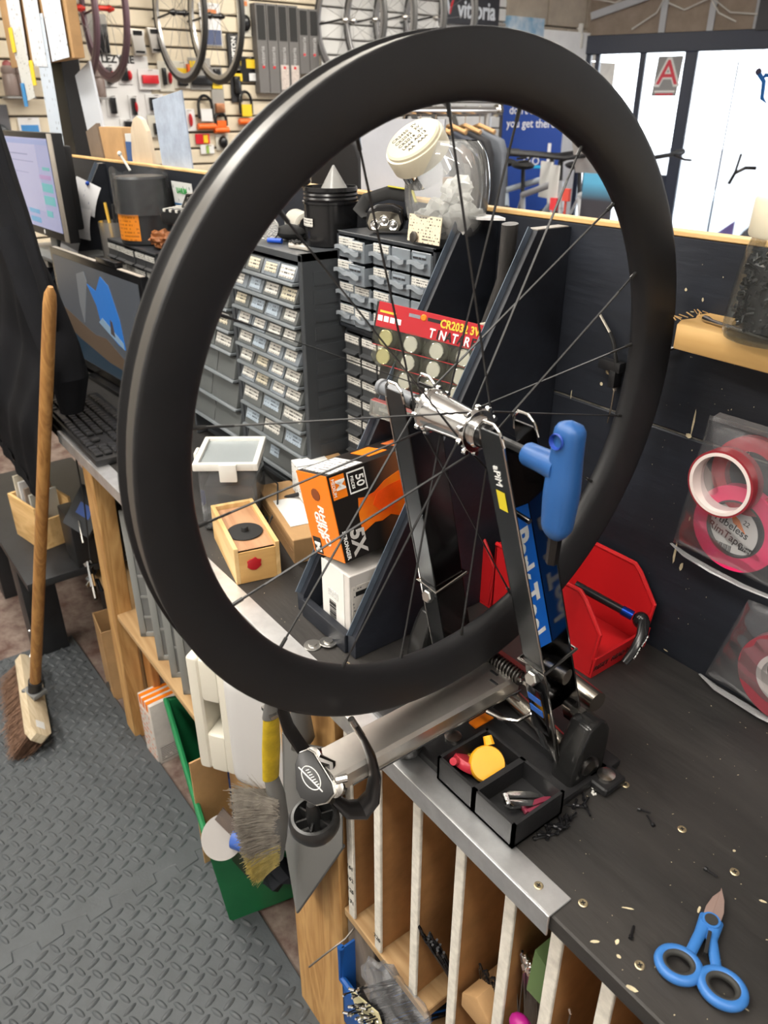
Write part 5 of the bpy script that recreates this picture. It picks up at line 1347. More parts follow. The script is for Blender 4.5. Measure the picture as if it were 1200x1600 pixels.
MB().lathe([(0.0285, 0), (0.0292, 0.001), (0.0285, 0.002), (0.006, 0.0028), (0.0055, 0.009), (0.0048, 0.010), (0.0018, 0.010)], n=44).build('disc', black_rubber, dsk)
ccn = thing('clear_container', 'clear box of parts with white clip lid behind the rim', 'container', (-1.150, 0.462, BZ + 0.0005), rotz=-0.62)
MB().box((-0.115, 0.0, 0), (0.0, 0.10, 0.118)).build('body', clear_mat('smoky_tub', (0.30, 0.31, 0.32), 0.30, 0.08), ccn, bevel=0.010, seg=3)
MB().box((-0.108, 0.007, 0.004), (-0.007, 0.093, 0.085)).build('dark_parts', mat('parts_dark', (0.012, 0.012, 0.014), 0.4, col2=(0.05, 0.05, 0.055), vary=0.5, vscale=40), ccn, bevel=0.006)
MB().ball((-0.045, 0.006, 0.044), 0.014, 12, (1, 0.6, 1.1)).build('blue_part', mat('cap_blue', (0.01, 0.07, 0.45), 0.35), ccn)
ld = MB()
ld.box((-0.122, -0.006, 0.118), (0.006, 0.004, 0.132)); ld.box((-0.122, 0.096, 0.118), (0.006, 0.106, 0.132)); ld.box((-0.122, 0.0, 0.118), (-0.112, 0.1, 0.132)); ld.box((-0.004, 0.0, 0.118), (0.006, 0.1, 0.132))
lid_o = ld.build('lid_rim', white_plastic, ccn, bevel=0.003)
MB().box((-0.114, 0.002, 0.122), (-0.002, 0.098, 0.126)).build('lid_window', clear_mat('lid_clear', (0.62, 0.68, 0.70), 0.45, 0.12), ccn)
MB().box((0.006, 0.040, 0.100), (0.012, 0.070, 0.132)).build('clip', white_plastic, ccn, bevel=0.002); MB().box((-0.07, -0.012, 0.100), (-0.04, -0.006, 0.132)).build('clip', white_plastic, ccn, bevel=0.002)
tag(MB().tube([(-1.20, 0.585, 0.985), (-1.17, 0.60, 0.995), (-1.12, 0.60, 0.985), (-1.08, 0.575, 0.965), (-1.065, 0.545, 0.94), (-1.06, 0.54, 0.926)], 0.0016, 8).build('thin_cable', black_rubber), 'thin black wire arching beside the clear container', 'cable')
tag(MB().tube([(-1.00, 0.64, 0.985), (-1.05, 0.635, 0.99), (-1.10, 0.605, 0.965), (-1.115, 0.58, 0.935), (-1.10, 0.555, 0.926), (-1.05, 0.54, 0.926)], 0.0038, 10).build('black_cable', black_rubber), 'thick black cable looping down behind the cardboard boxes', 'cable')
tag(MB().tube([(-1.115, 0.58, 0.9245), (-1.17, 0.575, 0.9245), (-1.20, 0.545, 0.9245), (-1.175, 0.52, 0.9245), (-1.11, 0.535, 0.9245)], 0.0038, 10).build('black_cable', black_rubber), 'black cable coil lying on the bench by the clear container', 'cable')
wsh = MB().lathe([(0.0035, 0), (0.0125, 0), (0.0128, 0.001), (0.0122, 0.002), (0.0065, 0.0022), (0.0060, 0.0045), (0.0035, 0.0045)], n=30).mesh('washer', mat('zinc_bolt', (0.62, 0.61, 0.58), 0.3, 1.0), angle=0.5)
for x, y, z, l in ((-0.752, 0.440, BZ + 0.0004, 'zinc washer with nut on the bench, left of the pair'), (-0.742, 0.459, BZ + 0.0028, 'zinc washer with nut on the bench, right of the pair')):
    o = bpy.data.objects.new('washer', wsh); COL.objects.link(o); o.location = (x, y, z); o.rotation_euler = (0.0 if 'left' in l else -0.12, 0, 0)
    tag(o, l, 'washer', 'pair of washers on the bench')
# ================================================================ LEFT END OF THE BENCH
def screen_mat(name, col, s=1.0):
    return mat(name, tuple(c * 0.25 for c in col), 0.25, emit=s * 2.0)
# --- monitor on the bench with a beach wallpaper
mo = thing('monitor', 'wide black monitor on the bench showing a blue beach picture', 'monitor', (-2.05, 0.612, BZ + 0.0005), rotz=0.05)
MW, MH = 0.60, 0.315
MB().box((-MW / 2, 0.0, 0.016), (MW / 2, 0.020, 0.016 + MH)).build('bezel', black_gloss, mo, bevel=0.002)
MB().box((-MW / 2 + 0.03, 0.020, 0.06), (MW / 2 - 0.10, 0.040, 0.016 + MH - 0.03)).build('rear_shell', black_plastic, mo, bevel=0.006)
MB().box((-0.12, -0.02, 0), (0.12, 0.058, 0.012)).box((-0.03, 0.02, 0.01), (0.03, 0.05, 0.2)).build('stand', black_gloss, mo, bevel=0.003)
scn = MB().box((-MW / 2 + 0.018, -0.0012, 0.040), (MW / 2 - 0.018, 0.0, 0.016 + MH - 0.018)).build('screen', screen_mat('scr_rock', (0.115, 0.125, 0.14), 0.9), mo)
def patch(pts, m, k=0):
    MB().prism([(u * (MW - 0.04) - MW / 2 + 0.02, 0.042 + v * 0.268) for u, v in pts], -0.0018 - 0.0004 * k, -0.0012, 'xz').build('picture_patch', m, scn)
patch([(0.0, 0.0), (1, 0.0), (1, 0.28), (0.75, 0.22), (0.55, 0.36), (0.42, 0.34), (0.2, 0.42), (0, 0.5)], screen_mat('scr_sand', (0.15, 0.10, 0.065), 0.9))
patch([(0.0, 0.0), (1, 0.0), (1, 0.10), (0.55, 0.12), (0.2, 0.22), (0, 0.3)], screen_mat('scr_teal', (0.03, 0.055, 0.08), 0.9), 1)
patch([(0.42, 0.84), (0.52, 0.80), (0.60, 0.96), (0.68, 0.90), (0.75, 0.62), (0.77, 0.34), (0.70, 0.36), (0.62, 0.42), (0.52, 0.50), (0.50, 0.66)], screen_mat('scr_blue', (0.03, 0.20, 0.62), 1.1), 2)
patch([(0.50, 0.50), (0.62, 0.42), (0.76, 0.34), (0.76, 0.40), (0.66, 0.48), (0.55, 0.56)], screen_mat('scr_pale', (0.28, 0.42, 0.55), 1.0), 3)
patch([(0.63, 0.44), (0.645, 0.58), (0.665, 0.56), (0.675, 0.42)], screen_mat('scr_stack', (0.10, 0.08, 0.08), 0.8), 4)
patch([(0.30, 0.42), (0.42, 0.86), (0.40, 0.95), (0.30, 0.9), (0.28, 0.6)], screen_mat('scr_grey', (0.24, 0.25, 0.26), 0.9), 3)
MB().box((MW / 2 - 0.26, 0.0, 0.332), (MW / 2 - 0.14, 0.02, 0.345)).build('camera_bar', black_gloss, mo, bevel=0.002)
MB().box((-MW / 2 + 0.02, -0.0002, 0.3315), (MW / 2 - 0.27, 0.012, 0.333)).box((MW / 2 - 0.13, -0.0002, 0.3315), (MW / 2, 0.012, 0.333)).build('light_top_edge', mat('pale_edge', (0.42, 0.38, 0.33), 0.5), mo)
# --- upper monitor with a calendar page
m2 = thing('monitor', 'upper monitor at far left showing a pale calendar page', 'monitor', (-2.505, 0.622, 1.205), rotz=0.03)
MB().box((-0.245, 0.0, 0.060), (0.245, 0.030, 0.330)).build('bezel', black_plastic, m2, bevel=0.003)
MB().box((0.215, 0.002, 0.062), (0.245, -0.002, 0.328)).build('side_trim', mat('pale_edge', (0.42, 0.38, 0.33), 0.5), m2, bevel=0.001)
MB().box((-0.20, 0.03, 0.09), (0.225, 0.055, 0.30)).build('rear_shell', black_plastic, m2, bevel=0.008)
MB().box((-0.10, -0.03, 0), (0.16, 0.14, 0.012)).box((-0.03, 0.03, 0.01), (0.03, 0.06, 0.2)).build('stand', mid_grey, m2, bevel=0.003)
s2 = MB().box((-0.228, -0.0012, 0.082), (0.205, 0.0, 0.316)).build('screen', screen_mat('page_lilac', (0.42, 0.45, 0.72), 0.95), m2)
for x0, x1, z0, z1, c in ((-0.228, 0.10, 0.13, 0.300, (0.50, 0.51, 0.75)), (-0.228, 0.205, 0.300, 0.312, (0.35, 0.42, 0.72)), (0.13, 0.19, 0.238, 0.246, (0.18, 0.52, 0.55)), (0.09, 0.19, 0.215, 0.226, (0.50, 0.33, 0.62)), (0.10, 0.19, 0.183, 0.205, (0.15, 0.55, 0.60)), (0.10, 0.19, 0.150, 0.173, (0.15, 0.55, 0.60)), (0.10, 0.15, 0.118, 0.134, (0.15, 0.55, 0.60)), (-0.06, 0.03, 0.118, 0.130, (0.14, 0.42, 0.70)), (-0.06, 0.03, 0.094, 0.108, (0.14, 0.42, 0.70)), (-0.2, 0.02, 0.272, 0.275, (0.3, 0.32, 0.5)), (-0.2, 0.06, 0.255, 0.257, (0.3, 0.32, 0.5)), (-0.19, 0.0, 0.225, 0.227, (0.3, 0.32, 0.5))):
    MB().box((x0, -0.0018, z0), (x1, -0.0011, z1)).build('page_block', screen_mat('page_%d_%d' % (int(x0 * 999), int(z0 * 999)), c, 0.95), s2)
MB().lathe([(0.006, 0), (0.006, 0.0006)], n=16, origin=(0.04, -0.0005, 0.0715), axis=(0, -1, 0)).build('badge', white_ink, m2)
rs = thing('monitor_riser', 'dark shelf block carrying the upper monitor', 'riser', (-2.63, 0.70, BZ + 0.0005))
MB().box((-0.15, -0.10, 0.265), (0.22, 0.11, 0.284)).build('top', mat('riser_grey', (0.30, 0.28, 0.25), 0.6), rs)
MB().box((-0.15, -0.09, 0), (-0.13, 0.11, 0.265)).build('side', black_paint, rs); MB().box((0.10, -0.03, 0), (0.12, 0.11, 0.265)).build('side', black_paint, rs)
# third bracket stands beyond the wide monitor
# --- keyboard
kbd = thing('keyboard', 'dusty black keyboard at the end of the bench', 'keyboard', (-1.760, 0.475, BZ + 0.0005), rotz=-0.02)
MB().prism([(-0.225, -0.070), (0.225, -0.070), (0.225, 0.075), (-0.225, 0.075)], 0, 0.016).build('case', black_plastic, kbd, bevel=0.005, seg=2)
kc = MB().prism([(-0.0082, -0.0082), (0.0082, -0.0082), (0.0082, 0.0082), (-0.0082, 0.0082)], 0, 0.006)
kcm = kc.mesh('key', mat('key_black', (0.02, 0.02, 0.021), 0.3), bevel=0.0018, seg=1)
for r in range(6):
    for c in range(21):
        x = -0.205 + c * 0.0197 + (0.004 if c > 14 else 0) + (0.006 if c > 17 else 0); y = -0.055 + r * 0.0205 + (0.006 if r == 5 else 0)
        if x > 0.216 or (r == 0 and 3 < c < 9 and c != 6) or (15 <= c <= 17 and r == 2) or (15 <= c <= 17 and r == 1 and c != 16): continue
        k = child(kbd, 'key', kcm, (x, y, 0.0162))
        if r == 0 and c == 6: k.scale = (5.6, 1, 1)
# --- orange labelled tub, cloth, shoe, cards on the left cabinet
ob = thing('wipes_tub', 'black tub with orange label under a clear crumpled bag', 'tub', (-1.985, 0.745, 1.2905))
MB().lathe([(0.060, 0), (0.063, 0.004), (0.062, 0.15), (0.058, 0.155)], n=40).build('body', mat('tub_smoke', (0.022, 0.024, 0.027), 0.35), ob)
lb = MB(); lb.grid(lambda u, v: Vector((0.0638 * math.cos(-1.95 + 1.35 * u), 0.0638 * math.sin(-1.95 + 1.35 * u), 0.012 + 0.060 * v)), 14, 2)
lb.build('orange_label', print_mat('orange_label', (0.75, 0.24, 0.015), (0.45, 0.13, 0.01), 7.0, 9.0, 'xz', cover=0.5), ob)
bgm = MB(); bgm.grid(lambda u, v: Vector(((0.068 + 0.004 * math.sin(14 * PI * u)) * math.cos(2 * PI * u), (0.068 + 0.004 * math.sin(10 * PI * u)) * math.sin(2 * PI * u), 0.070 + 0.098 * v + 0.010 * v * math.sin(6 * PI * u))), 40, 10, closed_u=True)
bgm.build('clear_bag', clear_mat('tub_bag', (0.62, 0.64, 0.66), 0.07, 0.15, 0.3, 40, 0.6), ob, angle=2)
MB().tube([(-0.03, -0.01, 0.165), (-0.055, -0.02, 0.20)], 0.003, 8).ball((-0.056, -0.021, 0.202), 0.006, 8).build('white_stick', white_plastic, ob)
crumple((-1.862, 0.735, 1.312), 0.036, 12, (1.0, 0.8, 0.6)).build('leather_scrap', mat('leather_tan', (0.27, 0.095, 0.028), 0.6, vary=0.3), smooth=False)
tag(bpy.data.objects['leather_scrap'], 'crumpled tan leather scrap beside the orange labelled tub', 'leather scrap')
cdA = thing('info_card', 'white card with green print leaning on the black board', 'card', (-1.875, 0.812, 1.30), rot=(0.08, 0, 0))
MB().box((-0.055, 0, 0), (0.06, 0.0015, 0.135)).build('sheet', print_mat('card_print', (0.62, 0.63, 0.62), (0.12, 0.16, 0.18), 9.0, 6.0, 'xz', cover=0.4), cdA)
text(cdA, 'lettering', 'U-NUM', 0.018, (0.0, -0.001, 0.115), (PI / 2, 0, 0), mat('ink_green', (0.05, 0.30, 0.08), 0.5), bold=0.0006)
text(cdA, 'lettering', 'H', 0.030, (-0.03, -0.001, 0.035), (PI / 2, 0, 0), ink, bold=0.0012)
MB().box((-0.055, -0.001, 0.082), (0.06, 0.0, 0.086)).build('blue_rule', mat('ink_blue', (0.02, 0.12, 0.30), 0.5), cdA)
shoe = thing('striped_brush', 'black and white striped hand brush on an orange box', 'brush', (-1.742, 0.760, 1.355), rotz=0.25)
MB().prism([(-0.07, 0.0), (0.08, 0.0), (0.085, 0.02), (0.05, 0.034), (-0.05, 0.034), (-0.075, 0.02)], -0.03, 0.03, 'xz').build('body', black_plastic, shoe, bevel=0.006)
for k in range(6):
    MB().bar((-0.055 + k * 0.022, -0.031, 0.030), (-0.045 + k * 0.022, 0.030, 0.036), 0.008, 0.006).build('white_stripe', white_plastic, shoe)
MB().tube([(-0.02, 0, 0.036), (0.0, 0.0, 0.062), (0.05, 0.0, 0.066), (0.08, 0, 0.04)], 0.006, 10).build('wire_handle', steel, shoe)
tag(MB().box((-1.80, 0.742, 1.2905), (-1.66, 0.812, 1.3535)).build('orange_box', orange_print, bevel=0.002), 'orange carton under the striped brush', 'carton')
tag(MB().box((-1.795, 0.70, BZ + 0.0005), (-1.665, 0.812, 1.290)).build('grey_crate', mat('crate_dark', (0.03, 0.04, 0.05), 0.5), bevel=0.002), 'dark storage block under the orange carton', 'crate')
# --- notes pinned on the sloping bracket edge
for x, y, z, w, h, a, l in ((-2.400, 0.735, 1.368, 0.085, 0.085, 0.35, 'white note pinned highest on the sloping bracket edge'), (-2.395, 0.705, 1.300, 0.078, 0.082, 0.12, 'white note below the highest pinned one'), (-2.375, 0.660, 1.232, 0.062, 0.068, 0.18, 'small white note with a blue pin above the wide monitor')):
    n_ = thing('pinned_note', l, 'note', (x, y, z), group='notes pinned by the monitors', rot=(-0.15, a, 0.55))
    q = MB(); q.grid(lambda u, v: Vector(((u - 0.5) * w, -0.006 * math.sin(PI * v), (v - 0.5) * h)), 5, 6); q.build('paper', print_mat('note_paper', (0.72, 0.72, 0.74), (0.42, 0.43, 0.5), 6.0, 7.0, 'xz', cover=0.35), n_, solid=0.0006)
    MB().ball((0, -0.004, h * 0.45), 0.006, 8).build('pin', mat('cap_blue', (0.01, 0.07, 0.45), 0.35), n_)
pc = thing('pen_pot', 'clear pot of pens behind the upper monitor', 'pen pot', (-2.30, 0.770, 1.20))
MB().lathe([(0.040, 0), (0.042, 0.11)], n=24, caps=False).build('pot', clear_mat('pot_clear', (0.5, 0.48, 0.45), 0.4, 0.2), pc)
for k, (dx, c) in enumerate(((-0.03, (0.75, 0.45, 0.05)), (0.0, (0.03, 0.03, 0.03)), (0.015, (0.03, 0.03, 0.03)), (0.028, (0.02, 0.02, 0.02)))):
    MB().tube([(dx * 0.4, 0, 0.01), (dx * 1.6, 0.005 * k, 0.155)], 0.0045, 8).build('pen', mat('pen_%d' % k, c, 0.4), pc)
tag(MB().box((-2.35, 0.72, BZ + 0.0005), (-2.25, 0.815, 1.1995)).build('small_block', black_paint, bevel=0.002), 'black block under the pen pot', 'block')
# --- black post with paperwork
post('notice_post', (-2.93, 0.845, 0.0), (-2.78, 0.90, 2.9), mat('post_black', (0.012, 0.012, 0.013), 0.5), 'black post behind the upper monitor carrying paperwork')
tag(MB().box((-3.25, 0.815, 1.72), (-2.55, 0.845, 2.25)).build('notice_board', kraft, bevel=0.002), 'brown board at top left with sheets of paper clipped on', 'notice board')
for k, (x, z, w, h, a, l, c) in enumerate(((-2.830, 1.665, 0.13, 0.36, 0.03, 'long pale blue delivery sheet hanging below the notice board', (0.50, 0.57, 0.66)), (-2.66, 1.87, 0.17, 0.30, -0.03, 'white sheet at the right of the notice board', (0.58, 0.63, 0.70)), (-2.86, 1.88, 0.15, 0.34, 0.05, 'white sheet in the middle of the notice board', (0.58, 0.61, 0.66)), (-3.05, 1.86, 0.15, 0.26, 0.12, 'white sheet at the left of the notice board', (0.60, 0.62, 0.66)), (-3.06, 1.72, 0.13, 0.20, -0.1, 'small picture card low on the notice board', (0.55, 0.56, 0.54)))):
    n_ = thing('paper_sheet', l, 'paper', (x, 0.808 - 0.0008 * k, z), group='papers on the notice board', rot=(0, a, 0))
    MB().box((-w / 2, 0, -h / 2), (w / 2, 0.0006, h / 2)).build('sheet', print_mat('sheet_%d' % k, c, tuple(v * 0.45 for v in c), 22.0, 5.0, 'xz', cover=0.40), n_)
MB().box((-0.05, -0.001, 0.135), (-0.01, 0.0, 0.155)).build('red_logo', mat('logo_red', (0.5, 0.03, 0.05), 0.5), bpy.data.objects['paper_sheet'])
text(bpy.data.objects['paper_sheet'], 'lettering', 'SRAM', 0.022, (0.0, -0.001, 0.108), (PI / 2, 0, 0), mat('ink_grey', (0.12, 0.13, 0.15), 0.5), bold=0.0005)
for x, z, c, l in ((-3.12, 1.80, (0.75, 0.55, 0.03), 'yellow tag at the edge of the notice board'), (-2.95, 1.70, (0.75, 0.55, 0.03), 'yellow strip under the middle sheet'), (-3.10, 1.64, (0.03, 0.22, 0.50), 'blue tape scrap below the notice board')):
    tag(MB().box((x - 0.018, 0.800, z - 0.04), (x + 0.018, 0.803, z + 0.03)).build('coloured_tag', mat('tag_%d' % int(-x * 100 + z * 10), c, 0.5)), l, 'tag')
lf_ = thing('leaning_folder', 'grey photo folder and clear sleeve leaning behind the upper monitor', 'folder', (-2.60, 0.860, 1.40), rot=(0, -0.22, 0.0))
MB().box((-0.05, 0, 0.0), (0.10, 0.006, 0.30)).build('sleeve', mat('sleeve_grey', (0.50, 0.53, 0.58), 0.4), lf_)
MB().box((-0.03, -0.012, 0.02), (0.08, 0.0, 0.14)).build('photo_card', mat('photo_brown', (0.16, 0.12, 0.09), 0.5, vary=0.3), lf_)
# --- wooden paddle, clear sleeve, carton behind the board
tag(MB().prism([(-0.115, 0.0), (0.115, 0.0), (0.108, 0.09), (0.085, 0.155), (0.045, 0.185), (0.0, 0.193), (-0.045, 0.185), (-0.085, 0.155), (-0.108, 0.09)], 0.0, 0.016, 'xz').xform(Matrix.Translation((-2.20, 0.839, 1.40)) @ Matrix.Diagonal((0.66, 0.75, 0.90, 1))).build('wood_paddle', wood_mat('paddle_wood', (0.56, 0.47, 0.35), (0.48, 0.38, 0.27), 'z', scale=6), bevel=0.002), 'pale round topped wooden board standing behind the bench', 'board')
tag(MB().box((-0.09, 0, 0), (0.09, 0.004, 0.26)).xform(Matrix.Translation((-1.965, 0.8395, 1.36)) @ Matrix.Rotation(-0.10, 4, 'Y')).build('plastic_sleeve', mat('sleeve_blue', (0.36, 0.42, 0.52), 0.25, vary=0.15, vscale=20, bump=0.4, bscale=30)), 'bluish clear document sleeve standing beside the wooden board', 'sleeve')
tag(MB().box((-2.56, 0.853, 1.32), (-2.36, 0.90, 1.545)).build('kraft_carton', kraft, bevel=0.002), 'brown carton standing behind the bench board at the left', 'carton')
tag(MB().box((-2.350, 0.856, 1.32), (-2.285, 0.88, 1.53)).build('blue_packet', mat('packet_white', (0.55, 0.56, 0.55), 0.5)), 'white packet beside the brown carton', 'packet')
tag(MB().box((-2.345, 0.8525, 1.44), (-2.29, 0.8555, 1.51)).build('blue_leaflet', mat('leaflet_blue', (0.03, 0.09, 0.25), 0.5)), 'dark blue leaflet in front of the white packet', 'leaflet')

# --- jacket hanging in front of the bench end, on a stand out of sight
jk = thing('jacket', 'black jacket hanging at the far left beside the broom', 'jacket', (0, 0, 0))
jm = mat('jacket_black', (0.0062, 0.0065, 0.0080), 0.95, vary=0.3, vscale=5, bump=0.2, bscale=300, spec=0.15)
def lerp_tab(tab, z):
    for (za, a), (zb, b) in zip(tab, tab[1:]):
        if za <= z <= zb: return a + (b - a) * (z - za) / (zb - za)
    return tab[-1][1]
RT_ = [(0.72, -1.90), (0.78, -1.86), (0.84, -1.845), (0.95, -1.78), (1.10, -1.70), (1.25, -1.665), (1.36, -1.72), (1.46, -1.79), (1.60, -1.86), (1.75, -1.98)]
LT_ = [(0.72, -2.42), (1.30, -2.40), (1.60, -2.30), (1.75, -2.12)]
def jacket_pt(u, v):
    z = 0.735 + 1.0 * v
    r, l = lerp_tab(RT_, z), lerp_tab(LT_, z)
    a = 2 * PI * u
    cx, hw = (l + r) / 2, (r - l) / 2
    th = 0.022 * min(1, 0.35 + 3 * v) + 0.010 * math.sin(7 * a + 5 * v) * min(1, 4 * v) + 0.007 * math.sin(13 * a - 9 * v)
    yc = 0.355 if z < 0.93 else 0.355 + min(0.055, (z - 0.93) * 0.30)
    hem = 0.006 * math.sin(3 * a) if v < 0.01 else 0
    return Vector((cx + hw * math.cos(a), yc + max(0.008, th) * math.sin(a), z + hem - 0.02 * math.cos(a) * (1 - v)))
jb = MB(); jb.grid(jacket_pt, 72, 40, closed_u=True); jb.build('body', jm, jk, angle=2)
hmj = MB(); hmj.grid(lambda u, v: jacket_pt(u, 0.0) * 1.0 + Vector((0, 0.004 * math.sin(2 * PI * u), 0.040 * v - 0.012)), 72, 4, closed_u=True); hmj.build('hem_band', jm, jk, angle=2)
MB().tube([(-1.84, 0.40, 1.36), (-1.75, 0.405, 1.24), (-1.685, 0.410, 1.14), (-1.665, 0.415, 1.08), (-1.69, 0.412, 1.00)], [0.035, 0.042, 0.044, 0.040, 0.026], 16, flat=0.55).build('sleeve', jm, jk)
cs = thing('coat_arm', 'black coat arm on the notice post that carries the jacket', 'coat arm', (-2.85, 0.845, 2.40))
MB().tube([(0, 0, 0), (0.42, -0.26, 0.0), (0.66, -0.44, 0), (0.68, -0.45, -0.10), (0.70, -0.455, -0.70)], 0.008, 10).build('arm', black_plastic, cs); MB().box((-0.04, -0.004, -0.06), (0.04, 0.0, 0.06)).build('plate', black_plastic, cs)

# --- broom
br = thing('broom', 'stiff bristled broom with wooden handle leaning on the bench end', 'broom')
H0, H1 = Vector((-1.985, 0.232, 0.105)), Vector((-1.572, 0.388, 1.288))
MB().tube([H0, H0.lerp(H1, 0.3), H0.lerp(H1, 0.8), H0.lerp(H1, 0.97), H0.lerp(H1, 0.988), H1], [0.0150, 0.0150, 0.0135, 0.0130, 0.0112, 0.005], 18).build('handle', handle_wood, br)
hdir = (H1 - H0).normalized()
MB().tube([H0 - hdir * 0.005, H0 + hdir * 0.045], 0.019, 18).build('socket', black_plastic, br)
MB().box((-0.03, -0.022, -0.002), (0.03, 0.022, 0.012)).xform(Matrix.Translation(H0 - hdir * 0.012) @ Matrix.Rotation(0.35, 4, 'Z')).build('socket_plate', mid_grey, br, bevel=0.003)
hdx = Vector((0.985, -0.17, 0.0)).normalized()
hc = Vector((-1.995, 0.222, 0.074))
hy = Vector((-hdx.y, hdx.x, 0))
zb_ = Vector((0.12, 0.70, 0.70)); zb_ = (zb_ - hdx * zb_.dot(hdx)).normalized(); yb_ = zb_.cross(hdx)
tilt = Matrix((hdx, yb_, zb_)).transposed().to_4x4()
tilt.translation = hc
prb = [(-0.19, -0.032), (0.160, -0.032), (0.182, -0.016), (0.182, 0.016), (0.160, 0.032), (-0.19, 0.032), (-0.20, 0.016), (-0.20, -0.016)]
MB().prism(prb, -0.014, 0.014).xform(tilt).build('head_block', pale_wood, br, bevel=0.002)
MB().box((0.125, -0.014, 0.0142), (0.155, 0.012, 0.0148)).xform(tilt).build('price_label', white_paper, br)
bb = MB(); rr = random.Random(5)
for k in range(3400):
    x = rr.uniform(-0.185, 0.172); y = rr.uniform(-0.028, 0.028)
    p = Vector((x, y, -0.012)); q = Vector((x + rr.gauss(0, 0.006), y + rr.gauss(0, 0.010), -0.080 - rr.uniform(0, 0.018)))
    w = 0.0009
    v = [tilt @ a for a in (p + Vector((-w, 0, 0)), p + Vector((w, 0, 0)), q + Vector((w * 0.6, 0, 0)), q + Vector((-w * 0.6, 0, 0)))]
    v = [Vector((a.x, a.y, max(a.z, 0.0135))) for a in v]
    bb.poly(v)
o = bb.build('bristles', mat('bristle_brown', (0.17, 0.095, 0.06), 0.8, vary=0.4, vscale=60), br, smooth=False); o['kind'] = 'stuff'
MB().tube([tilt @ Vector((-0.19, 0.0, 0.014)), tilt @ Vector((-0.198, 0.0, 0.022))], 0.005, 8).build('hanging_screw', steel, br)

# --- low black unit, crate, gadgets and backpack under the keyboard end
lu = thing('low_unit', 'low black wooden unit at the far left floor edge', 'unit', (-2.39, 0.45, 0))
MB().box((-0.42, -0.17, 0.42), (0.40, 0.20, 0.442)).build('top', mat('unit_black', (0.016, 0.017, 0.019), 0.45, vary=0.4, vscale=8), lu, bevel=0.002)
for x in (-0.42, 0.02):
    MB().box((x, -0.15, 0), (x + 0.10, -0.05, 0.42)).build('leg', mat('unit_black', (0.016, 0.017, 0.019), 0.45, vary=0.4, vscale=8), lu, bevel=0.002)
    MB().box((x, 0.10, 0), (x + 0.10, 0.18, 0.42)).build('leg', mat('unit_black', (0.016, 0.017, 0.019), 0.45, vary=0.4, vscale=8), lu, bevel=0.002)
MB().lathe([(0.006, 0), (0.005, 0.003)], n=12, origin=(0.09, -0.151, 0.10), axis=(0, -1, 0)).build('leg_screw', silver, lu)
cr = thing('magazine_box', 'open pale wood box of papers on the low black unit', 'box', (-2.24, 0.405, 0.4425), rotz=0.2); cr.scale = (0.8, 0.8, 1.15)
for a, b in (((-0.10, -0.07, 0), (0.10, -0.06, 0.12)), ((-0.10, 0.06, 0), (0.10, 0.07, 0.12)), ((-0.10, -0.06, 0), (-0.09, 0.06, 0.12)), ((0.09, -0.06, 0), (0.10, 0.06, 0.08)), ((-0.09, -0.06, 0), (0.09, 0.06, 0.008))):
    MB().box(a, b).build('panel', pine_x, cr, bevel=0.001)
for k in range(4):
    MB().box((-0.07 + k * 0.035, -0.05, 0.01), (-0.06 + k * 0.035, 0.05, 0.17 - 0.01 * k)).build('paper', mat('paper_%d' % k, [(0.55, 0.5, 0.4), (0.6, 0.6, 0.6), (0.25, 0.2, 0.16), (0.5, 0.5, 0.45)][k], 0.7), cr)
tag(MB().box((-2.10, 0.42, 0.4425), (-1.99, 0.60, 0.60)).build('tool_case', black_plastic, bevel=0.006), 'black tool case under the bench behind the bike computer', 'case')
gd = thing('bike_computer', 'small bike computer with blue screen propped under the bench', 'bike computer', (-1.965, 0.425, 0.575), rot=(-0.5, 0.35, 0.5))
MB().box((-0.045, 0, 0), (0.045, 0.012, 0.12)).build('case', dark_grey, gd, bevel=0.003); MB().box((-0.022, -0.001, 0.045), (0.022, 0.0, 0.078)).build('screen', mat('lcd_blue', (0.05, 0.12, 0.42), 0.3), gd)
MB().tube([(0.0, -0.004, 0.03), (0.05, -0.02, -0.01)], 0.003, 6).build('stalk', steel, gd)
ky = thing('key_bunch', 'bunch of keys and clips hanging by the pine post', 'keys', (-1.80, 0.412, 0.52))
for k in range(9):
    MB().bar((random.uniform(-.02, .02), random.uniform(-.01, .01), random.uniform(-.03, .05)), (random.uniform(-.05, .04), random.uniform(-.02, .01), random.uniform(-.09, .02)), 0.004, 0.010).build('key', random.choice((silver, black_gloss, steel)), ky)
MB().tube([(0.0, 0.0, 0.05), (0.0, 0.012, 0.20), (0.0, 0.015, 0.375)], 0.002, 6).build('cord', black_rubber, ky)
bp = crumple((-2.08, 0.68, 0.155), 0.15, 31, (0.8, 0.6, 1.0)).build('backpack', mat('navy_cloth', (0.010, 0.014, 0.03), 0.85), angle=2)
tag(bp, 'dark navy bag on the floor behind the cardboard bin', 'bag')
kbn = thing('cardboard_bin', 'tall open brown cardboard bin on the floor by the pine post', 'cardboard box', (-1.985, 0.485, 0.0005), rotz=-0.12)
for a, b in (((-0.06, -0.05, 0), (0.06, -0.046, 0.25)), ((-0.06, 0.046, 0), (0.06, 0.05, 0.25)), ((-0.06, -0.046, 0), (-0.056, 0.046, 0.25)), ((0.056, -0.046, 0), (0.06, 0.046, 0.25)), ((-0.056, -0.046, 0), (0.056, 0.046, 0.004))):
    MB().box(a, b).build('side', kraft, kbn, bevel=0.0008, seg=1)
tag(MB().tube([(-2.10, 0.50, 0.02), (-2.06, 0.47, 0.025), (-2.0, 0.48, 0.02), (-1.98, 0.43, 0.025)], [0.012, 0.02, 0.015, 0.012], 10).build('floor_rag', mat('rag_dark', (0.05, 0.045, 0.042), 0.9)), 'dark rag on the floor at the end of the mat', 'rag')
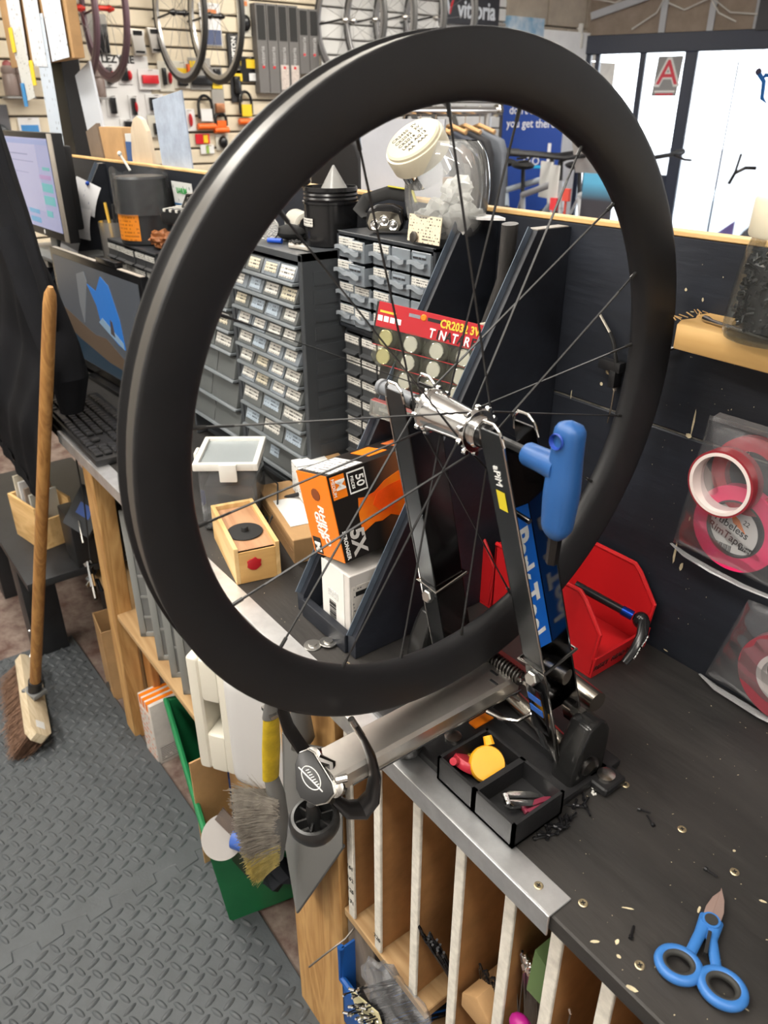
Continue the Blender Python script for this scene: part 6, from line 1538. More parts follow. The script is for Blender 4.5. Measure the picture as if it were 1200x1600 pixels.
# ================================================================ UNDER THE BENCH
# --- organiser cases standing on the shelf
case_clear = clear_mat('case_lid', (0.40, 0.41, 0.40), 0.42, 0.2)
def organiser(x, y, h, d, th, label, style, lean=0.0, rz=0.0):
    t = thing('organiser_case', label, 'organiser case', (x, y, 0.4475), group='organiser cases on the lower shelf', rot=(0, lean, rz))
    MB().box((-th, 0, 0), (-th * 0.45, d, h)).build('back_half', black_plastic, t, bevel=0.006, seg=2)
    MB().box((-th * 0.45, 0.004, 0.004), (0, d, h - 0.004)).build('clear_half', case_clear, t, bevel=0.008, seg=3)
    fr = MB()
    for a, b in (((0.0, 0.0), (0.016, h)), ((d - 0.016, 0.0), (d, h)), ((0, 0), (d, 0.014)), ((0, h - 0.014), (d, h))):
        fr.box((-0.004, a[0], a[1]), (0.003, b[0], b[1]))
    fr.build('lid_frame', mat('case_grey', (0.24, 0.245, 0.235), 0.4), t, bevel=0.002)
    n = 6 if style == 'ladder' else 3
    for k in range(1, n):
        MB().box((-0.003, 0.014, k * h / n - 0.003), (0.002, d - 0.014, k * h / n + 0.003)).build('divider_rib', mat('case_grey', (0.24, 0.245, 0.235), 0.4), t)
    if style == 'cells':
        for k in range(3):
            MB().box((0.0025, 0.05, k * h / 3 + 0.045), (0.0035, 0.085, k * h / 3 + 0.068)).build('paper_tag', mat('tag_cream', (0.62, 0.55, 0.40), 0.6), t)
            text(t, 'tag_number', '2', 0.018, (0.0042, 0.067, k * h / 3 + 0.056), (PI / 2, 0, PI / 2), ink)
    return t
organiser(-1.575, 0.440, 0.345, 0.20, 0.040, 'black and clear organiser case nearest the pine post', 'ladder', 0.0, -0.62)
organiser(-1.462, 0.438, 0.265, 0.19, 0.040, 'second organiser case from the pine post, with long ribs', 'ribs', 0.0, -0.60)
organiser(-1.385, 0.438, 0.250, 0.19, 0.038, 'third organiser case from the pine post', 'ribs', 0.0, -0.58)
organiser(-1.315, 0.436, 0.235, 0.17, 0.040, 'organiser case with numbered cells beside the white jug', 'cells', 0.0, -0.58)
# --- white jug
jug = thing('plastic_jug', 'white plastic jug with moulded handle on the lower shelf', 'jug', (-1.036, 0.488, 0.4475), rotz=0.60)
jw = mat('jug_white', (0.68, 0.65, 0.56), 0.38)
MB().box((-0.115, -0.060, 0), (-0.088, 0.060, 0.27)).box((-0.056, -0.060, 0), (-0.02, 0.060, 0.27)).box((-0.09, -0.060, 0.0), (-0.05, 0.060, 0.095)).box((-0.09, -0.060, 0.172), (-0.05, 0.060, 0.27)).build('handle_side', jw, jug, bevel=0.010, seg=3)
MB().box((-0.035, -0.085, 0), (0.115, 0.085, 0.27)).build('body', mat('jug_pale', (0.60, 0.595, 0.59), 0.3), jug, bevel=0.035, seg=5)
MB().lathe([(0.03, 0.27), (0.03, 0.30), (0.026, 0.302)], n=24, origin=(-0.03, 0, 0)).build('cap', white_plastic, jug)
# --- white carton with orange stripes on the floor
wc = thing('striped_carton', 'worn white carton with orange stripes on the floor by the pine post', 'carton', (-1.60, 0.435, 0.0005), rotz=0.05)
MB().box((-0.075, 0, 0), (0.0, 0.115, 0.205)).build('carton', mat('carton_worn', (0.60, 0.56, 0.52), 0.6, vary=0.12, vscale=12), wc, bevel=0.002)
for k in range(3):
    MB().box((-0.066 + k * 0.021, -0.001, 0.18), (-0.054 + k * 0.021, 0.10, 0.2062)).build('orange_stripe', orange_print, wc)
MB().box((0.0, 0.01, 0.012), (0.001, 0.105, 0.060)).build('small_print', print_mat('carton_lines', (0.60, 0.56, 0.52), (0.15, 0.14, 0.14), 8.0, 5.0, 'yz', cover=0.6), wc)
MB().prism([(0.080, 0.10), (0.100, 0.10), (0.104, 0.18), (0.088, 0.175)], 0.0, 0.001, 'yz').build('orange_figure', mat('fig_orange', (0.65, 0.20, 0.05), 0.6), wc)
MB().box((-0.072, -0.001, 0.01), (-0.004, 0.0, 0.17)).build('front_print', print_mat('carton_front', (0.58, 0.54, 0.50), (0.60, 0.20, 0.08), 10.0, 3.0, 'xz', cover=0.5), wc)
# --- green crate on the floor with odds and ends
gc = thing('green_crate', 'green plastic crate of odds and ends on the floor under the jug', 'crate', (-1.035, 0.345, 0.0125), rotz=-0.22)
CL, CW, CH = 0.44, 0.27, 0.31
def wall_poly(pts, name='side_wall'):
    m = MB(); m.poly(pts); return m.build(name, green_plastic, gc, solid=0.005)
b0 = [(-CL + 0.04, 0.03, 0.004), (-0.035, 0.03, 0.004), (-0.035, CW - 0.03, 0.004), (-CL + 0.04, CW - 0.03, 0.004)]
t0 = [(-CL, 0.0, CH), (0, 0.0, CH), (0, CW, CH), (-CL, CW, CH)]
for k in range(4):
    k2 = (k + 1) % 4
    wall_poly([b0[k], b0[k2], t0[k2], t0[k]])
wall_poly(b0, 'floor_panel')
MB().tube([Vector(p) for p in t0], 0.008, 8, closed=True).build('rim', green_plastic, gc)
MB().tube([Vector(p) * 1.0 + Vector((0, 0, -0.045)) for p in ((-CL + 0.005, 0.002, CH), (-0.004, 0.002, CH), (-0.004, CW - 0.003, CH), (-CL + 0.005, CW - 0.003, CH))], 0.006, 8, closed=True).build('band', green_plastic, gc)
def inside(name, label, cat, mbx, m, **kw):
    o = mbx.build(name, m, **kw); tag(o, label, cat, 'things in the green crate'); return o
def C(x, y, z):
    v = Matrix.Rotation(-0.22, 3, 'Z') @ Vector((x, y, z)); return Vector((v.x - 1.035, v.y + 0.345, v.z + 0.0125))
inside('blue_cloth', 'blue cloth at the back of the green crate', 'cloth', crumple(C(-0.28, 0.15, 0.17), 0.10, 41, (1.0, 0.8, 0.8)), mat('cloth_blue', (0.015, 0.045, 0.16), 0.8), smooth=False)
kk = MB().prism([(-1.120, 0.15), (-1.045, 0.15), (-1.045, 0.440), (-1.065, 0.458), (-1.120, 0.440)], 0.440, 0.444, 'xz').build('corrugated_card', kraft); tag(kk, 'folded brown card standing in the green crate', 'card', 'things in the green crate')
kk = MB().bar((-1.125, 0.40, 0.15), (-1.125, 0.40, 0.440), 0.004, 0.075, up=(0, 1, 0)).build('corrugated_card', kraft); tag(kk, 'second brown card in the green crate, beside the first', 'card', 'things in the green crate')
inside('steel_sheet', 'stained steel scraper sheet standing in the green crate', 'scraper', MB().prism([(-0.06, 0), (0.06, 0.0), (0.06, 0.20), (-0.055, 0.20)], 0, 0.002, 'xz').xform(Matrix.Translation((-1.052, 0.385, 0.235)) @ Matrix.Rotation(0.55, 4, 'Y') @ Matrix.Rotation(0.3, 4, 'Z')), mat('stained_steel', (0.20, 0.13, 0.09), 0.25, 0.9, vary=0.5, vscale=12))
inside('round_blade', 'round grey steel disc standing in the green crate', 'disc', MB().lathe([(0.004, 0), (0.042, 0), (0.042, 0.002), (0.004, 0.002)], n=40, origin=(-1.012, 0.368, 0.335), axis=(0.45, -0.45, 0.75)), mat('disc_grey', (0.26, 0.245, 0.235), 0.5))
inside('blue_spool', 'small blue plastic spool in the green crate', 'spool', MB().tube([(-0.990, 0.385, 0.345), (-0.965, 0.40, 0.345)], 0.022, 18), mat('spool_blue', (0.05, 0.12, 0.42), 0.4))
inside('yellow_cloth', 'yellow scrap at the front of the green crate', 'cloth', crumple(C(-0.05, 0.10, 0.235), 0.030, 43, (1.2, 1, 0.6)), mat('lime_yellow', (0.55, 0.55, 0.03), 0.6), smooth=False)
inside('dark_bits', 'dark pieces filling the green crate', 'bits', crumple(C(-0.13, 0.13, 0.13), 0.115, 47, (1.3, 0.85, 0.7)), mat('bits_dark', (0.012, 0.014, 0.02), 0.7), smooth=False)
# --- dustpan and hand brush hanging on the broad post
dp = thing('dustpan', 'grey plastic dustpan hanging on the broad pine post', 'dustpan', (0, 0, 0))
dg = mat('dustpan_grey', (0.16, 0.16, 0.155), 0.4)
def dpt(u, v):
    l = Vector((-0.800, 0.411, 0.740)).lerp(Vector((-0.826, 0.411, 0.455)), v)
    r = Vector((-0.640, 0.411, 0.830)).lerp(Vector((-0.646, 0.411, 0.640)), v)
    m = Vector((-0.705, 0.395, 0.800)).lerp(Vector((-0.729, 0.372, 0.432)), v)
    return l.lerp(m, u / 0.55) if u < 0.55 else m.lerp(r, (u - 0.55) / 0.45)
dpm = MB(); dpm.grid(dpt, 21, 10); dpm.build('pan', dg, dp, solid=0.003, angle=0.9)
MB().tube([dpt(u, 1.0) for u in (0, 0.3, 0.55, 0.8, 1)], 0.003, 8).build('lip', mat('lip_grey', (0.09, 0.09, 0.09), 0.5), dp)
MB().tube([dpt(0, v) for v in (0, 0.3, 0.6, 1)], 0.005, 8).build('side_rim', dg, dp)
MB().tube([dpt(0.45, 0.0), (-0.700, 0.385, 0.85), (-0.695, 0.380, 0.895)], [0.020, 0.016, 0.012], 14, flat=0.5).build('handle', dg, dp)
hb = thing('hand_brush', 'grey hand brush with yellow handle and worn bristles beside the dustpan', 'brush', (0, 0, 0))
MB().tube([(-0.722, 0.352, 0.860), (-0.730, 0.352, 0.80), (-0.740, 0.352, 0.735)], [0.012, 0.014, 0.013], 14, flat=0.6).build('grip', mat('brush_yellow', (0.62, 0.44, 0.02), 0.45, vary=0.25, vscale=30), hb)
MB().tube([(-0.722, 0.352, 0.862), (-0.715, 0.353, 0.905)], [0.013, 0.009], 14, flat=0.6).build('grip_end', dg, hb)
MB().tube([(-0.740, 0.352, 0.737), (-0.733, 0.355, 0.70), (-0.733, 0.355, 0.65), (-0.742, 0.355, 0.60), (-0.750, 0.355, 0.548)], [0.011, 0.014, 0.016, 0.015, 0.010], 14, flat=0.6).build('back', dg, hb)
bb = MB(); rr = random.Random(9)
by = MB()
for k in range(2600):
    t = rr.random()
    p = Vector((-0.733 - 0.014 * t, 0.347 + rr.uniform(-0.006, 0.006), 0.708 - 0.155 * t))
    tip = Vector((-0.757 + 0.036 * t, 0.303 - 0.006 * math.sin(PI * t), 0.722 - 0.150 * t))
    p.x += rr.uniform(-0.014, 0.014)
    q = tip + Vector((rr.gauss(0, 0.006), rr.gauss(0, 0.004), rr.gauss(0, 0.004)))
    w = 0.0007
    (by if t > 0.72 + rr.gauss(0, 0.03) else bb).poly([p + Vector((0, 0, w)), p - Vector((0, 0, w)), q - Vector((0, 0, w * 0.7)), q + Vector((0, 0, w * 0.7))])
for k in range(60):
    p = Vector((-0.735, 0.345, 0.70)); q = p + Vector((rr.uniform(-0.03, 0.01), rr.uniform(-0.05, -0.01), rr.uniform(0.0, 0.05)))
    bb.poly([p + Vector((0, 0, 0.0005)), p - Vector((0, 0, 0.0005)), q - Vector((0, 0, 0.0004)), q + Vector((0, 0, 0.0004))])
o = bb.build('grey_bristles', mat('bristle_grey', (0.36, 0.33, 0.285), 0.8, vary=0.3, vscale=70), hb, smooth=False); o['kind'] = 'stuff'
o = by.build('yellow_bristles', mat('bristle_yellow', (0.60, 0.50, 0.18), 0.8, vary=0.3, vscale=70), hb, smooth=False); o['kind'] = 'stuff'
MB().box((-0.735, 0.345, 0.868), (-0.708, 0.418, 0.873)).build('hook_pin', steel, hb)
# --- blue bin, polybag and bundles of spokes between the dividers
bbn = thing('blue_bin', 'blue plastic bin pushed under the divider shelf', 'storage bin', (-0.555, 0.405, 0.20), rotz=0.0)
bl = mat('bin_blue', (0.010, 0.085, 0.33), 0.4)
for a, b in (((-0.10, 0, 0), (-0.096, 0.3, 0.20)), ((0.12, 0, 0), (0.124, 0.3, 0.20)), ((-0.10, 0, 0), (0.124, 0.004, 0.12)), ((-0.10, 0, 0), (0.124, 0.3, 0.004))):
    MB().box(a, b).build('panel', bl, bbn, bevel=0.001)
MB().tube([(-0.10, 0.0, 0.20), (-0.10, 0.0, 0.12), (0.122, 0.0, 0.12), (0.122, 0.0, 0.20)], 0.006, 8).build('rim', bl, bbn)
tag(MB().box((-0.70, 0.45, 0.18), (0.29, 0.80, 0.198)).build('bottom_shelf', ply), 'lowest plywood shelf carrying the blue bin', 'shelf')
def bundle(name, label, c, n, L, m, spread, tip, d=(0.1, -1, 0.1), seed=1):
    rn = random.Random(seed)
    t = thing(name, label, 'spokes', c, group='bundles of spokes under the bench')
    s = MB(); e = MB()
    D = Vector(d).normalized()
    for k in range(n):
        a = Vector((rn.gauss(0, spread), 0.0, abs(rn.gauss(0, spread)) * 0.8 + 0.003)); off = rn.uniform(-0.03, 0.0)
        dd = (D + Vector((rn.gauss(0, 0.05), 0, rn.gauss(0, 0.05)))).normalized()
        p = a - dd * L * 0.5; q = a + dd * (L * 0.5 + off)
        s.tube([p, q], 0.0011, 5)
        e.tube([q, q + dd * 0.006 + Vector((rn.choice((-1, 1)) * 0.003, 0, 0.002))], 0.0018, 5)
    o = s.build('spokes', m, t, smooth=False); o['kind'] = 'stuff'
    o = e.build('spoke_ends', tip, t, smooth=False); o['kind'] = 'stuff'
    return t
bsp = mat('bundle_black', (0.02, 0.02, 0.022), 0.35, 0.5)
bundle('spoke_bundle', 'fan of black spokes spilling out above the blue bin', (-0.495, 0.46, 0.405), 46, 0.24, bsp, 0.018, silver, (-0.25, -1, 0.25), 3)
bundle('spoke_bundle', 'black spokes between the third and fourth dividers', (-0.462, 0.465, 0.505), 50, 0.22, bsp, 0.012, bsp, (-0.1, -0.35, 1), 4)
bundle('spoke_bundle', 'silver ended spokes between the fifth and sixth dividers', (-0.314, 0.460, 0.600), 80, 0.27, mat('bundle_steel', (0.22, 0.20, 0.18), 0.35, 0.9), 0.011, silver, (0.0, -0.12, 1), 5)
bundle('spoke_bundle', 'black spokes between the fourth and fifth dividers', (-0.385, 0.470, 0.52), 40, 0.18, bsp, 0.010, bsp, (0, -0.15, 1), 6)
tag(MB().box((-0.334, 0.435, 0.381), (-0.292, 0.52, 0.46)).build('spoke_carton', kraft), 'narrow carton holding up the silver ended spokes', 'carton')
tag(MB().box((-0.406, 0.435, 0.381), (-0.364, 0.52, 0.42)).build('spoke_carton', kraft), 'narrow carton under the black spokes of the fourth gap', 'carton')
tag(MB().box((-0.484, 0.435, 0.381), (-0.442, 0.52, 0.392)).build('spoke_carton', kraft), 'flat carton under the black spokes of the third gap', 'carton')
pk = thing('card_tube', 'open brown card box between the fourth and fifth dividers', 'cardboard box', (-0.384, 0.430, 0.560), rotz=0.0); pk.scale = (0.95, 0.8, 0.8)
MB().prism([(-0.026, 0.0), (0.026, 0.0), (0.030, 0.035), (0.0, 0.062), (-0.026, 0.035)], 0.0, 0.20, 'xz').build('tube', kraft, pk, bevel=0.003)
tag(MB().prism([(-0.266, 0.60), (-0.240, 0.60), (-0.240, 0.665), (-0.262, 0.675)], 0.435, 0.60, 'xz').xform(Matrix.Translation((-0.050, 0, 0.115))).build('green_carton', mat('carton_green', (0.10, 0.16, 0.06), 0.6)), 'small green edged carton above the silver spokes', 'carton')
pb = thing('poly_bag', 'crumpled clear bag with yellow slip over the spokes', 'bag', (-0.560, 0.405, 0.415))
q = crumple((0.045, 0.0, 0.035), 0.060, 61, (1.1, 0.5, 0.55)); q.build('film', clear_bag, pb, smooth=False)
MB().box((-0.01, -0.035, -0.02), (0.07, -0.033, 0.02)).xform(Matrix.Rotation(-0.5, 4, 'Y')).build('yellow_slip', mat('slip_yellow', (0.55, 0.50, 0.30), 0.6), pb)
tag(MB().ball((-0.313, 0.430, 0.655), 0.014, 12, (1.1, 0.8, 0.9)).build('magenta_stopper', mat('cap_magenta', (0.35, 0.01, 0.18), 0.4)), 'magenta stopper among the silver spoke ends', 'stopper')
tag(MB().tube([(-0.655, 0.44, 0.43), (-0.648, 0.41, 0.425), (-0.660, 0.375, 0.40), (-0.672, 0.355, 0.375)], 0.0016, 6).build('loose_spoke', mat('bundle_steel', (0.22, 0.20, 0.18), 0.35, 0.9)), 'single bent spoke hooked below the shelf edge', 'spoke')
# ================================================================ SHOP FLOOR BEHIND THE BENCH
# --- wheels hanging side-on from the slat wall
def shop_wheel(label, y, z, rim_m, tyre_m, hub_m, r=0.31, x=-4.45, yaw=0.0, n=16):
    t = thing('spare_wheel', label, 'wheel', (x, y, z), group='wheels hanging on the slat wall', rotz=yaw)
    MB().lathe([(r - 0.034, -0.007), (r - 0.012, -0.011), (r - 0.012, 0.011), (r - 0.034, 0.007)], n=56, axis=(0, 1, 0), caps=False, closed=True).build('rim', rim_m, t)
    ring = [Vector((r * math.cos(2 * PI * k / 56), 0, r * math.sin(2 * PI * k / 56))) for k in range(56)]
    MB().tube(ring, 0.014, 8, closed=True).build('tyre', tyre_m, t)
    MB().lathe([(0.008, -0.055), (0.018, -0.03), (0.012, -0.02), (0.012, 0.02), (0.018, 0.03), (0.008, 0.055)], n=16, axis=(0, 1, 0)).build('hub', hub_m, t)
    sp = MB().tube([(0, 0, 0.012), (0, 0, r - 0.03)], 0.0012, 4, caps=False).mesh('spoke', mat('spoke_steel', (0.35, 0.35, 0.36), 0.3, 0.9))
    for k in range(n):
        c = child(t, 'spoke', sp, (0, 0.026 * (-1) ** k, 0), (0.083 * (-1) ** k, 2 * PI * k / n, 0)); c.rotation_mode = 'YXZ'
    MB().tube([(-4.80 - x, 0, 0), (-0.25, 0, 0.0), (-0.05, 0, 0.012)], 0.006, 8).build('wall_peg', black_plastic, t)
    return t
ty = mat('tyre_black', (0.02, 0.02, 0.02), 0.6); plum = mat('rim_plum', (0.10, 0.06, 0.075), 0.4); slv = mat('rim_silver', (0.50, 0.50, 0.50), 0.3, 0.8)
redm = mat('hub_red', (0.5, 0.03, 0.02), 0.3, 0.5)
shop_wheel('dark wheel with red hub on the slat wall, leftmost of all', 1.455, 2.035, plum, plum, redm)
shop_wheel('dark wheel with red hub on the slat wall, second from the left', 1.600, 2.041, plum, plum, redm)
shop_wheel('silver rimmed wheel on the slat wall beside the red hubbed pair', 2.000, 2.046, slv, ty, black_gloss)
shop_wheel('silver rimmed wheel on the slat wall left of the tall grey boxes', 2.205, 2.043, slv, ty, black_gloss)
for k, (y, z, l) in enumerate(((3.08, 2.07, 'grey wheel right of the tall grey boxes'), (3.30, 2.085, 'second grey wheel right of the tall grey boxes'), (3.53, 2.11, 'third grey wheel right of the tall grey boxes'), (3.78, 2.12, 'grey wheel nearest the dark shop sign'))):
    shop_wheel(l, y, z, mat('rim_grey', (0.30, 0.30, 0.31), 0.35, 0.6), mat('tyre_grey', (0.05, 0.05, 0.05), 0.5), steel, yaw=0.12)
# --- carded goods; each is (y0, y1, z0, z1) on the slat wall
def pack(name, label, cat, b, card_m, item=None, grp='goods hanging on the slat wall', dep=0.004, x=-4.79):
    y0, y1, z0, z1 = b
    t = thing(name, label, cat, (x, (y0 + y1) / 2, z0), group=grp)
    w, h = (y1 - y0), (z1 - z0)
    MB().box((0, -w / 2, 0), (dep, w / 2, h)).build('card', card_m, t, bevel=0.0015, seg=1)
    MB().tube([(-0.006, 0, h * 0.93), (0.06, 0, h * 0.93)], 0.0025, 6).build('hook', steel, t)
    if item:
        for (u, v, su, sv, m, sh) in item:
            q = MB()
            if sh == 'o': q.ball((dep + 0.012, u * w, v * h), 0.5, 12, (0.05, su * w, sv * h))
            else: q.box((dep, u * w - su * w / 2, v * h - sv * h / 2), (dep + (0.025 if sh == 'b' else 0.004), u * w + su * w / 2, v * h + sv * h / 2))
            q.build('product' if sh != 'p' else 'print_block', m, t, bevel=0.003 if sh == 'b' else 0)
    return t
wcard = mat('card_white', (0.66, 0.66, 0.66), 0.45); ccard = mat('card_cream', (0.56, 0.54, 0.47), 0.45); bk = black_gloss
rd = mat('light_red', (0.55, 0.02, 0.03), 0.3); yl = mat('pack_yellow', (0.72, 0.50, 0.02), 0.45); org = mat('lock_orange', (0.78, 0.13, 0.015), 0.4)
brd = pack('display_board', 'white display board of bike lights on the slat wall', 'display board', (1.63, 1.934, 1.457, 1.864), wcard, dep=0.008, x=-4.795)
text(brd, 'lettering', 'LEZYNE', 0.052, (0.0095, -0.02, 0.385), (PI / 2, 0, PI / 2), ink, bold=0.002)
LIGHTS = [((1.665, 1.739, 1.708, 1.818), 'upper left', 0), ((1.751, 1.831, 1.722, 1.821), 'upper middle', 1), ((1.662, 1.727, 1.564, 1.671), 'lower left', 2), ((1.788, 1.844, 1.554, 1.672), 'lower middle', 0), ((1.891, 1.998, 1.577, 1.677), 'lower right', 1), ((1.723, 1.808, 1.451, 1.554), 'bottom left', 2)]
for b, w, k in LIGHTS:
    it = [[(-0.05, 0.5, 0.42, 0.72, bk, 'b'), (0.12, 0.48, 0.36, 0.5, rd, 'o')], [(-0.12, 0.5, 0.45, 0.66, bk, 'b'), (0.25, 0.45, 0.32, 0.5, rd, 'o')], [(0.0, 0.5, 0.5, 0.75, bk, 'b')]][k]
    pack('light_pack', 'carded bike light on the white display board, ' + w, 'bike light', b, wcard, it, 'carded bike lights', x=-4.784)
pack('light_pack', 'carded wide red rear light right of the display board', 'bike light', (1.86, 1.984, 1.699, 1.80), wcard, [(0, 0.5, 0.75, 0.42, rd, 'b')], 'carded bike lights', x=-4.770)
pack('light_pack', 'carded slim black and red light right of the wide red one', 'bike light', (1.986, 2.075, 1.691, 1.843), ccard, [(-0.15, 0.5, 0.22, 0.55, bk, 'b'), (0.22, 0.45, 0.2, 0.4, rd, 'o')], 'carded bike lights')
pack('small_pack', 'small white packet with red mark below the display board', 'packet', (1.816, 1.881, 1.456, 1.561), wcard, [(0.2, 0.6, 0.3, 0.3, rd, 'p')])
pack('small_pack', 'clear packet with red tube below the wide red light', 'packet', (1.885, 1.982, 1.455, 1.57), ccard, [(0.0, 0.4, 0.4, 0.5, bk, 'b'), (0.25, 0.4, 0.16, 0.5, rd, 'o')], x=-4.782)
pack('small_pack', 'white packet with red stripe beside the orange locks', 'packet', (2.095, 2.185, 1.485, 1.603), wcard, [(0.1, 0.5, 0.2, 0.6, rd, 'o')])
for b, l in (((1.13, 1.198, 1.659, 1.816), 'smoky drinks bottle at the far left of the slat wall'), ((1.197, 1.267, 1.66, 1.813), 'second smoky drinks bottle from the far left'), ((1.572, 1.652, 1.658, 1.801), 'smoky drinks bottle left of the light display')):
    t = thing('drinks_bottle', l, 'bottle', (-4.72, (b[0] + b[1]) / 2, b[2]), group='drinks bottles on the slat wall')
    h = b[3] - b[2]
    MB().lathe([(0.034, 0), (0.036, 0.005), (0.036, h * 0.55), (0.031, h * 0.62), (0.036, h * 0.68), (0.034, h * 0.8), (0.024, h * 0.86)], n=22).build('body', mat('bottle_smoke', (0.20, 0.155, 0.14), 0.3), t)
    MB().lathe([(0.024, h * 0.86), (0.020, h * 0.95), (0.010, h)], n=18).build('cap', mat('bottle_cap', (0.25, 0.06, 0.06), 0.4), t)
    MB().box((-0.08, -0.036, -0.012), (0.04, 0.036, -0.002)).build('shelf_clip', clear_mat('clip_clear', (0.6, 0.6, 0.6), 0.4, 0.2), t)
for y0, y1, z0, z1, l in ((1.833, 1.917, 1.868, 1.989, 'grey curved pump clip on the slat wall, left of the pair'), (1.933, 2.015, 1.881, 2.0, 'grey curved pump clip on the slat wall, right of the pair')):
    t = thing('pedal_pair', l.replace('pump clip', 'pedal'), 'pedal', (-4.77, (y0 + y1) / 2, z0), group='pedals on the slat wall')
    w, h = y1 - y0, z1 - z0
    MB().prism([(-w / 2, h), (w / 2, h * 0.96), (w * 0.42, h * 0.6), (w * 0.5, 0.0), (-w * 0.3, -0.005), (-w * 0.38, h * 0.55)], 0, 0.03, 'yz').build('body', mat('pedal_silver', (0.45, 0.43, 0.40), 0.35, 0.5), t, bevel=0.006)
    MB().box((0.03, -w * 0.3, h * 0.75), (0.036, w * 0.3, h * 0.92)).build('dark_inset', bk, t); MB().box((0.03, -w * 0.25, h * 0.06), (0.036, w * 0.35, h * 0.14)).build('dark_inset', bk, t)
def d_lock(label, b, shack, body, band):
    y0, y1, z0, z1 = b
    t = thing('d_lock', label, 'bike lock', (-4.77, (y0 + y1) / 2, z0), group='bike locks on the slat wall')
    w, h = (y1 - y0) / 2, z1 - z0
    pts = [Vector((0, -w * 0.75, h * 0.35))] + [Vector((0, -w * 0.75 * math.cos(a), h * 0.7 + h * 0.28 * math.sin(a))) for a in [k * PI / 8 for k in range(9)]] + [Vector((0, w * 0.75, h * 0.35))]
    MB().tube(pts, 0.009, 10).build('shackle', shack, t)
    MB().tube([(0, -w, h * 0.13), (0, w, h * 0.13)], 0.017, 14).build('crossbar', body, t)
    MB().box((0.004, -w * 0.6, h * 0.28), (0.010, w * 0.65, h * 0.62)).build('label_card', band, t)
d_lock('orange and black d-lock left of the small orange padlock', (2.19, 2.306, 1.484, 1.677), bk, org, wcard)
d_lock('small orange padlock on the slat wall', (2.295, 2.389, 1.476, 1.58), bk, org, org)
d_lock('black and yellow d-lock below the tall grey boxes', (2.466, 2.571, 1.51, 1.701), bk, org, yl)
pack('lock_pack', 'yellow headed bracket pack under the silver wheel', 'lock pack', (2.076, 2.174, 1.708, 1.846), ccard, [(0, 0.62, 0.9, 0.25, yl, 'p'), (0, 0.3, 0.6, 0.4, bk, 'b'), (0.42, 0.75, 0.16, 0.3, org, 'b')])
pack('lock_pack', 'grey and yellow cable lock pack between the silver wheels', 'lock pack', (2.175, 2.316, 1.703, 1.866), mat('pack_grey', (0.28, 0.27, 0.25), 0.5), [(-0.1, 0.8, 0.7, 0.2, yl, 'p'), (0.0, 0.3, 0.9, 0.3, bk, 'b')])
pack('lock_pack', 'hanging chain lock pack with grey card and copper links', 'lock pack', (2.306, 2.386, 1.57, 1.821), mat('pack_grey', (0.28, 0.27, 0.25), 0.5), [(0, 0.62, 0.8, 0.12, yl, 'p'), (0, 0.82, 0.5, 0.3, bk, 'b'), (0, 0.15, 0.7, 0.2, mat('copper_link', (0.45, 0.20, 0.10), 0.3, 0.8), 'b')])
pack('lock_pack', 'black strap lock beside the yellow d-lock', 'lock pack', (2.436, 2.509, 1.639, 1.824), mat('strap_blk', (0.02, 0.02, 0.022), 0.6), [(0, 0.5, 0.5, 0.5, bk, 'b')])
pack('lock_pack', 'black pouch pack with yellow cards below the tall grey boxes', 'lock pack', (2.452, 2.656, 1.749, 1.883), bk, [(0.18, 0.72, 0.4, 0.35, yl, 'p'), (-0.32, 0.18, 0.26, 0.3, yl, 'p'), (-0.3, 0.8, 0.2, 0.35, yl, 'p'), (0.2, 0.2, 0.3, 0.3, wcard, 'p')])
kr = pack('lock_strap', 'black lock strap with white lettering left of the tall grey boxes', 'bike lock', (2.431, 2.505, 1.81, 1.995), mat('strap_blk', (0.02, 0.02, 0.022), 0.6), dep=0.02)
text(kr, 'lettering', 'KRYPTON', 0.040, (0.0215, 0.0, 0.09), rot_basis((0, 0, 1), (0, -1, 0)), white_ink, bold=0.001, sx=0.9)
pack('cable_pack', 'coiled black cable on a pale card near the ceiling', 'cable pack', (2.515, 2.60, 1.985, 2.18), ccard, [(0, 0.35, 0.8, 0.45, bk, 'o'), (0, 0.85, 0.6, 0.12, mat('tag_orange', (0.6, 0.2, 0.06), 0.5), 'p')])
pack('pad_pack', 'white and navy packet behind the silver wheel', 'packet', (2.275, 2.405, 1.93, 2.14), wcard, [(0, 0.2, 0.9, 0.35, mat('pack_navy', (0.06, 0.08, 0.16), 0.5), 'p'), (0, 0.75, 0.6, 0.2, mat('tag_orange', (0.6, 0.2, 0.06), 0.5), 'p')])
pack('tool_pack', 'red and grey carded tool between the red hubbed wheels', 'packet', (1.485, 1.58, 1.88, 2.08), mat('pack_grey', (0.28, 0.27, 0.25), 0.5), [(0, 0.75, 0.9, 0.3, rd, 'p'), (0, 0.3, 0.4, 0.4, bk, 'b')])
pack('tool_pack', 'carded bottle with red label below the second red hubbed wheel', 'packet', (1.625, 1.73, 1.86, 2.05), mat('pack_grey', (0.28, 0.27, 0.25), 0.5), [(0.1, 0.4, 0.6, 0.7, bk, 'b'), (0.1, 0.45, 0.62, 0.25, rd, 'p')])
pack('tool_pack', 'red and grey bottle cage pack above the smoky bottle', 'packet', (1.434, 1.500, 1.66, 1.82), mat('pack_grey', (0.28, 0.27, 0.25), 0.5), [(0, 0.7, 0.8, 0.4, rd, 'p')])
pack('small_pack', 'white packet behind the brown carton', 'packet', (1.507, 1.613, 1.44, 1.539), wcard, [(0.2, 0.4, 0.3, 0.3, yl, 'p')])
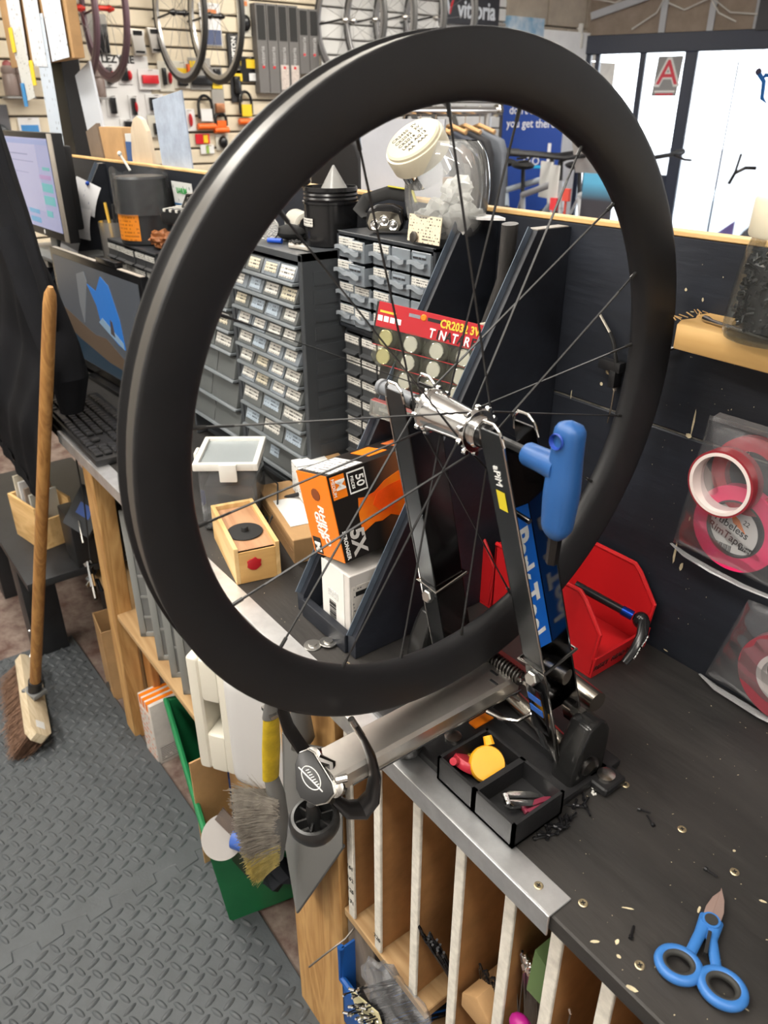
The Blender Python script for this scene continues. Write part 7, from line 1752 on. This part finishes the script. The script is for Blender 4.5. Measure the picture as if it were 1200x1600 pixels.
pack('small_pack', 'white and blue packet left of the notice post', 'packet', (1.18, 1.29, 1.46, 1.56), wcard, [(0, 0.4, 0.8, 0.5, mat('pack_blue', (0.05, 0.22, 0.5), 0.5), 'p')])
pack('bell_pack', 'red and yellow sunglasses packet below the orange locks', 'packet', (2.174, 2.266, 1.415, 1.470), rd, [(0.2, 0.5, 0.3, 0.8, yl, 'p')])
pack('bell_pack', 'black ring lock below the small orange padlock', 'packet', (2.306, 2.391, 1.378, 1.466), ccard, [(0, 0.5, 0.7, 0.8, bk, 'o')])
pack('bell_pack', 'striped green and white reel below the orange locks', 'packet', (2.20, 2.29, 1.36, 1.41), wcard, [(0, 0.5, 0.2, 0.9, mat('lime_stripe', (0.30, 0.45, 0.1), 0.5), 'p')])
t = pack('glove_pack', 'bright green straps at the far left edge of the slat wall', 'strap', (1.02, 1.105, 1.225, 1.392), mat('bright_green', (0.05, 0.62, 0.06), 0.5), [(0, 0.45, 0.8, 0.25, bk, 'o')])
t = pack('mask_pack', 'grey plastic visor at the far left edge of the slat wall', 'visor', (1.04, 1.14, 1.42, 1.62), mat('visor_grey', (0.10, 0.10, 0.11), 0.4), [(0, 0.3, 0.8, 0.5, dark_grey, 'o')])
# --- six tall grey tyre boxes side by side
for k in range(6):
    y = 2.605 + k * 0.0735
    z0, z1 = (1.69, 2.155) if k < 4 else (1.80, 2.145)
    t = thing('tyre_box', 'tall grey tyre box, number %s from the left of six' % ['one', 'two', 'three', 'four', 'five', 'six'][k], 'box', (-4.795, y, z0), group='tall grey tyre boxes')
    h = z1 - z0
    MB().box((0, 0.002, 0), (0.06, 0.071, h)).build('carton', mat('tyre_box_grey', (0.125, 0.12, 0.118), 0.5), t, bevel=0.001, seg=1)
    MB().box((0.06, 0.010, h * 0.60), (0.0615, 0.062, h - 0.01)).build('dark_window', ink, t)
    text(t, 'lettering', 'vittoria', 0.036, (0.0612, 0.036, h * 0.42), rot_basis((0, 0, 1), (0, -1, 0)), mat('box_silver_ink', (0.45, 0.45, 0.45), 0.5), depth=0.0008)
    if k in (2, 3): MB().box((0.06, 0.008, 0.02), (0.0612, 0.064, h * 0.33)).build('pale_label', print_mat('tyre_label', (0.50, 0.44, 0.40), (0.25, 0.2, 0.2), 14.0, 5.0, 'yz'), t)
    MB().ball((0.0615, 0.036, h * 0.30), 0.009, 8, (0.1, 1, 1)).build('red_dot', rd, t)
# --- dark shop sign
sg2 = thing('shop_sign', 'dark sign with white lettering high on the far wall', 'sign', (-4.79, 4.065, 2.135))
MB().box((0, 0, 0), (0.03, 0.545, 0.26)).build('board', mat('sign_dark', (0.03, 0.03, 0.036), 0.45), sg2, bevel=0.002)
text(sg2, 'lettering', 'vittoria', 0.150, (0.032, 0.325, 0.085), (PI / 2, 0, PI / 2), mat('sign_pale', (0.62, 0.66, 0.72), 0.4), bold=0.003, depth=0.002, sx=0.82)
for pts, m in (([(0.03, 0.15), (0.05, 0.15), (0.075, 0.085), (0.065, 0.05)], mat('sign_pale', (0.62, 0.66, 0.72), 0.4)), ([(0.075, 0.05), (0.065, 0.07), (0.095, 0.15), (0.115, 0.16)], rd)):
    MB().prism(pts, 0.030, 0.033, 'yz').build('emblem_stroke', m, sg2)
tag(MB().box((-4.84, 4.72, 2.05), (-4.77, 5.10, 2.215)).build('sky_poster', mat('poster_sky', (0.16, 0.38, 0.62), 0.5, col2=(0.62, 0.68, 0.72), vary=0.1, vscale=9)), 'poster of blue sky with clouds beside the pier', 'poster')
lgt = thing('tube_light', 'bright ceiling tube at the top edge above the sign', 'ceiling light', (-3.95, 4.10, 2.245))
MB().box((-0.02, 0, 0), (0.02, 0.50, 0.03)).build('diffuser', mat('tube_glow', (1.0, 0.98, 0.94), 0.5, emit=3.0), lgt)
MB().box((-0.015, 0.1, 0.03), (0.015, 0.12, 0.655)).build('drop_rod', mid_grey, lgt)
# --- clothes rail with garments
cr2 = thing('clothes_rail', 'chrome clothes rail with garments behind the bench', 'clothes rail', (-3.9, 2.55, 0))
MB().tube([(0, 0, 1.595), (0, 1.25, 1.595)], 0.022, 18).build('rail', chrome, cr2)
MB().lathe([(0.035, 0), (0.038, 0.004), (0.035, 0.03)], n=24, origin=(0, 1.25, 1.595), axis=(0, 1, 0)).build('end_cap', silver, cr2)
for y in (0.05, 1.18):
    MB().tube([(0, y, 0), (0, y, 1.58)], 0.022, 14).build('upright', mat('rail_grey', (0.35, 0.35, 0.36), 0.4, 0.6), cr2)
cols = [(0.012, 0.012, 0.014), (0.02, 0.07, 0.19), (0.02, 0.08, 0.10), (0.015, 0.016, 0.02), (0.06, 0.08, 0.11), (0.18, 0.19, 0.22), (0.012, 0.013, 0.016), (0.03, 0.035, 0.05), (0.015, 0.015, 0.018), (0.10, 0.11, 0.13)]
names = ['black jersey', 'blue jersey', 'teal jersey', 'black jacket', 'slate jacket', 'grey top', 'dark top', 'navy gilet', 'black tights', 'pale grey tights']
for k, (c, nm) in enumerate(zip(cols, names)):
    y = 2.60 + k * 0.118
    t = thing('garment', '%s on a hanger on the chrome clothes rail' % nm, 'garment', (-3.9, y, 1.00), group='garments on the clothes rail')
    g_ = MB(); g_.prism([(-0.25, 0.0), (0.25, 0.0), (0.25, 0.36), (0.21, 0.44), (0.06, 0.485), (-0.06, 0.485), (-0.21, 0.44), (-0.25, 0.36)], -0.028, 0.028, 'xz')
    g_.build('cloth', mat('garment_%d' % k, c, 0.8), t, bevel=0.02, seg=3)
    MB().tube([(-0.14, 0, 0.478), (0, 0, 0.515), (0.14, 0, 0.478)], 0.013, 8).build('hanger', mat('hanger_wood', (0.50, 0.30, 0.14), 0.5), t)
    MB().tube([(0, 0, 0.51), (0, 0, 0.56), (0.02, 0, 0.60), (0.0, 0, 0.620), (-0.024, 0, 0.605)], 0.003, 6).build('hook', steel, t)
for k in range(3):
    tag(MB().lathe([(0.30, -0.02), (0.33, 0), (0.30, 0.02)], n=40, origin=(-4.40, 3.35 + k * 0.16, 1.38), axis=(0, 1, 0), caps=False, closed=True).build('tyre', ty), 'black tyre hanging behind the clothes rail, %s' % ['nearest', 'middle one', 'farthest'][k], 'tyre', 'tyres behind the clothes rail')
tag(MB().box((-1.205, 0.853, 1.380), (-0.985, 0.856, 1.572)).build('frosted_sheet', mat('frosted', (0.38, 0.39, 0.43), 0.3, vary=0.06)), 'frosted plastic sheet standing behind the bench board by the jar', 'sheet')
wd = MB().box((-0.985, 0.853, 1.40), (-0.945, 0.870, 1.492)).build('wood_block', mat('block_brown', (0.22, 0.15, 0.10), 0.6)); tag(wd, 'brown block behind the bench board beside the frosted sheet', 'block')
pbx = thing('poster_tube', 'printed black and white box behind the bench board', 'box', (-1.555, 0.853, 1.36))
MB().box((0, 0, 0), (0.10, 0.03, 0.22)).build('carton', mat('muc_white', (0.60, 0.59, 0.58), 0.5), pbx)
text(pbx, 'lettering', 'MUC', 0.06, (0.030, -0.001, 0.10), rot_basis((0, 0, 1), (-1, 0, 0)), ink, bold=0.003); text(pbx, 'lettering', 'OFF', 0.06, (0.075, -0.001, 0.10), rot_basis((0, 0, 1), (-1, 0, 0)), ink, bold=0.003)
tag(MB().box((-1.66, 0.853, 1.35), (-1.57, 0.88, 1.478)).build('red_box', rd), 'red box behind the bench board above the grey cabinets', 'box')
# --- blue banner
bn = thing('banner', 'tall blue banner with white slogan behind the bicycles', 'banner', (-4.53, 4.80, 0.0), rotz=0.42)
MB().box((-0.24, 0, 0.05), (0.24, 0.01, 1.74)).build('cloth', mat('banner_blue', (0.012, 0.055, 0.30), 0.5), bn)
MB().box((-0.25, -0.03, 0), (0.25, 0.06, 0.05)).build('foot', mid_grey, bn)
wi = mat('banner_white', (0.75, 0.76, 0.80), 0.5)
text(bn, 'lettering', 'you never go\ndon\'t stop till\nyou get there"', 0.082, (0.0, -0.002, 1.60), (PI / 2, 0, 0), wi, bold=0.001, sx=0.86, line=1.1)
text(bn, 'lettering', 'J', 0.20, (0.15, -0.002, 1.30), (PI / 2, 0, 0), wi, bold=0.003)
MB().box((-0.06, -0.003, 1.205), (0.20, 0.0, 1.225)).build('cyan_rule', mat('banner_cyan', (0.02, 0.42, 0.75), 0.5), bn)
MB().lathe([(0.02, 0), (0.028, 0), (0.028, 0.002), (0.02, 0.002)], n=20, origin=(-0.02, 0, 1.255), axis=(0, -1, 0), caps=False, closed=True).lathe([(0.02, 0), (0.028, 0), (0.028, 0.002), (0.02, 0.002)], n=20, origin=(0.05, 0, 1.255), axis=(0, -1, 0), caps=False, closed=True).build('cycle_mark', wi, bn)
MB().box((-0.24, -0.003, 0.78), (0.24, 0.0, 0.84)).build('magenta_band', mat('banner_magenta', (0.75, 0.02, 0.40), 0.5), bn)
# --- bicycles standing by the doors
def bicycle(label, loc, rz, fm, tag_card=True):
    t = thing('bicycle', label, 'bicycle', loc, rz, group='bicycles by the shop doors')
    for x in (-0.52, 0.52):
        ring = [Vector((x + 0.335 * math.cos(2 * PI * k / 40), 0, 0.35 + 0.335 * math.sin(2 * PI * k / 40))) for k in range(40)]
        w = MB().tube(ring, 0.019, 8, closed=True).build('wheel', ty, t)
        for k in range(10):
            a = 2 * PI * k / 10
            MB().tube([(x, 0, 0.35), (x + 0.32 * math.cos(a), 0, 0.35 + 0.32 * math.sin(a))], 0.0016, 4).build('spoke', steel, w)
    f = MB()
    bb_, ht, hb_, st2 = Vector((-0.08, 0, 0.30)), Vector((0.40, 0, 0.93)), Vector((0.44, 0, 0.78)), Vector((-0.22, 0, 0.80))
    for p, q, r in ((bb_, hb_, 0.024), (st2, ht, 0.020), (bb_, st2, 0.018), (bb_, Vector((-0.52, 0, 0.35)), 0.010), (st2, Vector((-0.52, 0, 0.35)), 0.009), (ht, hb_, 0.024)):
        f.tube([p, q], r, 10)
    f.build('frame', fm, t)
    MB().tube([hb_, Vector((0.47, 0, 0.66)), Vector((0.52, 0, 0.35))], 0.018, 10).build('fork', fm, t)
    MB().tube([st2, Vector((-0.25, 0, 0.97))], 0.014, 10).build('seat_post', black_plastic, t)
    MB().ball((-0.26, 0, 0.985), 0.1, 14, (1.35, 0.7, 0.28)).build('saddle', black_rubber, t)
    MB().tube([ht, Vector((0.385, 0, 1.04)), Vector((0.44, 0, 1.06))], 0.016, 10).build('stem', black_plastic, t)
    MB().tube([(0.36, -0.31, 1.085), (0.42, -0.16, 1.075), (0.44, 0, 1.06), (0.42, 0.16, 1.075), (0.36, 0.31, 1.085)], 0.013, 10).build('handlebar', black_plastic, t)
    for s in (-1, 1):
        MB().tube([(0.375, s * 0.24, 1.082), (0.345, s * 0.33, 1.088)], 0.017, 10).build('grip', black_rubber, t)
        MB().tube([(0.41, s * 0.20, 1.075), (0.47, s * 0.24, 1.05), (0.46, s * 0.30, 1.045)], 0.007, 8).build('brake_lever', black_gloss, t)
    if tag_card:
        MB().box((0.30, -0.03, 0.80), (0.45, -0.026, 1.02)).build('price_card', white_paper, t)
    return t
pale = mat('frame_pale', (0.45, 0.52, 0.60), 0.3)
bicycle('pale blue bicycle nearest the blue banner', (-4.12, 4.30, 0.28), -0.30, pale)
bicycle('silver bicycle in the middle of the row by the doors', (-3.80, 4.10, 0.28), -0.45, mat('frame_silver', (0.42, 0.43, 0.45), 0.3, 0.4))
bicycle('white bicycle at the right of the row by the doors', (-3.52, 4.42, 0.28), -0.25, mat('frame_white', (0.62, 0.63, 0.65), 0.3))
pf = MB().box((-4.75, 3.80, 0.0), (-2.80, 4.66, 0.262)).build('display_plinth', mat('plinth_grey', (0.25, 0.25, 0.26), 0.7)); tag(pf, 'grey display plinth under the row of bicycles', 'plinth')
cr3 = thing('price_leaflet', 'large grey leaflet on the handlebar of the middle bicycle', 'leaflet', (-3.28, 4.05, 1.36), rot=(0.5, 0.0, 0.3))
MB().box((-0.15, 0, -0.12), (0.15, 0.003, 0.10)).build('sheet', mat('leaflet_grey', (0.45, 0.43, 0.42), 0.5), cr3)
tag(MB().box((-3.32, 4.00, 0.262), (-3.10, 4.02, 1.26)).build('info_stand', grad_mat('panel_blue', (0.05, 0.05, 0.06), (0.10, 0.35, 0.55), 'z', 0.85, 0.95)), 'dark narrow stand with a blue head among the bicycles', 'stand')
for k, (x, y, z, c) in enumerate(((-3.42, 3.86, 1.12, (0.65, 0.05, 0.06)), (-3.32, 3.85, 1.18, (0.60, 0.08, 0.06)))):
    tag(MB().box((x - 0.025, y, z - 0.07), (x + 0.025, y + 0.02, z)).box((x - 0.005, y + 0.005, 0.262), (x + 0.005, y + 0.015, z - 0.07)).build('red_label', mat('red_label_%d' % k, c, 0.5)), ['red ticket on a stick in front of the bicycles, lower one', 'red ticket on a stick in front of the bicycles, higher one'][k], 'ticket')
tag(MB().lathe([(0.0, 0), (0.13, 0), (0.14, 0.02), (0.12, 0.04), (0.0, 0.045)], n=36, origin=(-4.78, 5.28, 1.64), axis=(1, -0.2, 0)).build('wall_plate', mat('plate_white', (0.66, 0.68, 0.72), 0.4)), 'round white wall plate on the plaster pier', 'wall plate')
tag(MB().box((-4.779, 5.16, 1.24), (-4.776, 5.21, 1.46)).build('warning_strip', grad_mat('strip_rg', (0.10, 0.50, 0.22), (0.65, 0.12, 0.10), 'z', 0.45, 0.55)), 'narrow red and green strip on the plaster pier', 'sticker')
# --- stickers and clutter at the doors
def dwp(o):
    o.matrix_world = DW @ o.matrix_world; return o
st3 = thing('door_sticker', 'grey window sticker with a red and white letter A', 'sticker'); st3.matrix_world = DW @ Matrix.Translation((0.56, 0.002, 1.70))
MB().prism([(0.0, 0.0), (0.19, 0.0), (0.205, 0.275), (0.015, 0.275)], 0, 0.003, 'xz').build('backing', mat('sticker_grey', (0.30, 0.30, 0.30), 0.5), st3)
text(st3, 'lettering', 'A', 0.26, (0.105, -0.002, 0.155), (PI / 2, 0, 0), white_ink, bold=0.012)
text(st3, 'lettering', 'A', 0.24, (0.105, -0.004, 0.155), (PI / 2, 0, 0), mat('sticker_red', (0.70, 0.05, 0.08), 0.5), bold=0.001)
MB().box((0.02, -0.002, 0.025), (0.175, 0.0, 0.040)).build('white_bar', white_ink, st3); MB().box((0.03, -0.002, 0.008), (0.165, 0.0, 0.020)).build('red_bar', mat('sticker_red', (0.70, 0.05, 0.08), 0.5), st3)
rs2 = thing('corner_sign', 'dark sign with white letters at the top right corner', 'sign'); rs2.matrix_world = DW @ Matrix.Translation((1.24, -0.05, 2.12))
MB().box((0, 0, 0), (0.8, 0.02, 0.45)).build('board', mat('sign_dark', (0.03, 0.03, 0.036), 0.45), rs2)
text(rs2, 'lettering', 'RS', 0.12, (0.14, -0.002, 0.155), (PI / 2, 0, 0), wi, bold=0.003)
bx = thing('alarm_box', 'small white box beside the door header', 'alarm box'); bx.matrix_world = DW @ Matrix.Translation((-0.08, -0.10, 2.04))
MB().box((0, 0, 0), (0.07, 0.07, 0.10)).build('case', white_plastic, bx, bevel=0.008); MB().box((0.01, -0.004, 0.09), (0.06, 0.03, 0.17)).build('upper_case', white_plastic, bx, bevel=0.006)
for k, pts in enumerate(([(-0.1, 2.62), (0.0, 2.38), (0.2, 2.34), (0.45, 2.45), (0.62, 2.44)], [(0.60, 2.32), (0.72, 2.27), (0.90, 2.34), (1.05, 2.24), (1.24, 2.22)], [(0.35, 2.16), (0.52, 2.26), (0.60, 2.42), (0.64, 2.6)], [(0.90, 2.33), (0.97, 2.24), (1.10, 2.18)])):
    o = MB().tube([(u, -0.035, v) for u, v in pts], 0.006, 6).build('loose_wire', white_plastic); o.matrix_world = DW
    tag(o, ['white wire sagging above the left door pane', 'white wire looped between the studs', 'white wire climbing to the ceiling rail', 'short white wire above the door post'][k], 'wire', 'loose wires above the doors')
hs_ = thing('hanging_figure', 'small blue bike frame hung in the window at the right edge', 'frame ornament'); hs_.matrix_world = DW @ Matrix.Translation((1.32, -0.03, 1.63))
MB().tube([(0.0, 0, 0.22), (0.05, 0, 0.16), (0.06, 0, 0.05), (0.12, 0, 0.0), (0.16, 0, 0.20), (0.04, 0, 0.20)], 0.018, 8).build('frame', mat('orn_blue', (0.02, 0.16, 0.50), 0.35), hs_); MB().ball((0.0, 0, 0.225), 0.026, 10).build('end_ball', mat('orn_dark', (0.06, 0.05, 0.09), 0.4), hs_)
MB().tube([(0.06, 0, 0.2), (0.06, 0.02, 0.42)], 0.003, 6).build('string', black_plastic, hs_)
bf = thing('window_frame_bike', 'dark handlebar hook hanging in the right window pane', 'handlebar'); bf.matrix_world = DW @ Matrix.Translation((1.26, -0.02, 1.08))
MB().tube([(0, 0, 0), (0.03, 0, 0.08), (0.10, 0, 0.12), (0.18, 0, 0.12)], 0.014, 8).tube([(0.03, 0, 0.08), (0.05, 0, 0.22)], 0.010, 8).build('bar', black_gloss, bf)
MB().tube([(0.05, 0, 0.22), (0.06, 0.02, 0.97)], 0.003, 6).build('string', black_plastic, bf)
tag(MB().prism([(0, 0), (0.26, 0), (0.26, 0.22)], 0, 0.05, 'xz').xform(DW @ Matrix.Translation((1.12, -0.35, 0.62))).box((-3.40, 5.85, 0), (-3.35, 5.9, 0.0)).build('purple_cloth', mat('cloth_purple', (0.16, 0.13, 0.36), 0.8)), 'purple cloth corner below the right window', 'cloth')
# --- street outside
cv = thing('parked_car', 'pale parked car beyond the glass doors', 'car', (-3.6, 9.6, -0.06), rotz=0.46)
cb = mat('car_pale', (0.72, 0.80, 0.86), 0.4)
MB().prism([(-2.0, 0.25), (2.0, 0.25), (2.05, 0.65), (1.2, 0.85), (0.6, 1.35), (-1.0, 1.38), (-1.7, 0.9), (-2.05, 0.8)], -0.8, 0.8, 'xz').build('body', cb, cv, bevel=0.08, seg=3)
for x in (-1.25, 1.25):
    for y in (-0.75, 0.75):
        MB().lathe([(0.15, -0.1), (0.32, -0.1), (0.33, 0.0), (0.32, 0.1), (0.15, 0.1)], n=28, origin=(x, y, 0.33), axis=(0, 1, 0)).build('wheel', ty, cv)
MB().prism([(-0.85, 0.9), (0.5, 0.9), (0.3, 1.25), (-0.8, 1.28)], -0.81, 0.81, 'xz').build('side_window', mat('car_glass', (0.10, 0.16, 0.2), 0.1), cv)
